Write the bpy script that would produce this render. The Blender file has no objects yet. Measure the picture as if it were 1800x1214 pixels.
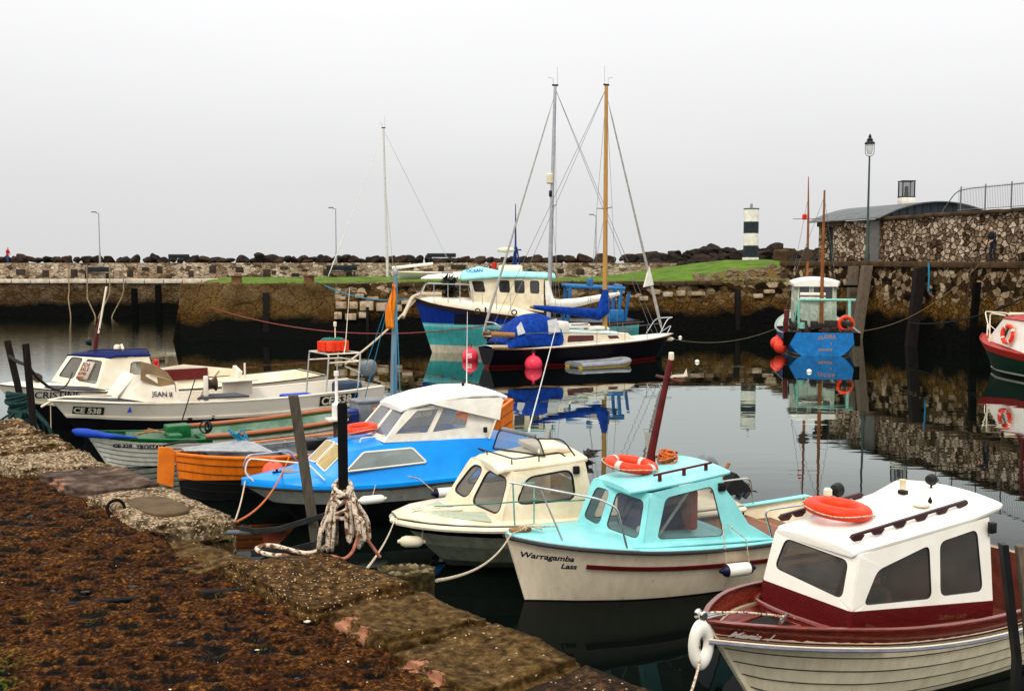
import bpy, bmesh, math, random
import numpy as np
from math import radians as R, sin, cos, pi
from mathutils import Vector, Matrix, noise
from mathutils.bvhtree import BVHTree

# ------------------------------------------------------------------ camera, sky, sun, exposure
SC = bpy.context.scene
COL = SC.collection
cam = bpy.data.objects.new('camera', bpy.data.cameras.new('camera'))
COL.objects.link(cam)
cam.location = (0, 0, 4.7)
cam.rotation_euler = (R(90) - math.atan(149 / 1900), 0, 0)
cam.data.sensor_width = 36
cam.data.lens = 38.0
cam.data.clip_start = 0.1
cam.data.clip_end = 6000
SC.camera = cam

SUN_EL, SUN_AZ = 52, 200           # overcast: a broad, weak sun behind the viewer
W = bpy.data.worlds.new('World'); SC.world = W; W.use_nodes = True
nt = W.node_tree; nt.nodes.clear()
wo = nt.nodes.new('ShaderNodeOutputWorld'); bg = nt.nodes.new('ShaderNodeBackground')
sky = nt.nodes.new('ShaderNodeTexSky'); sky.sky_type = 'NISHITA'; sky.sun_disc = False
sky.sun_elevation = R(SUN_EL); sky.sun_rotation = R(SUN_AZ); sky.air_density = 1.0; sky.dust_density = 6.0
hsv = nt.nodes.new('ShaderNodeHueSaturation'); hsv.inputs['Saturation'].default_value = 0.12
nt.links.new(sky.outputs[0], hsv.inputs['Color'])
tc = nt.nodes.new('ShaderNodeTexCoord'); sx = nt.nodes.new('ShaderNodeSeparateXYZ')
nt.links.new(tc.outputs['Generated'], sx.inputs[0])
# a veil of even cloud: greyer at the horizon, brighter overhead
nz = nt.nodes.new('ShaderNodeTexNoise'); nz.inputs['Scale'].default_value = 1.6; nz.inputs['Detail'].default_value = 3
mp = nt.nodes.new('ShaderNodeMapping'); mp.inputs['Scale'].default_value = (1, 1, 3.5)
nt.links.new(tc.outputs['Generated'], mp.inputs[0]); nt.links.new(mp.outputs[0], nz.inputs['Vector'])
ma = nt.nodes.new('ShaderNodeMath'); ma.operation = 'MULTIPLY_ADD'; ma.inputs[1].default_value = 0.11; ma.inputs[2].default_value = -0.055
nt.links.new(nz.outputs[0], ma.inputs[0])
ad = nt.nodes.new('ShaderNodeMath'); ad.operation = 'ADD'
nt.links.new(sx.outputs[2], ad.inputs[0]); nt.links.new(ma.outputs[0], ad.inputs[1])
cr = nt.nodes.new('ShaderNodeValToRGB')
nt.links.new(ad.outputs[0], cr.inputs[0])
els = cr.color_ramp.elements
els[0].position = 0.0; els[0].color = (6.35, 6.35, 6.4, 1)
els[1].position = 1.0; els[1].color = (20, 19.6, 19, 1)
for p_, v in ((0.07, 6.75), (0.15, 7.6), (0.25, 8.8), (0.42, 11.5)):
    e = els.new(p_); e.color = (v * 1.0, v * 1.0, v * 1.01, 1)
mx = nt.nodes.new('ShaderNodeMix'); mx.data_type = 'RGBA'; mx.inputs[0].default_value = 0.9
nt.links.new(hsv.outputs[0], mx.inputs[6]); nt.links.new(cr.outputs[0], mx.inputs[7])
nt.links.new(mx.outputs[2], bg.inputs['Color']); bg.inputs['Strength'].default_value = 0.1
nt.links.new(bg.outputs[0], wo.inputs[0])

sl = bpy.data.lights.new('sun', 'SUN'); sl.energy = 1.3; sl.angle = R(14); sl.color = (1, 0.93, 0.80)
so = bpy.data.objects.new('sun', sl); COL.objects.link(so)
so.rotation_euler = (R(90 - SUN_EL), 0, R(-20))
SC.view_settings.view_transform = 'Standard'; SC.view_settings.look = 'None'
SC.view_settings.gamma = 1; SC.view_settings.use_curve_mapping = False
SC.view_settings.exposure = 0.3

# ------------------------------------------------------------------ helpers
rnd = random.Random(7)
def V(*a): return Vector(a)

MATS = {}
def mat(name, c1, c2=None, scale=6.0, rough=0.5, metal=0.0, bump=0.0, bscale=None, contrast=(0.35, 0.65),
        stretch=(1, 1, 1), spec=0.2, coat=0.0, detail=6.0):
    """one procedural paint/stone/cloth: two colours mixed by noise, plus a fine bump"""
    if name in MATS: return MATS[name]
    m = bpy.data.materials.new(name); m.use_nodes = True; MATS[name] = m
    t = m.node_tree; b = t.nodes['Principled BSDF']
    b.inputs['Roughness'].default_value = rough; b.inputs['Metallic'].default_value = metal
    b.inputs['Specular IOR Level'].default_value = spec
    if coat: b.inputs['Coat Weight'].default_value = coat; b.inputs['Coat Roughness'].default_value = 0.1
    c2 = c2 or tuple(v * 0.8 for v in c1)
    tcn = t.nodes.new('ShaderNodeTexCoord'); mpn = t.nodes.new('ShaderNodeMapping')
    mpn.inputs['Scale'].default_value = stretch
    t.links.new(tcn.outputs['Object'], mpn.inputs[0])
    n = t.nodes.new('ShaderNodeTexNoise'); n.inputs['Scale'].default_value = scale; n.inputs['Detail'].default_value = detail
    n.inputs['Roughness'].default_value = 0.6
    t.links.new(mpn.outputs[0], n.inputs['Vector'])
    r = t.nodes.new('ShaderNodeValToRGB'); t.links.new(n.outputs[0], r.inputs[0])
    r.color_ramp.elements[0].position, r.color_ramp.elements[1].position = contrast
    r.color_ramp.elements[0].color = (*c2, 1); r.color_ramp.elements[1].color = (*c1, 1)
    t.links.new(r.outputs[0], b.inputs['Base Color'])
    if bump:
        n2 = t.nodes.new('ShaderNodeTexNoise'); n2.inputs['Scale'].default_value = bscale or scale * 4; n2.inputs['Detail'].default_value = 5
        t.links.new(mpn.outputs[0], n2.inputs['Vector'])
        bp = t.nodes.new('ShaderNodeBump'); bp.inputs['Strength'].default_value = bump; bp.inputs['Distance'].default_value = 0.02
        t.links.new(n2.outputs[0], bp.inputs['Height']); t.links.new(bp.outputs[0], b.inputs['Normal'])
    return m

def hull_mat(name, bands, dirt=0.25, rough=0.35, spec=.25):
    """boat paint: colours change at heights over the waterline (painted boot tops), with streaky dirt"""
    m = bpy.data.materials.new(name); m.use_nodes = True
    t = m.node_tree; b = t.nodes['Principled BSDF']; b.inputs['Roughness'].default_value = rough; b.inputs['Specular IOR Level'].default_value = spec
    tcn = t.nodes.new('ShaderNodeTexCoord'); s = t.nodes.new('ShaderNodeSeparateXYZ')
    t.links.new(tcn.outputs['Object'], s.inputs[0])
    a = t.nodes.new('ShaderNodeMath'); a.operation = 'MULTIPLY_ADD'; a.inputs[1].default_value = 0.2; a.inputs[2].default_value = 0.2
    t.links.new(s.outputs[2], a.inputs[0])
    r = t.nodes.new('ShaderNodeValToRGB'); r.color_ramp.interpolation = 'CONSTANT'
    t.links.new(a.outputs[0], r.inputs[0])
    e = r.color_ramp.elements
    e[0].position = 0; e[0].color = (*bands[0][1], 1)
    e[1].position = bands[1][0] * 0.2 + 0.2; e[1].color = (*bands[1][1], 1)
    for z, c in bands[2:]:
        q = e.new(z * 0.2 + 0.2); q.color = (*c, 1)
    mpn = t.nodes.new('ShaderNodeMapping'); mpn.inputs['Scale'].default_value = (7, 7, 1.3)
    t.links.new(tcn.outputs['Object'], mpn.inputs[0])
    n = t.nodes.new('ShaderNodeTexNoise'); n.inputs['Scale'].default_value = 1.0; n.inputs['Detail'].default_value = 8; n.inputs['Roughness'].default_value = 0.65
    t.links.new(mpn.outputs[0], n.inputs['Vector'])
    r2 = t.nodes.new('ShaderNodeValToRGB'); t.links.new(n.outputs[0], r2.inputs[0])
    r2.color_ramp.elements[0].position = 0.38; r2.color_ramp.elements[1].position = 0.62
    r2.color_ramp.elements[0].color = (1 - dirt, 1 - dirt * 1.1, 1 - dirt * 1.35, 1); r2.color_ramp.elements[1].color = (1, 1, 1, 1)
    mxn = t.nodes.new('ShaderNodeMix'); mxn.data_type = 'RGBA'; mxn.blend_type = 'MULTIPLY'; mxn.inputs[0].default_value = 1
    t.links.new(r.outputs[0], mxn.inputs[6]); t.links.new(r2.outputs[0], mxn.inputs[7])
    mp3 = t.nodes.new('ShaderNodeMapping'); mp3.inputs['Scale'].default_value = (13, 13, .9); t.links.new(tcn.outputs['Object'], mp3.inputs[0])
    n3 = t.nodes.new('ShaderNodeTexNoise'); n3.inputs['Scale'].default_value = 1.0; n3.inputs['Detail'].default_value = 3; t.links.new(mp3.outputs[0], n3.inputs['Vector'])
    r3 = t.nodes.new('ShaderNodeMapRange'); r3.inputs[1].default_value = .66; r3.inputs[2].default_value = .80; r3.inputs[3].default_value = 0; r3.inputs[4].default_value = .55; t.links.new(n3.outputs[0], r3.inputs[0])
    mx3 = t.nodes.new('ShaderNodeMix'); mx3.data_type = 'RGBA'; mx3.blend_type = 'MULTIPLY'; t.links.new(r3.outputs[0], mx3.inputs[0]); t.links.new(mxn.outputs[2], mx3.inputs[6]); mx3.inputs[7].default_value = (.45, .26, .12, 1)
    t.links.new(mx3.outputs[2], b.inputs['Base Color'])
    bp = t.nodes.new('ShaderNodeBump'); bp.inputs['Strength'].default_value = 0.12; bp.inputs['Distance'].default_value = 0.02
    t.links.new(n.outputs[0], bp.inputs['Height']); t.links.new(bp.outputs[0], b.inputs['Normal'])
    return m

def glass_mat(name, tint=(0.5, 0.52, 0.5), film=0.25, filmcol=(0.12, 0.12, 0.11)):
    """a salty window pane: see-through, glossy at grazing angles, with a thin uneven film of dirt"""
    if name in MATS: return MATS[name]
    m = bpy.data.materials.new(name); m.use_nodes = True; MATS[name] = m
    t = m.node_tree; t.nodes.clear()
    o = t.nodes.new('ShaderNodeOutputMaterial'); tr = t.nodes.new('ShaderNodeBsdfTransparent'); tr.inputs[0].default_value = (*tint, 1)
    gl = t.nodes.new('ShaderNodeBsdfGlossy'); gl.inputs['Roughness'].default_value = 0.04; gl.inputs[0].default_value = (0.9, 0.9, 0.9, 1)
    lw = t.nodes.new('ShaderNodeLayerWeight'); lw.inputs[0].default_value = .5
    pw = t.nodes.new('ShaderNodeMath'); pw.operation = 'POWER'; pw.inputs[1].default_value = 4.0; t.links.new(lw.outputs['Facing'], pw.inputs[0])
    fr = t.nodes.new('ShaderNodeMath'); fr.operation = 'MULTIPLY_ADD'; fr.inputs[1].default_value = .75; fr.inputs[2].default_value = .05; t.links.new(pw.outputs[0], fr.inputs[0])
    df = t.nodes.new('ShaderNodeBsdfDiffuse'); df.inputs[0].default_value = (*filmcol, 1)
    tcn = t.nodes.new('ShaderNodeTexCoord'); n = t.nodes.new('ShaderNodeTexNoise'); n.inputs['Scale'].default_value = 3.5; n.inputs['Detail'].default_value = 5
    t.links.new(tcn.outputs['Object'], n.inputs['Vector'])
    a = t.nodes.new('ShaderNodeMath'); a.operation = 'MULTIPLY'; a.inputs[1].default_value = film * 2
    t.links.new(n.outputs[0], a.inputs[0])
    m1 = t.nodes.new('ShaderNodeMixShader'); m2 = t.nodes.new('ShaderNodeMixShader')
    t.links.new(a.outputs[0], m1.inputs[0]); t.links.new(tr.outputs[0], m1.inputs[1]); t.links.new(df.outputs[0], m1.inputs[2])
    t.links.new(fr.outputs[0], m2.inputs[0]); t.links.new(m1.outputs[0], m2.inputs[1]); t.links.new(gl.outputs[0], m2.inputs[2])
    t.links.new(m2.outputs[0], o.inputs[0])
    return m

def frame_along(pts, closed=False):
    n = len(pts); T = []
    for i in range(n):
        a = pts[(i - 1) % n] if (closed or i > 0) else pts[i]
        b = pts[(i + 1) % n] if (closed or i < n - 1) else pts[i]
        d = (b - a)
        T.append(d.normalized() if d.length > 1e-9 else Vector((0, 0, 1)))
    u = Vector((0, 0, 1)) if abs(T[0].z) < 0.9 else Vector((1, 0, 0))
    N = []
    nrm = (u - T[0] * u.dot(T[0])).normalized()
    for i in range(n):
        nrm = nrm - T[i] * nrm.dot(T[i])
        if nrm.length < 1e-6: nrm = T[i].orthogonal()
        nrm.normalize(); N.append((nrm.copy(), T[i].cross(nrm)))
    return T, N

class MB:
    def __init__(s): s.v = []; s.f = []; s.M = Matrix()
    def add(s, vs, fs):
        o = len(s.v); M = s.M
        s.v += [tuple(M @ Vector(p)) for p in vs]; s.f += [tuple(o + i for i in f) for f in fs]
        return s
    def box(s, c, d, bev=0.0, rot=None):
        bm = bmesh.new(); bmesh.ops.create_cube(bm, size=1)
        for v in bm.verts: v.co = Vector((v.co.x * d[0], v.co.y * d[1], v.co.z * d[2]))
        if bev: bmesh.ops.bevel(bm, geom=bm.edges[:], offset=bev, segments=2, affect='EDGES', profile=0.5)
        if rot is not None:
            Rm = rot if isinstance(rot, Matrix) else Matrix.Rotation(rot, 4, 'Z')
            for v in bm.verts: v.co = Rm @ v.co
        bm.verts.index_update()
        s.add([v.co + Vector(c) for v in bm.verts], [[v.index for v in f.verts] for f in bm.faces]); bm.free(); return s
    def tube(s, pts, r, n=8, closed=False, caps=True):
        pts = [Vector(p) for p in pts]; T, N = frame_along(pts, closed); m = len(pts)
        rr = r if isinstance(r, (list, tuple)) else [r] * m
        vs = []
        for i, p in enumerate(pts):
            for k in range(n):
                a = 2 * pi * k / n; vs.append(p + (N[i][0] * cos(a) + N[i][1] * sin(a)) * rr[i])
        fs = []
        for i in range(m if closed else m - 1):
            j = (i + 1) % m
            for k in range(n): fs.append((i * n + k, i * n + (k + 1) % n, j * n + (k + 1) % n, j * n + k))
        if caps and not closed: fs += [tuple(range(n))[::-1], tuple((m - 1) * n + k for k in range(n))]
        return s.add(vs, fs)
    def sweep(s, pts, prof, closed=False):
        """profile (out, up) swept along a nearly horizontal path; out = side normal given per path"""
        pts = [Vector(p) for p in pts]; m = len(pts); n = len(prof); vs = []
        for i, p in enumerate(pts):
            a = pts[max(i - 1, 0)]; b = pts[min(i + 1, m - 1)]
            if closed: a = pts[(i - 1) % m]; b = pts[(i + 1) % m]
            d = b - a; o = Vector((d.y, -d.x, 0)); o = o.normalized() if o.length > 1e-6 else Vector((0, -1, 0))
            for (q, w) in prof: vs.append(p + o * q + Vector((0, 0, w)))
        fs = []
        for i in range(m if closed else m - 1):
            j = (i + 1) % m
            for k in range(n): fs.append((i * n + k, i * n + (k + 1) % n, j * n + (k + 1) % n, j * n + k))
        if not closed: fs += [tuple(range(n))[::-1], tuple((m - 1) * n + k for k in range(n))]
        return s.add(vs, fs)
    def loft(s, rings, closed=True, caps=True):
        n = len(rings[0]); vs = [p for r_ in rings for p in r_]; fs = []
        for i in range(len(rings) - 1):
            for k in range(n if closed else n - 1):
                fs.append((i * n + k, i * n + (k + 1) % n, (i + 1) * n + (k + 1) % n, (i + 1) * n + k))
        if caps and closed: fs += [tuple(range(n))[::-1], tuple((len(rings) - 1) * n + k for k in range(n))]
        return s.add(vs, fs)
    def lathe(s, prof, c=(0, 0, 0), axis='Z', n=20):
        vs = []; c = Vector(c)
        for r_, z in prof:
            for k in range(n):
                a = 2 * pi * k / n; p = (r_ * cos(a), r_ * sin(a), z)
                if axis == 'X': p = (p[2], p[0], p[1])
                if axis == 'Y': p = (p[1], p[2], p[0])
                vs.append(c + Vector(p))
        fs = []
        m = len(prof)
        for i in range(m - 1):
            for k in range(n): fs.append((i * n + k, i * n + (k + 1) % n, (i + 1) * n + (k + 1) % n, (i + 1) * n + k))
        fs += [tuple(range(n))[::-1], tuple((m - 1) * n + k for k in range(n))]
        return s.add(vs, fs)
    def torus(s, c, Rr, r, tilt=None, n=40, k=14, a0=0.0, a1=2 * pi, sz=1.0):
        T = tilt or Matrix(); vs = []; full = abs(a1 - a0 - 2 * pi) < 1e-6
        m = n if full else n + 1
        for i in range(m):
            a = a0 + (a1 - a0) * i / n
            for j in range(k):
                b = 2 * pi * j / k; q = Rr + r * cos(b)
                vs.append(T @ Vector((q * cos(a), q * sin(a), r * sin(b) * sz)) + Vector(c))
        fs = []
        for i in range(n):
            i2 = (i + 1) % m
            for j in range(k): fs.append((i * k + j, i2 * k + j, i2 * k + (j + 1) % k, i * k + (j + 1) % k))
        if not full: fs += [tuple(range(k))[::-1], tuple((m - 1) * k + j for j in range(k))]
        return s.add(vs, fs)
    def quad(s, a, b, c, d): return s.add([a, b, c, d], [(0, 1, 2, 3)])
    def prism(s, poly, vec):
        n = len(poly); vec = Vector(vec)
        vs = [Vector(p) for p in poly] + [Vector(p) + vec for p in poly]
        return s.add(vs, [tuple(range(n)), tuple(range(2 * n - 1, n - 1, -1))] + [(i, (i + 1) % n, n + (i + 1) % n, n + i) for i in range(n)])
    def build(s, name, m, parent=None, smooth=35, bevel=0, solid=0, subs=0, loc=None, rot=None):
        me = bpy.data.meshes.new(name); me.from_pydata(s.v, [], s.f)
        bm = bmesh.new(); bm.from_mesh(me); bmesh.ops.recalc_face_normals(bm, faces=bm.faces[:]); bm.to_mesh(me); bm.free()
        for x in (m if isinstance(m, (list, tuple)) else [m]): me.materials.append(x)
        if smooth:
            me.polygons.foreach_set('use_smooth', [True] * len(me.polygons))
            me.set_sharp_from_angle(angle=R(smooth))
        o = bpy.data.objects.new(name, me); COL.objects.link(o)
        if parent is not None: o.parent = parent
        if loc is not None: o.location = loc
        if rot is not None: o.rotation_euler = rot
        if solid:
            q = o.modifiers.new('solid', 'SOLIDIFY'); q.thickness = solid; q.offset = 0
        if bevel:
            q = o.modifiers.new('bevel', 'BEVEL'); q.width = bevel; q.segments = 2; q.limit_method = 'ANGLE'; q.angle_limit = R(40)
        if subs:
            q = o.modifiers.new('subs', 'SUBSURF'); q.levels = subs; q.render_levels = subs
        return o

def tag(o, label=None, cat=None, group=None, kind=None):
    if label: o['label'] = label
    if cat: o['category'] = cat
    if group: o['group'] = group
    if kind: o['kind'] = kind
    return o
def empty(name, loc, rz=0.0, label=None, cat=None, group=None):
    o = bpy.data.objects.new(name, None); COL.objects.link(o); o.location = loc; o.rotation_euler = (0, 0, rz)
    o.empty_display_size = 0.2
    return tag(o, label, cat, group)
def copy_tree(o, parent=None):
    c = o.copy(); COL.objects.link(c)
    if parent is not None: c.parent = parent
    for ch in list(o.children): copy_tree(ch, c)
    return c

def sm(xs, vs, x):
    """smooth interpolation through a table"""
    if x <= xs[0]: return vs[0]
    if x >= xs[-1]: return vs[-1]
    n = len(xs)
    for i in range(n - 1):
        if x <= xs[i + 1]: break
    def sl_(j):
        if j == 0: return (vs[1] - vs[0]) / (xs[1] - xs[0])
        if j == n - 1: return (vs[-1] - vs[-2]) / (xs[-1] - xs[-2])
        return (vs[j + 1] - vs[j - 1]) / (xs[j + 1] - xs[j - 1])
    h = xs[i + 1] - xs[i]; t = (x - xs[i]) / h
    return ((2 * t ** 3 - 3 * t * t + 1) * vs[i] + (t ** 3 - 2 * t * t + t) * h * sl_(i)
            + (-2 * t ** 3 + 3 * t * t) * vs[i + 1] + (t ** 3 - t * t) * h * sl_(i + 1))

def text_geo(s, size, shear=0.0, weight=0.0, space=1.0):
    cu = bpy.data.curves.new('lettering', 'FONT'); cu.body = s; cu.size = size; cu.shear = shear; cu.offset = weight
    cu.resolution_u = 4; cu.space_character = space
    ob = bpy.data.objects.new('lettering', cu); COL.objects.link(ob)
    bpy.context.view_layer.update()
    me = bpy.data.meshes.new_from_object(ob.evaluated_get(bpy.context.evaluated_depsgraph_get()))
    bm = bmesh.new(); bm.from_mesh(me)
    bmesh.ops.triangulate(bm, faces=bm.faces[:])
    bmesh.ops.remove_doubles(bm, verts=bm.verts[:], dist=1e-5)
    bm.verts.index_update()
    vs = [(v.co.x, v.co.y) for v in bm.verts]; fs = [[v.index for v in f.verts] for f in bm.faces]
    bm.free(); bpy.data.meshes.remove(me); bpy.data.objects.remove(ob); bpy.data.curves.remove(cu)
    return vs, fs

# ------------------------------------------------------------------ boats
class Boat:
    """local frame: x runs aft from the stem, y to the far side, z up from the waterline"""
    def __init__(s, name, label, cat, X, Y, A, xs, b, sh, k, e, rake=0.3, group=None):
        s.root = empty(name, (X, Y, 0), R(A), label, cat, group)
        s.xs, s.b, s.sh, s.k, s.e = xs, b, sh, k, e
        s.L = xs[-1]; s.rake = rake; s.bvh = None
    def q(s, t, x): return sm(s.xs, t, x)
    def half(s, x, zz): return max(s.q(s.b, x), 0.0) * (max(zz, 0) ** s.q(s.e, x))
    def pt(s, x, zz, side, off=0.0):
        S, K = s.q(s.sh, x), s.q(s.k, x)
        z = K + (S - K) * zz; y = s.half(x, zz)
        w = max(0.0, 1 - x / (s.L * 0.3)) ** 1.5
        xo = x + s.rake * (1 - zz) * w - s.rake * 0.0
        return Vector((xo, side * (y + off), z))
    def hull(s, m, planks=0, nst=34, nz=14, name='hull'):
        rows = []
        if planks:
            zs = [0.0, 0.12] + [0.12 + 0.88 * i / planks for i in range(1, planks + 1)]
            for i in range(len(zs) - 1):
                rows += [(zs[i] - .004 * (i > 0), 0.004 if i else .018), (zs[i] + .006, 0.020), (zs[i + 1], 0.0)]
        else: rows = [((i / nz) ** 1.5, 0) for i in range(nz + 1)]
        X = [s.L * (i / nst) ** 1.35 for i in range(nst + 1)]
        mb = MB()
        for side in (-1, 1):
            ring = [[s.pt(x, zz, side, off) for zz, off in rows] for x in X]
            mb.loft(ring, closed=False, caps=False)
            if planks:   # flat faced stem post covers the plank ends
                pass
        ta = [s.pt(s.L, zz, -1) for zz, _ in rows] + [s.pt(s.L, zz, 1) for zz, _ in rows[::-1]]
        mb.add(ta, [tuple(range(len(ta)))])
        fr = [s.pt(0, zz, -1) for zz, _ in rows]; f2 = [s.pt(0, zz, 1) for zz, _ in rows]
        mb.loft([fr, f2], closed=False, caps=False)
        o = mb.build(name, m, s.root, smooth=30)
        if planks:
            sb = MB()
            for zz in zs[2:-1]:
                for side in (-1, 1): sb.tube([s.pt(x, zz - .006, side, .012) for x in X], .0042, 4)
            sb.build('plank_lap_shadows', mat('dark_seam', (.05, .045, .035), (.03, .025, .02)), o)  # dark tubes standing in for the shadow under each plank lap
        s.bvh = BVHTree.FromPolygons([Vector(p) for p in mb.v], mb.f)
        return o
    def yat(s, x, z, side=-1):
        h = s.bvh.ray_cast(Vector((x, side * 6, z)), Vector((0, -side, 0)))
        if h[0] is None: return s.q(s.b, x)
        return abs(h[0].y)
    def sheer(s, side, x0, x1, n=24, off=0.0, dz=0.0, zz=1.0):
        out = []
        for i in range(n + 1):
            x = x0 + (x1 - x0) * i / n; p = s.pt(x, zz, side, off); p.z += dz; out.append(p)
        return out
    def deck(s, x0, x1, m, dz=0.02, camber=0.05, inset=0.0, name='deck', n=14, hole=None):
        mb = MB(); rings = []
        for i in range(n + 1):
            x = x0 + (x1 - x0) * i / n; b = max(s.half(x, 1) - inset, 0.005); z = s.q(s.sh, x) - dz
            rings.append([Vector((x, b * v / 6, z + camber * (1 - (v / 6) ** 2) * min(1, b * 1.6))) for v in range(-6, 7)])
        mb.loft(rings, closed=False, caps=False)
        return mb.build(name, m, s.root, smooth=40, solid=0.02)
    def liner(s, x0, x1, floor, m, t=0.05, name='cockpit', mf=None, n=14):
        mb = MB()
        X = [x0 + (x1 - x0) * i / n for i in range(n + 1)]
        def ring(x):
            S, K = s.q(s.sh, x), s.q(s.k, x); out = []
            for i in range(7):
                z = S - 0.004 - (S - floor) * i / 6; zz = max((z - K) / (S - K), 0.02)
                out.append(Vector((x, -(max(s.half(x, zz) - t, 0.02)), z)))
            return out + [Vector((p.x, -p.y, p.z)) for p in out[::-1]]
        rg = [ring(x) for x in X]
        mb.loft(rg, closed=False, caps=False)
        for r_ in (rg[0], rg[-1]): mb.add(r_, [tuple(range(len(r_)))])
        return mb.build(name, m, s.root, smooth=30)
    def gunwale(s, x0, x1, m, w=0.07, h=0.05, up=0.02, name='gunwale', n=30, out=0.02, sides=(-1, 1), dz=0):
        for side in sides:
            mb = MB(); p = s.sheer(side, x0, x1, n, off=-w + out, dz=up + dz)
            prof = [(0, 0), (w, 0), (w, -h), (0, -h)] if side < 0 else [(0, 0), (-w, 0), (-w, -h), (0, -h)]
            prof = [(q, v) for q, v in prof]
            p2 = p
            mb.sweep(p2, prof)
            mb.build(name, m, s.root, smooth=30, bevel=0.008)
    def transom(s, m, z0=None, t=0.05, name='transom'):
        K, S = s.q(s.k, s.L), s.q(s.sh, s.L); mb = MB(); zz = [i / 8 for i in range(9)]
        a = [s.pt(s.L, v, -1) for v in zz] + [s.pt(s.L, v, 1) for v in zz[::-1]]
        mb.prism([p + Vector((0.004, 0, 0)) for p in a], (t, 0, 0)); return mb.build(name, m, s.root, bevel=0.006)
    def rub(s, m, r=0.03, x0=0.0, x1=None, dz=-0.05, sides=(-1, 1), name='rubbing_strake', zz=1.0, off=0.015):
        for side in sides:
            mb = MB(); mb.tube(s.sheer(side, x0, x1 or s.L, 36, off=off, dz=dz, zz=zz), r, 8); mb.build(name, m, s.root)
    def strip(s, m, x0, x1, z0, h, side=-1, t=0.012, name='stripe', n=24, curve=None):
        """a strip of painted or screwed-on material that follows the hull side at given heights"""
        mb = MB(); rg = []
        for i in range(n + 1):
            x = x0 + (x1 - x0) * i / n
            za = curve(x) if curve else z0
            a = s.yat(x, za, side); b = s.yat(x, za + h, side)
            rg.append([Vector((x, side * (a + t), za)), Vector((x, side * (b + t), za + h)), Vector((x, side * (b - 0.01), za + h)), Vector((x, side * (a - 0.01), za))])
        mb.loft(rg); return mb.build(name, m, s.root, bevel=0.004)
    def text(s, st, size, x0, z0, m, side=-1, slope=0.0, shear=0.0, weight=0.0, off=0.004, name='lettering', space=1.0, arc=0.0, parent=None):
        vs, fs = text_geo(st, size, shear, weight, space); mb = MB(); out = []
        wd = max(v[0] for v in vs)
        for u, v in vs:
            x = x0 + u * (1 if side < 0 else -1); z = z0 + v + slope * u + arc * (u / wd) * (1 - u / wd)
            out.append(Vector((x, side * (s.yat(x, z, side) + off), z)))
        mb.add(out, fs); return mb.build(name, m, parent or s.root, smooth=0)
    def board(s, m, x0, x1, z0, h, side=-1, slope=0.0, off=0.008, name='number_board'):
        mb = MB(); n = 12; rg = []
        for i in range(n + 1):
            x = x0 + (x1 - x0) * i / n; z = z0 + slope * (x - x0)
            rg.append([Vector((x, side * (s.yat(x, z + h * j / 3, side) + off), z + h * j / 3)) for j in range(4)])
        mb.loft(rg, closed=False, caps=False); return mb.build(name, m, s.root)
    def part(s, mb, name, m, **k): return mb.build(name, m, s.root, **k)

def round_poly(pts, r, k=5):
    out = []; n = len(pts)
    for i in range(n):
        a, b, c = Vector(pts[i - 1]), Vector(pts[i]), Vector(pts[(i + 1) % n])
        d1 = (a - b); d2 = (c - b); q = min(r, d1.length * 0.48, d2.length * 0.48)
        p0 = b + d1.normalized() * q; p2 = b + d2.normalized() * q
        for j in range(k + 1):
            t = j / k; out.append(p0 * (1 - t) ** 2 + b * 2 * t * (1 - t) + p2 * t * t)
    return out

def wall(mb, P00, P10, P11, P01, holes, r=0.07):
    """a wall panel with rounded window openings; holes = list of 4 (s,t) corners; returns the 3D rings of the openings"""
    P00, P10, P11, P01 = map(Vector, (P00, P10, P11, P01))
    def P(s_, t_): return (P00 * (1 - s_) + P10 * s_) * (1 - t_) + (P01 * (1 - s_) + P11 * s_) * t_
    if not holes:
        mb.add([P00, P10, P11, P01], [(0, 1, 2, 3)]); return []
    Wd = ((P10 - P00).length + (P11 - P01).length) / 2; Hd = ((P01 - P00).length + (P11 - P10).length) / 2
    hs = sorted(holes, key=lambda h: sum(q[0] for q in h))
    cuts = [0.0]
    for i in range(len(hs) - 1): cuts.append((max(q[0] for q in hs[i]) + min(q[0] for q in hs[i + 1])) / 2)
    cuts.append(1.0); rings = []
    for i, h in enumerate(hs):
        a, b = cuts[i], cuts[i + 1]
        poly = round_poly([(q[0] * Wd, q[1] * Hd) for q in h], r)
        cx = sum(p.x for p in poly) / len(poly); cy = sum(p.y for p in poly) / len(poly)
        A, B_ = a * Wd, b * Wd; outer = []
        for p in poly:
            dx, dy = p.x - cx, p.y - cy; t = 1e9
            if dx > 1e-9: t = min(t, (B_ - cx) / dx)
            if dx < -1e-9: t = min(t, (A - cx) / dx)
            if dy > 1e-9: t = min(t, (Hd - cy) / dy)
            if dy < -1e-9: t = min(t, (0 - cy) / dy)
            outer.append([cx + dx * t, cy + dy * t])
        for c in ((A, 0), (B_, 0), (B_, Hd), (A, Hd)):
            j = min(range(len(outer)), key=lambda j: (outer[j][0] - c[0]) ** 2 + (outer[j][1] - c[1]) ** 2)
            outer[j] = [c[0], c[1]]
        n = len(poly)
        ri = [P(p.x / Wd, p.y / Hd) for p in poly]; ro = [P(p[0] / Wd, p[1] / Hd) for p in outer]
        mb.add(ri + ro, [(j, (j + 1) % n, n + (j + 1) % n, n + j) for j in range(n)])
        rings.append(ri)
    return rings

def window(parent, ring, mframe, mglass, r=0.012, name='window', bulge=0.0):
    mb = MB(); mb.tube(ring, r, 8, closed=True)
    f = mb.build(name, mframe, parent)
    g = MB(); c = sum(ring, Vector()) / len(ring)
    vs = [c + (p - c) * 0.995 for p in ring]
    g.add(vs, [tuple(range(len(vs)))]); g.build('pane', mglass, f, smooth=0)
    return f

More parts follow.
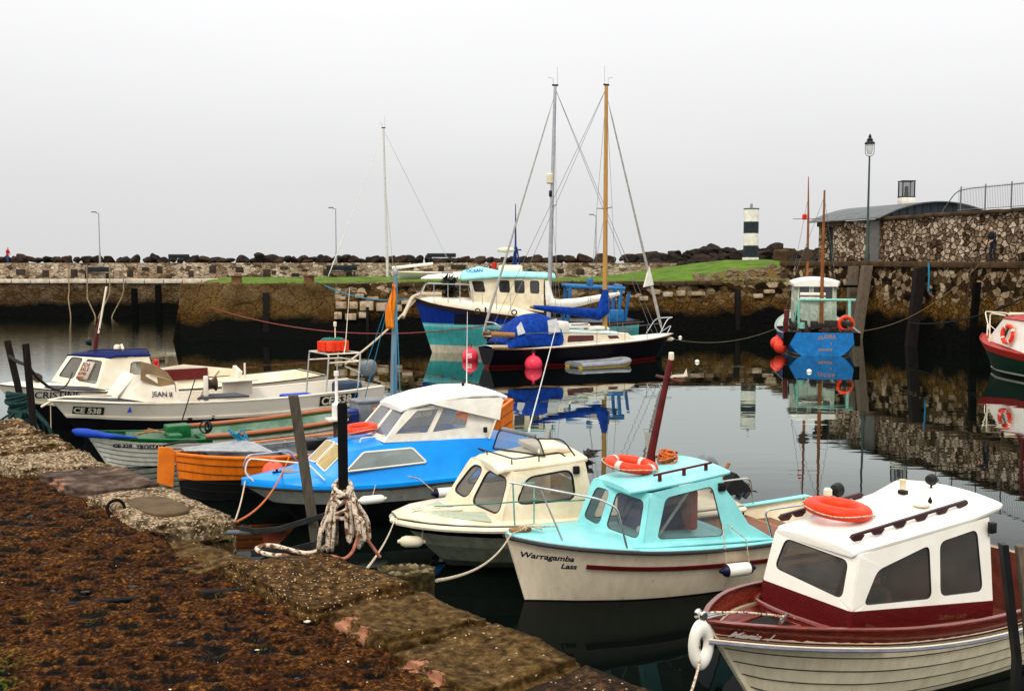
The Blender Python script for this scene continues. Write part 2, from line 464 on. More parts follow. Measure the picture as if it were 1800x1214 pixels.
def cabin(boat, bot, top, holes, m, mframe, mglass, fr=0.012, r=0.07, name='cabin', solid=0.03, skip=(), bevel=0.02):
    mb = MB(); n = len(bot); rings = []
    for i in range(n):
        if i in skip: continue
        j = (i + 1) % n
        rings += wall(mb, bot[i], bot[j], top[j], top[i], holes.get(i, []), r)
    bm = bmesh.new()
    o = mb.build(name, m, boat.root if isinstance(boat, Boat) else boat, smooth=30, solid=solid)
    bm.from_mesh(o.data); bmesh.ops.remove_doubles(bm, verts=bm.verts[:], dist=1e-4); bmesh.ops.recalc_face_normals(bm, faces=bm.faces[:]); bm.to_mesh(o.data); bm.free(); o.data.polygons.foreach_set('use_smooth', [True] * len(o.data.polygons)); o.data.set_sharp_from_angle(angle=R(24))
    o.data.polygons.foreach_set('use_smooth', [False] * len(o.data.polygons)); o.modifiers.clear()
    q = o.modifiers.new('bevel', 'BEVEL'); q.width = .014; q.segments = 3; q.limit_method = 'ANGLE'; q.angle_limit = R(30)
    q = o.modifiers.new('solid', 'SOLIDIFY'); q.thickness = solid; q.offset = 0
    for rg in rings: window(o, rg, mframe, mglass, fr)
    return o

def roof(boat, st, th, m, name='roof', round_=0.03, n=12, yc=None):
    """st: list of (x, halfwidth, edge z, camber)"""
    mb = MB(); rings = []
    for i, s_ in enumerate(st):
        x, w, z, c = s_[:4]; y0 = s_[4] if len(s_) > 4 else 0; sk = s_[5] if len(s_) > 5 else 0
        rg = [Vector((x, y0 + w * v / n, z + c * (1 - abs(v / n) ** 2.2))) for v in range(-n, n + 1)]
        rg += [Vector((x, y0 + w + round_ * 0.6, z - th * 0.3)), Vector((x, y0 + w + round_ * 0.5, z - th * 0.8)), Vector((x, y0 + w, z - th))]
        rg += [Vector((x, y0 - w, z - th)), Vector((x, y0 - w - round_ * 0.5, z - th * 0.8)), Vector((x, y0 - w - round_ * 0.6, z - th * 0.3))]
        rings.append([Vector((p.x - sk * (p.y - y0) / w / 2, p.y, p.z)) for p in rg])
    mb.loft(rings)
    return mb.build(name, m, boat.root if isinstance(boat, Boat) else boat, smooth=50, bevel=0.008)

def life_ring(name, loc, Rr, r, tilt, label, m, band=None, parent=None, group=None, squash=0.85):
    t = empty(name, loc, 0, label, 'life ring', group) if parent is None else None
    base = MB().torus((0, 0, 0), Rr, r, tilt, sz=squash)
    if parent is None:
        body = base.build('ring', m, t)
        par = t
    else:
        body = base.build('life_ring', m, parent, loc=loc); par = body
    if band:
        for k in range(4):
            a = k * pi / 2 + 0.5
            MB().torus((0, 0, 0), Rr, r * 1.05, tilt, n=5, a0=a - 0.11, a1=a + 0.11, sz=squash).build('band', band, par)
    pts = []
    for i in range(64):
        a = 2 * pi * i / 64; q = Rr + r * (1.02 + 0.45 * abs(sin(2 * (a - 0.5))))
        pts.append((tilt or Matrix()) @ Vector((q * cos(a), q * sin(a), r * 0.25 * sin(3 * a))))
    MB().tube(pts, r * 0.09, 6, closed=True).build('grab_line', MATS['rope_pale'], par)
    return t or body

def fender(parent_boat, c, L, r, m, mend, axis='X', ropes=(), label=None, rotz=0, tilt=0, group=None):
    """returns an inflatable fender as a thing hanging beside a hull (world placed through the boat root)"""
    M = parent_boat.root.matrix_basis @ Matrix.Translation(Vector(c)) @ Matrix.Rotation(rotz, 4, 'Z') @ Matrix.Rotation(tilt, 4, 'Y')
    t = empty('fender', (0, 0, 0), 0, label, 'fender', group); t.matrix_basis = M
    h = L / 2
    MB().lathe([(0.0, -h + r * .4), (r * .7, -h + r * .42), (r, -h + r), (r, h - r), (r * .7, h - r * .42), (0.0, h - r * .4)], axis=axis, n=20).build('body', m, t)
    for s_ in (-1, 1):
        pr = [(r * .93, s_ * (h - r * 0.85)), (r * .75, s_ * (h - r * .36)), (r * .38, s_ * (h - r * 0.05)), (r * .28, s_ * (h + r * .35)), (0.001, s_ * (h + r * .42))]
        MB().lathe(pr, axis=axis, n=20).build('end_cap', mend, t)
    Mi = M.inverted() @ parent_boat.root.matrix_basis
    for rp in ropes:
        MB().tube([Mi @ Vector(p) for p in rp], 0.009, 6).build('lanyard', MATS['rope_pale'], t)
    return t

def sag(a, b, d, n=24):
    a, b = Vector(a), Vector(b); return [a.lerp(b, i / n) - Vector((0, 0, d * 4 * (i / n) * (1 - i / n))) for i in range(n + 1)]
def rope(name, pts, r, m, label, cat='rope', group=None, n=8):
    o = MB().tube(pts, r, n).build(name, m); o_ = tag(o, label, cat, group); return o_

def arc_pts(pts, r=0.08, k=5):
    """polyline with rounded inner corners (bent tube)"""
    pts = [Vector(p) for p in pts]; out = [pts[0]]
    for i in range(1, len(pts) - 1):
        a, b, c = pts[i - 1], pts[i], pts[i + 1]; d1, d2 = a - b, c - b; q = min(r, d1.length * .45, d2.length * .45)
        p0 = b + d1.normalized() * q; p2 = b + d2.normalized() * q
        for j in range(k + 1):
            t = j / k; out.append(p0 * (1 - t) ** 2 + b * 2 * t * (1 - t) + p2 * t * t)
    out.append(pts[-1]); return out

def outboard(root, c, s=1.0, m=None, mc=None, tilt=0.35, name='outboard_motor'):
    """outboard: cowling, leg, propeller, as a part of the boat"""
    T = Matrix.Translation(Vector(c)) @ Matrix.Rotation(-tilt, 4, 'Y')
    mb = MB(); mb.M = T; mb.box((0.05 * s, 0, -0.28 * s), (0.12 * s, 0.09 * s, 0.75 * s), 0.03 * s)
    mb.box((0.02 * s, 0, -0.02 * s), (0.2 * s, 0.2 * s, 0.1 * s), 0.02 * s)
    mb.box((0.12 * s, 0, -0.62 * s), (0.34 * s, 0.16 * s, 0.02 * s), 0.008 * s)
    leg = mb.build(name, m, root)
    mb = MB(); mb.M = T; rings = []
    for z, w, l, off in ((0.02, .1, .16, 0), (0.1, .14, .22, 0), (0.26, .145, .24, .01), (0.36, .13, .21, .015), (0.42, .07, .12, .02)):
        rings.append([Vector((off * s + l * s * math.copysign(abs(cos(a)) ** .6, cos(a)), w * s * math.copysign(abs(sin(a)) ** .6, sin(a)), z * s)) for a in [2 * pi * k / 20 for k in range(20)]])
    mb.loft(rings); mb.build('cowling', mc or m, leg, smooth=50)
    mb = MB(); mb.M = T
    for k in range(3):
        Rm = Matrix.Rotation(k * 2 * pi / 3, 4, 'X')
        pl = [Rm @ Vector(p) for p in ((0.22 * s, -0.03 * s, 0.02 * s), (0.25 * s, -.05 * s, .12 * s), (0.24 * s, .05 * s, .13 * s), (0.2 * s, .03 * s, .02 * s))]
        mb.prism([p + Vector((0, 0, -0.72 * s)) for p in pl], (0.01 * s, 0, 0))
    mb.lathe([(0.045 * s, .05 * s), (.05 * s, .15 * s), (.02 * s, .28 * s)], c=(0, 0, -0.72 * s), axis='X', n=12)
    mb.build('propeller', m, leg)
    return leg

def spot_lamp(mb, c, s=0.1):
    mb.lathe([(s * .2, -s), (s * .75, -s * .7), (s, 0), (s, s * .3), (s * .85, s * .35)], c=c, axis='X', n=14)

# common materials
BLK = (0.004, 0.004, 0.004)
M_white = mat('white_gelcoat', (.80, .74, .60), (.68, .59, .43), scale=1.4, rough=.32, bump=.04)
M_whiter = mat('white_gloss', (.86, .83, .75), (.78, .73, .63), scale=2.2, rough=.22, bump=.03)
M_cream = mat('cream_gelcoat', (.78, .70, .53), (.60, .50, .33), scale=2.2, rough=.38, bump=.05)
M_aqua = mat('aqua_paint', (.27, .68, .68), (.20, .54, .55), scale=2.0, rough=.34, bump=.06)
M_blue = mat('bright_blue_paint', (.0, .28, .84), (.0, .21, .66), scale=1.3, rough=.3, bump=.05)
M_black = mat('black_rubber', (.008, .008, .009), (.004, .004, .004), rough=.45, spec=.25)
M_blackpaint = mat('black_tar_paint', (.006, .006, .007), (.002, .002, .002), rough=.6, spec=.05)
M_grey = mat('grey_paint', (.20, .21, .23), (.13, .135, .14), scale=5, rough=.6, bump=.1)
M_darkgrey = mat('dark_grip_deck', (.055, .06, .07), (.035, .035, .04), scale=9, rough=.7, bump=.2)
M_steel = mat('stainless_tube', (.62, .62, .62), (.45, .45, .45), rough=.22, metal=1.0)
M_galv = mat('galvanised_steel', (.38, .40, .40), (.25, .26, .26), scale=8, rough=.5, metal=.6)
M_rust = mat('rusty_iron', (.07, .045, .03), (.03, .02, .014), scale=14, rough=.85, bump=.4)
M_mahog = mat('varnished_mahogany', (.19, .022, .010), (.09, .010, .006), scale=3, stretch=(1.2, 9, 14), rough=.22, coat=.3, spec=.4)
M_mahog2 = mat('red_stained_plywood', (.13, .010, .010), (.06, .005, .005), scale=5, stretch=(1.5, 6, 20), rough=.3)
M_teak = mat('worn_teak', (.34, .17, .06), (.20, .09, .03), scale=5, stretch=(1.5, 14, 4), rough=.55, bump=.1)
M_wood = mat('weathered_timber', (.17, .13, .09), (.07, .05, .035), scale=4, stretch=(8, 8, 1), rough=.85, bump=.4)
M_darkwood = mat('wet_dark_timber', (.018, .013, .012), (.006, .005, .004), scale=4, stretch=(9, 9, 1), rough=.8, bump=.4, spec=.08)
M_redpaint = mat('oxblood_paint', (.10, .008, .006), (.06, .004, .004), scale=6, rough=.35)
M_orange = mat('orange_hull_paint', (.80, .20, .012), (.60, .13, .01), scale=3, rough=.42, bump=.1)
M_ringO = mat('orange_plastic', (.84, .045, .006), (.68, .03, .004), scale=5, rough=.42, bump=.06)
M_terra = mat('terracotta_pipe', (.40, .13, .06), (.30, .09, .04), scale=3, stretch=(1, 6, 6), rough=.5)
M_rope = mat('rope_pale', (.62, .52, .38), (.30, .22, .13), scale=45, rough=.9, bump=.5, contrast=(.4, .55))
M_ropefleck = mat('rope_flecked', (.72, .60, .46), (.16, .07, .035), scale=30, rough=.9, bump=.8, contrast=(.42, .52))
M_ropeblue = mat('rope_blue', (.02, .22, .36), (.01, .12, .2), scale=30, rough=.85)
M_ropegreen = mat('rope_green', (.04, .22, .17), (.02, .12, .09), scale=30, rough=.85)
M_ropeor = mat('rope_orange', (.62, .16, .03), (.40, .08, .02), scale=30, rough=.85, bump=.4)
M_ropeblk = mat('rope_black', (.012, .012, .012), (.006, .006, .006), scale=30, rough=.8)
M_glass = glass_mat('window_glass', (.66, .67, .66), .16, (.22, .21, .19))
M_glassD = glass_mat('smoked_window_glass', (.60, .56, .50), .26, (.13, .11, .085))
M_dark = mat('dark_interior', (.02, .018, .016), (.01, .01, .009), rough=.8, spec=.1)
M_navy = mat('navy_canvas', (.003, .045, .30), (.002, .018, .13), scale=5, rough=.8, bump=.9, bscale=4, spec=.1)
M_canvas = mat('white_canvas', (.80, .77, .70), (.66, .62, .54), scale=3, rough=.75, bump=.8, bscale=4)
M_greenp = mat('green_gloss_paint', (.008, .13, .035), (.004, .07, .02), scale=5, rough=.35, bump=.1)
M_bluecap = mat('royal_blue_vinyl', (.006, .05, .40), (.004, .035, .28), scale=5, rough=.6)
M_seagreen = mat('pale_green_paint', (.40, .46, .38), (.24, .30, .23), scale=6, rough=.55, bump=.1)
M_mint = mat('mint_green_rail_paint', (.25, .55, .42), (.14, .32, .25), scale=14, rough=.55)
M_pvc = mat('grey_rail_metal', (.42, .44, .42), (.3, .31, .3), scale=6, rough=.4)
# ------------------------------------------------------------------ the setting: water, walls, breakwater
def sstep(x): x = max(0.0, min(1.0, x)); return x * x * (3 - 2 * x)

def water_mat():
    m = bpy.data.materials.new('harbour_water'); m.use_nodes = True
    t = m.node_tree; b = t.nodes['Principled BSDF']; out_ = t.nodes['Material Output']
    b.inputs['Base Color'].default_value = (.0016, .0028, .0022, 1); b.inputs['Roughness'].default_value = .6; b.inputs['Specular IOR Level'].default_value = 0
    gl = t.nodes.new('ShaderNodeBsdfGlossy'); gl.inputs['Roughness'].default_value = .01; gl.inputs[0].default_value = (.93, 1, .97, 1)
    fr = t.nodes.new('ShaderNodeFresnel'); fr.inputs[0].default_value = 1.33
    rr = t.nodes.new('ShaderNodeValToRGB'); t.links.new(fr.outputs[0], rr.inputs[0]); q_ = rr.color_ramp.elements
    for i_, (p_, v_) in enumerate(((.10, .012), (1.0, .97), (.20, .045), (.26, .22), (.35, .48), (.6, .74))):
        e_ = q_[i_] if i_ < 2 else q_.new(p_)
        e_.position = p_; e_.color = (v_, v_, v_, 1)
    ms_ = t.nodes.new('ShaderNodeMixShader'); t.links.new(rr.outputs[0], ms_.inputs[0]); t.links.new(b.outputs[0], ms_.inputs[1]); t.links.new(gl.outputs[0], ms_.inputs[2]); t.links.new(ms_.outputs[0], out_.inputs[0])
    tcn = t.nodes.new('ShaderNodeTexCoord')
    def noise_(sc, vec, det=2):
        mpn = t.nodes.new('ShaderNodeMapping'); mpn.inputs['Scale'].default_value = vec; t.links.new(tcn.outputs['Object'], mpn.inputs[0])
        n = t.nodes.new('ShaderNodeTexNoise'); n.inputs['Scale'].default_value = sc; n.inputs['Detail'].default_value = det
        t.links.new(mpn.outputs[0], n.inputs['Vector']); return n
    n1 = noise_(1.0, (.5, 1.3, 1)); n2 = noise_(1.0, (2.2, 5.5, 1), 3)
    # wind ripples only in the outer basin (far left), the inner basin is glassy
    s = t.nodes.new('ShaderNodeSeparateXYZ'); t.links.new(tcn.outputs['Object'], s.inputs[0])
    g = t.nodes.new('ShaderNodeMapRange'); g.inputs[1].default_value = -17; g.inputs[2].default_value = -23; g.inputs[3].default_value = 0.0; g.inputs[4].default_value = 1
    t.links.new(s.outputs[0], g.inputs[0])
    g2 = t.nodes.new('ShaderNodeMapRange'); g2.inputs[1].default_value = 36; g2.inputs[2].default_value = 46; g2.inputs[3].default_value = .0; g2.inputs[4].default_value = 1
    t.links.new(s.outputs[1], g2.inputs[0])
    mu = t.nodes.new('ShaderNodeMath'); mu.operation = 'MULTIPLY'; t.links.new(g.outputs[0], mu.inputs[0]); t.links.new(g2.outputs[0], mu.inputs[1])
    mm = t.nodes.new('ShaderNodeMath'); mm.operation = 'MULTIPLY'; t.links.new(mu.outputs[0], mm.inputs[0]); t.links.new(n2.outputs[0], mm.inputs[1])
    k = t.nodes.new('ShaderNodeMath'); k.operation = 'MULTIPLY_ADD'; k.inputs[1].default_value = .9
    t.links.new(mm.outputs[0], k.inputs[0])
    k1 = t.nodes.new('ShaderNodeMath'); k1.operation = 'MULTIPLY'; k1.inputs[1].default_value = .30; t.links.new(n1.outputs[0], k1.inputs[0])
    t.links.new(k1.outputs[0], k.inputs[2])
    bp = t.nodes.new('ShaderNodeBump'); bp.inputs['Strength'].default_value = .22; bp.inputs['Distance'].default_value = .05
    t.links.new(k.outputs[0], bp.inputs['Height']); t.links.new(bp.outputs[0], b.inputs['Normal']); t.links.new(bp.outputs[0], gl.inputs['Normal']); t.links.new(bp.outputs[0], fr.inputs['Normal'])
    return m
wm = water_mat()
mb = MB(); mb.quad((-3000, -200, 0), (3000, -200, 0), (3000, 5000, 0), (-3000, 5000, 0))
tag(mb.build('water', wm, smooth=0), kind='structure')

def stone_mat(name, cols, mortar, scale=(1, 1, 1), vs=2.2, tide=None, tide_col=(.0035, .0035, .003), moss=None, moss_top=None, bump=.8, dark=0.0, mortar_w=.06, seed=0):
    """rubble masonry: one colour per stone, dark joints, algae up to the tide mark"""
    m = bpy.data.materials.new(name); m.use_nodes = True
    t = m.node_tree; b = t.nodes['Principled BSDF']; b.inputs['Roughness'].default_value = .85
    L = t.links.new
    tcn = t.nodes.new('ShaderNodeTexCoord'); mpn = t.nodes.new('ShaderNodeMapping'); mpn.inputs['Scale'].default_value = scale; mpn.inputs['Location'].default_value = (seed, seed, seed)
    L(tcn.outputs['Object'], mpn.inputs[0])
    wn = t.nodes.new('ShaderNodeTexNoise'); wn.inputs['Scale'].default_value = vs * .9; wn.inputs['Detail'].default_value = 2; L(mpn.outputs[0], wn.inputs['Vector'])
    wm_ = t.nodes.new('ShaderNodeMix'); wm_.data_type = 'RGBA'; wm_.blend_type = 'LINEAR_LIGHT'; wm_.inputs[0].default_value = .16
    L(mpn.outputs[0], wm_.inputs[6]); L(wn.outputs['Color'], wm_.inputs[7])
    vo = t.nodes.new('ShaderNodeTexVoronoi'); vo.inputs['Scale'].default_value = vs; L(wm_.outputs[2], vo.inputs['Vector'])
    vd = t.nodes.new('ShaderNodeTexVoronoi'); vd.feature = 'DISTANCE_TO_EDGE'; vd.inputs['Scale'].default_value = vs; L(wm_.outputs[2], vd.inputs['Vector'])
    sp = t.nodes.new('ShaderNodeSeparateXYZ'); L(vo.outputs['Color'], sp.inputs[0])
    r = t.nodes.new('ShaderNodeValToRGB'); r.color_ramp.interpolation = 'LINEAR'
    for i, (p_, c) in enumerate(cols):
        e = r.color_ramp.elements[i] if i < 2 else r.color_ramp.elements.new(p_)
        e.position = p_; e.color = (*c, 1)
    L(sp.outputs[0], r.inputs[0])
    fn = t.nodes.new('ShaderNodeTexNoise'); fn.inputs['Scale'].default_value = 9; fn.inputs['Detail'].default_value = 6; L(tcn.outputs['Object'], fn.inputs['Vector'])
    fr = t.nodes.new('ShaderNodeValToRGB'); fr.color_ramp.elements[0].position = .35; fr.color_ramp.elements[0].color = (.38, .33, .27, 1); fr.color_ramp.elements[1].position = .6; fr.color_ramp.elements[1].color = (1, 1, 1, 1); L(fn.outputs[0], fr.inputs[0])
    mu = t.nodes.new('ShaderNodeMix'); mu.data_type = 'RGBA'; mu.blend_type = 'MULTIPLY'; mu.inputs[0].default_value = .8; L(r.outputs[0], mu.inputs[6]); L(fr.outputs[0], mu.inputs[7])
    er = t.nodes.new('ShaderNodeMapRange'); er.inputs[1].default_value = 0.01; er.inputs[2].default_value = mortar_w; L(vd.outputs[0], er.inputs[0])
    mo = t.nodes.new('ShaderNodeMix'); mo.data_type = 'RGBA'; ej = t.nodes.new('ShaderNodeMath'); ej.operation = 'MULTIPLY_ADD'; ej.use_clamp = True; ej.inputs[1].default_value = 1.5; ej.inputs[2].default_value = -.42
    ea = t.nodes.new('ShaderNodeMath'); ea.operation = 'ADD'; L(er.outputs[0], ea.inputs[0]); L(fn.outputs[0], ea.inputs[1]); L(ea.outputs[0], ej.inputs[0]); L(ej.outputs[0], mo.inputs[0]); mo.inputs[6].default_value = (*mortar, 1); L(mu.outputs[2], mo.inputs[7])
    out = mo.outputs[2]
    s = t.nodes.new('ShaderNodeSeparateXYZ'); L(tcn.outputs['Object'], s.inputs[0])
    bn = t.nodes.new('ShaderNodeTexNoise'); bn.inputs['Scale'].default_value = .55; bn.inputs['Detail'].default_value = 7; L(tcn.outputs['Object'], bn.inputs['Vector'])
    if moss:
        a = t.nodes.new('ShaderNodeMath'); a.operation = 'MULTIPLY_ADD'; a.inputs[1].default_value = -3.2; L(bn.outputs[0], a.inputs[0]); L(s.outputs[2], a.inputs[2])
        g = t.nodes.new('ShaderNodeMapRange'); g.inputs[1].default_value = moss_top - 1.6 - .3; g.inputs[2].default_value = moss_top - 1.6 + .5; g.inputs[3].default_value = .88; g.inputs[4].default_value = 0; L(a.outputs[0], g.inputs[0])
        q = t.nodes.new('ShaderNodeMix'); q.data_type = 'RGBA'; L(g.outputs[0], q.inputs[0]); L(out, q.inputs[6])
        q2 = t.nodes.new('ShaderNodeMix'); q2.data_type = 'RGBA'; q2.blend_type = 'MULTIPLY'; q2.inputs[0].default_value = 1; q2.inputs[6].default_value = (*[v * 1.9 for v in moss], 1); L(fr.outputs[0], q2.inputs[7])
        q3 = t.nodes.new('ShaderNodeMix'); q3.data_type = 'RGBA'; L(ej.outputs[0], q3.inputs[0]); q3.inputs[6].default_value = (*[v * .3 for v in moss], 1); L(q2.outputs[2], q3.inputs[7])
        q4 = t.nodes.new('ShaderNodeMix'); q4.data_type = 'RGBA'; q4.blend_type = 'MULTIPLY'; q4.inputs[0].default_value = .6; L(q3.outputs[2], q4.inputs[6]); L(r.outputs[0], q4.inputs[7])
        L(q3.outputs[2], q.inputs[7]); out = q.outputs[2]
    br = t.nodes.new('ShaderNodeValToRGB'); br.color_ramp.elements[0].position = .36; br.color_ramp.elements[0].color = (.42, .34, .26, 1); br.color_ramp.elements[1].position = .60; br.color_ramp.elements[1].color = (1, 1, 1, 1); L(bn.outputs[0], br.inputs[0])
    qb_ = t.nodes.new('ShaderNodeMix'); qb_.data_type = 'RGBA'; qb_.blend_type = 'MULTIPLY'; qb_.inputs[0].default_value = .85; L(out, qb_.inputs[6]); L(br.outputs[0], qb_.inputs[7]); out = qb_.outputs[2]
    if tide is not None:
        a = t.nodes.new('ShaderNodeMath'); a.operation = 'MULTIPLY_ADD'; a.inputs[1].default_value = -2.2; L(bn.outputs[0], a.inputs[0]); L(s.outputs[2], a.inputs[2])
        g = t.nodes.new('ShaderNodeMapRange'); g.inputs[1].default_value = tide - 1.1 - .25; g.inputs[2].default_value = tide - 1.1 + .32; g.inputs[3].default_value = 1; g.inputs[4].default_value = 0; L(a.outputs[0], g.inputs[0])
        q = t.nodes.new('ShaderNodeMix'); q.data_type = 'RGBA'; L(g.outputs[0], q.inputs[0]); L(out, q.inputs[6]); q.inputs[7].default_value = (*tide_col, 1); out = q.outputs[2]
    L(out, b.inputs['Base Color'])
    bp = t.nodes.new('ShaderNodeBump'); bp.inputs['Strength'].default_value = bump; bp.inputs['Distance'].default_value = .08
    ba = t.nodes.new('ShaderNodeMath'); ba.operation = 'MULTIPLY_ADD'; ba.inputs[1].default_value = .35; L(fn.outputs[0], ba.inputs[0]); L(er.outputs[0], ba.inputs[2])
    L(ba.outputs[0], bp.inputs['Height']); L(bp.outputs[0], b.inputs['Normal'])
    b.inputs['Specular IOR Level'].default_value = .04
    return m

WHT = [(0.0, (.05, .04, .03)), (1.0, (.62, .56, .46)), (.22, (.13, .10, .075)), (.38, (.36, .30, .23)), (.7, (.52, .46, .37))]
BRN = [(0.0, (.014, .009, .005)), (1.0, (.58, .46, .32)), (.32, (.055, .033, .014)), (.55, (.14, .09, .04)), (.78, (.34, .25, .15))]
S_far = stone_mat('far_harbour_masonry', [(0.0, (.10, .08, .06)), (1.0, (.66, .58, .47)), (.15, (.25, .2, .15)), (.4, (.50, .43, .34)), (.7, (.60, .53, .43))], (.06, .045, .03), (1, 1, 2.0), 1.9, tide=1.35, moss=(.055, .032, .008), moss_top=3.0)
S_pier = stone_mat('inner_pier_masonry', BRN, (.012, .009, .006), (1, 1, 1.7), 2.0, tide=1.5, moss=(.075, .040, .009), moss_top=2.25)
S_upper = stone_mat('white_rubble_masonry', [(0.0, (.06, .035, .02)), (1.0, (.74, .60, .46)), (.25, (.22, .15, .095)), (.6, (.50, .38, .27))], (.012, .008, .005), (1, 1, 1.25), 2.7, bump=1.6, mortar_w=.12)
S_right = stone_mat('right_quay_masonry', BRN, (.012, .009, .006), (1, 1, 1.3), 2.4, tide=1.5, moss=(.085, .044, .008), moss_top=2.45, bump=1.2)
M_conc = mat('old_brown_concrete', (.17, .11, .045), (.04, .024, .009), scale=2.2, rough=.9, bump=.5, bscale=6, stretch=(1, 1, 1.4))
M_kerb = mat('mossy_coping', (.09, .05, .02), (.03, .018, .008), scale=1.5, rough=.9, bump=.6, bscale=8)
M_tide = mat('black_weed', (.004, .004, .0035), (.002, .002, .002), scale=3, rough=.8, bump=.3, spec=.03)

def wall_prism(foot_b, foot_t, z0, z1, name, m, label, cat, nz=1):
    mb = MB(); rings = []
    for i in range(nz + 1):
        k = i / nz; rings.append([Vector((a[0] * (1 - k) + b_[0] * k, a[1] * (1 - k) + b_[1] * k, z0 + (z1 - z0) * k)) for a, b_ in zip(foot_b, foot_t)])
    mb.loft(rings); o = mb.build(name, m, smooth=20); tag(o, label, cat); return o

# inner pier (grass topped) ------------------------------------------------
P0, P1 = Vector((-19.5, 64)), Vector((18.4, 70.6))
pd = (P1 - P0).normalized(); pn = Vector((pd.y, -pd.x))     # pn points to the basin
back = [(19.6, 76), (20, 90.5), (-22.5, 90.2)]
pier = wall_prism([tuple(P0 + pn * .75 - pd * .8), tuple(P1 + pn * .75)] + back[:2] + [(-24, 90.2)], [tuple(P0), tuple(P1)] + back, -1.6, 3.3, 'stone_pier', S_pier,
                  'low brown stone pier with a weedy foot and grass top across the harbour', 'pier')
def pier_pt(px, off=0.0, z=0.0):   # point on the pier face for a bearing
    a = (px - 900) / 1900; k = (P0.x - a * P0.y) / (a * pd.y - pd.x); q = P0 + pd * k + pn * off
    return Vector((q.x, q.y, z))
mb = MB(); a, b_ = pier_pt(318), pier_pt(588)
fc = []
S_conc = stone_mat('stained_old_concrete', [(0.0, (.10, .065, .028)), (1.0, (.20, .14, .07)), (.4, (.13, .085, .035)), (.7, (.16, .11, .05))], (.05, .03, .012), (1, 1, 1.5), .9, tide=1.35, moss=(.07, .042, .012), moss_top=2.3, bump=.5, mortar_w=.03)
for z, o_ in ((-1.5, .95), (1.0, .5), (3.34, .12)):
    fc.append([a + Vector((pn.x * o_, pn.y * o_, z)), b_ + Vector((pn.x * o_, pn.y * o_, z)), b_ + Vector((-pn.x * .4, -pn.y * .4, z)), a + Vector((-pn.x * .4, -pn.y * .4, z))])
mb.loft(fc); mb.build('concrete_facing', S_conc, pier, bevel=.03)
mb = MB()
for i in range(26):           # cope stones along the top edge
    t0 = i / 26 * 21.5 + 12.0; c = P0 + pd * (t0 + .42) + pn * (.05 + rnd.uniform(-.03, .05))
    mb.box((c.x, c.y, 3.26 + rnd.uniform(-.03, .03)), (.74 + rnd.uniform(-.05, .04), .55, .26), .04, math.atan2(pd.y, pd.x) + rnd.uniform(-.03, .03))
mb.build('coping', M_kerb, pier)
for px_, w_ in ((468, .5), (1293, .45), (645, .25)):
    mb = MB(); c = pier_pt(px_, .42 if px_ < 600 else .35, 0); mb.box((c.x, c.y, 1.5 if px_ != 645 else .9), (w_ * .7, .35, 2.6 if px_ != 645 else 2.0), .03, math.atan2(pd.y, pd.x)); mb.build('timber_fender', M_darkwood, pier)
M_pale = mat('bare_pinkish_block', (.50, .40, .29), (.24, .16, .08), scale=3, rough=.9, bump=.5)
for px_, y_, w_, h_ in ((600, 536, 20, 13), (622, 536, 15, 13), (645, 537, 25, 17), (672, 539, 22, 15), (698, 541, 18, 12), (595, 554, 14, 13), (617, 556, 20, 12), (640, 553, 18, 11), (632, 520, 16, 8), (715, 530, 20, 9), (603, 524, 10, 6), (660, 524, 12, 6), (1150, 513, 18, 9), (1172, 517, 18, 9), (1195, 515, 16, 10), (1225, 516, 26, 7), (1130, 524, 16, 8), (1330, 520, 18, 8), (1350, 512, 20, 7), (1090, 512, 14, 8)):
    c = pier_pt(px_, .12); z_ = 4.7 - (y_ - 458) * c.y / 1900; k_ = c.y / 1900; mb = MB()
    mb.box((c.x, c.y - (3.3 - z_) * .16 + .06, z_), (w_ * k_ * .95, .3, h_ * k_ * .95), .05, math.atan2(pd.y, pd.x) + rnd.uniform(-.02, .02)); mb.build('pale_block', M_pale, pier)

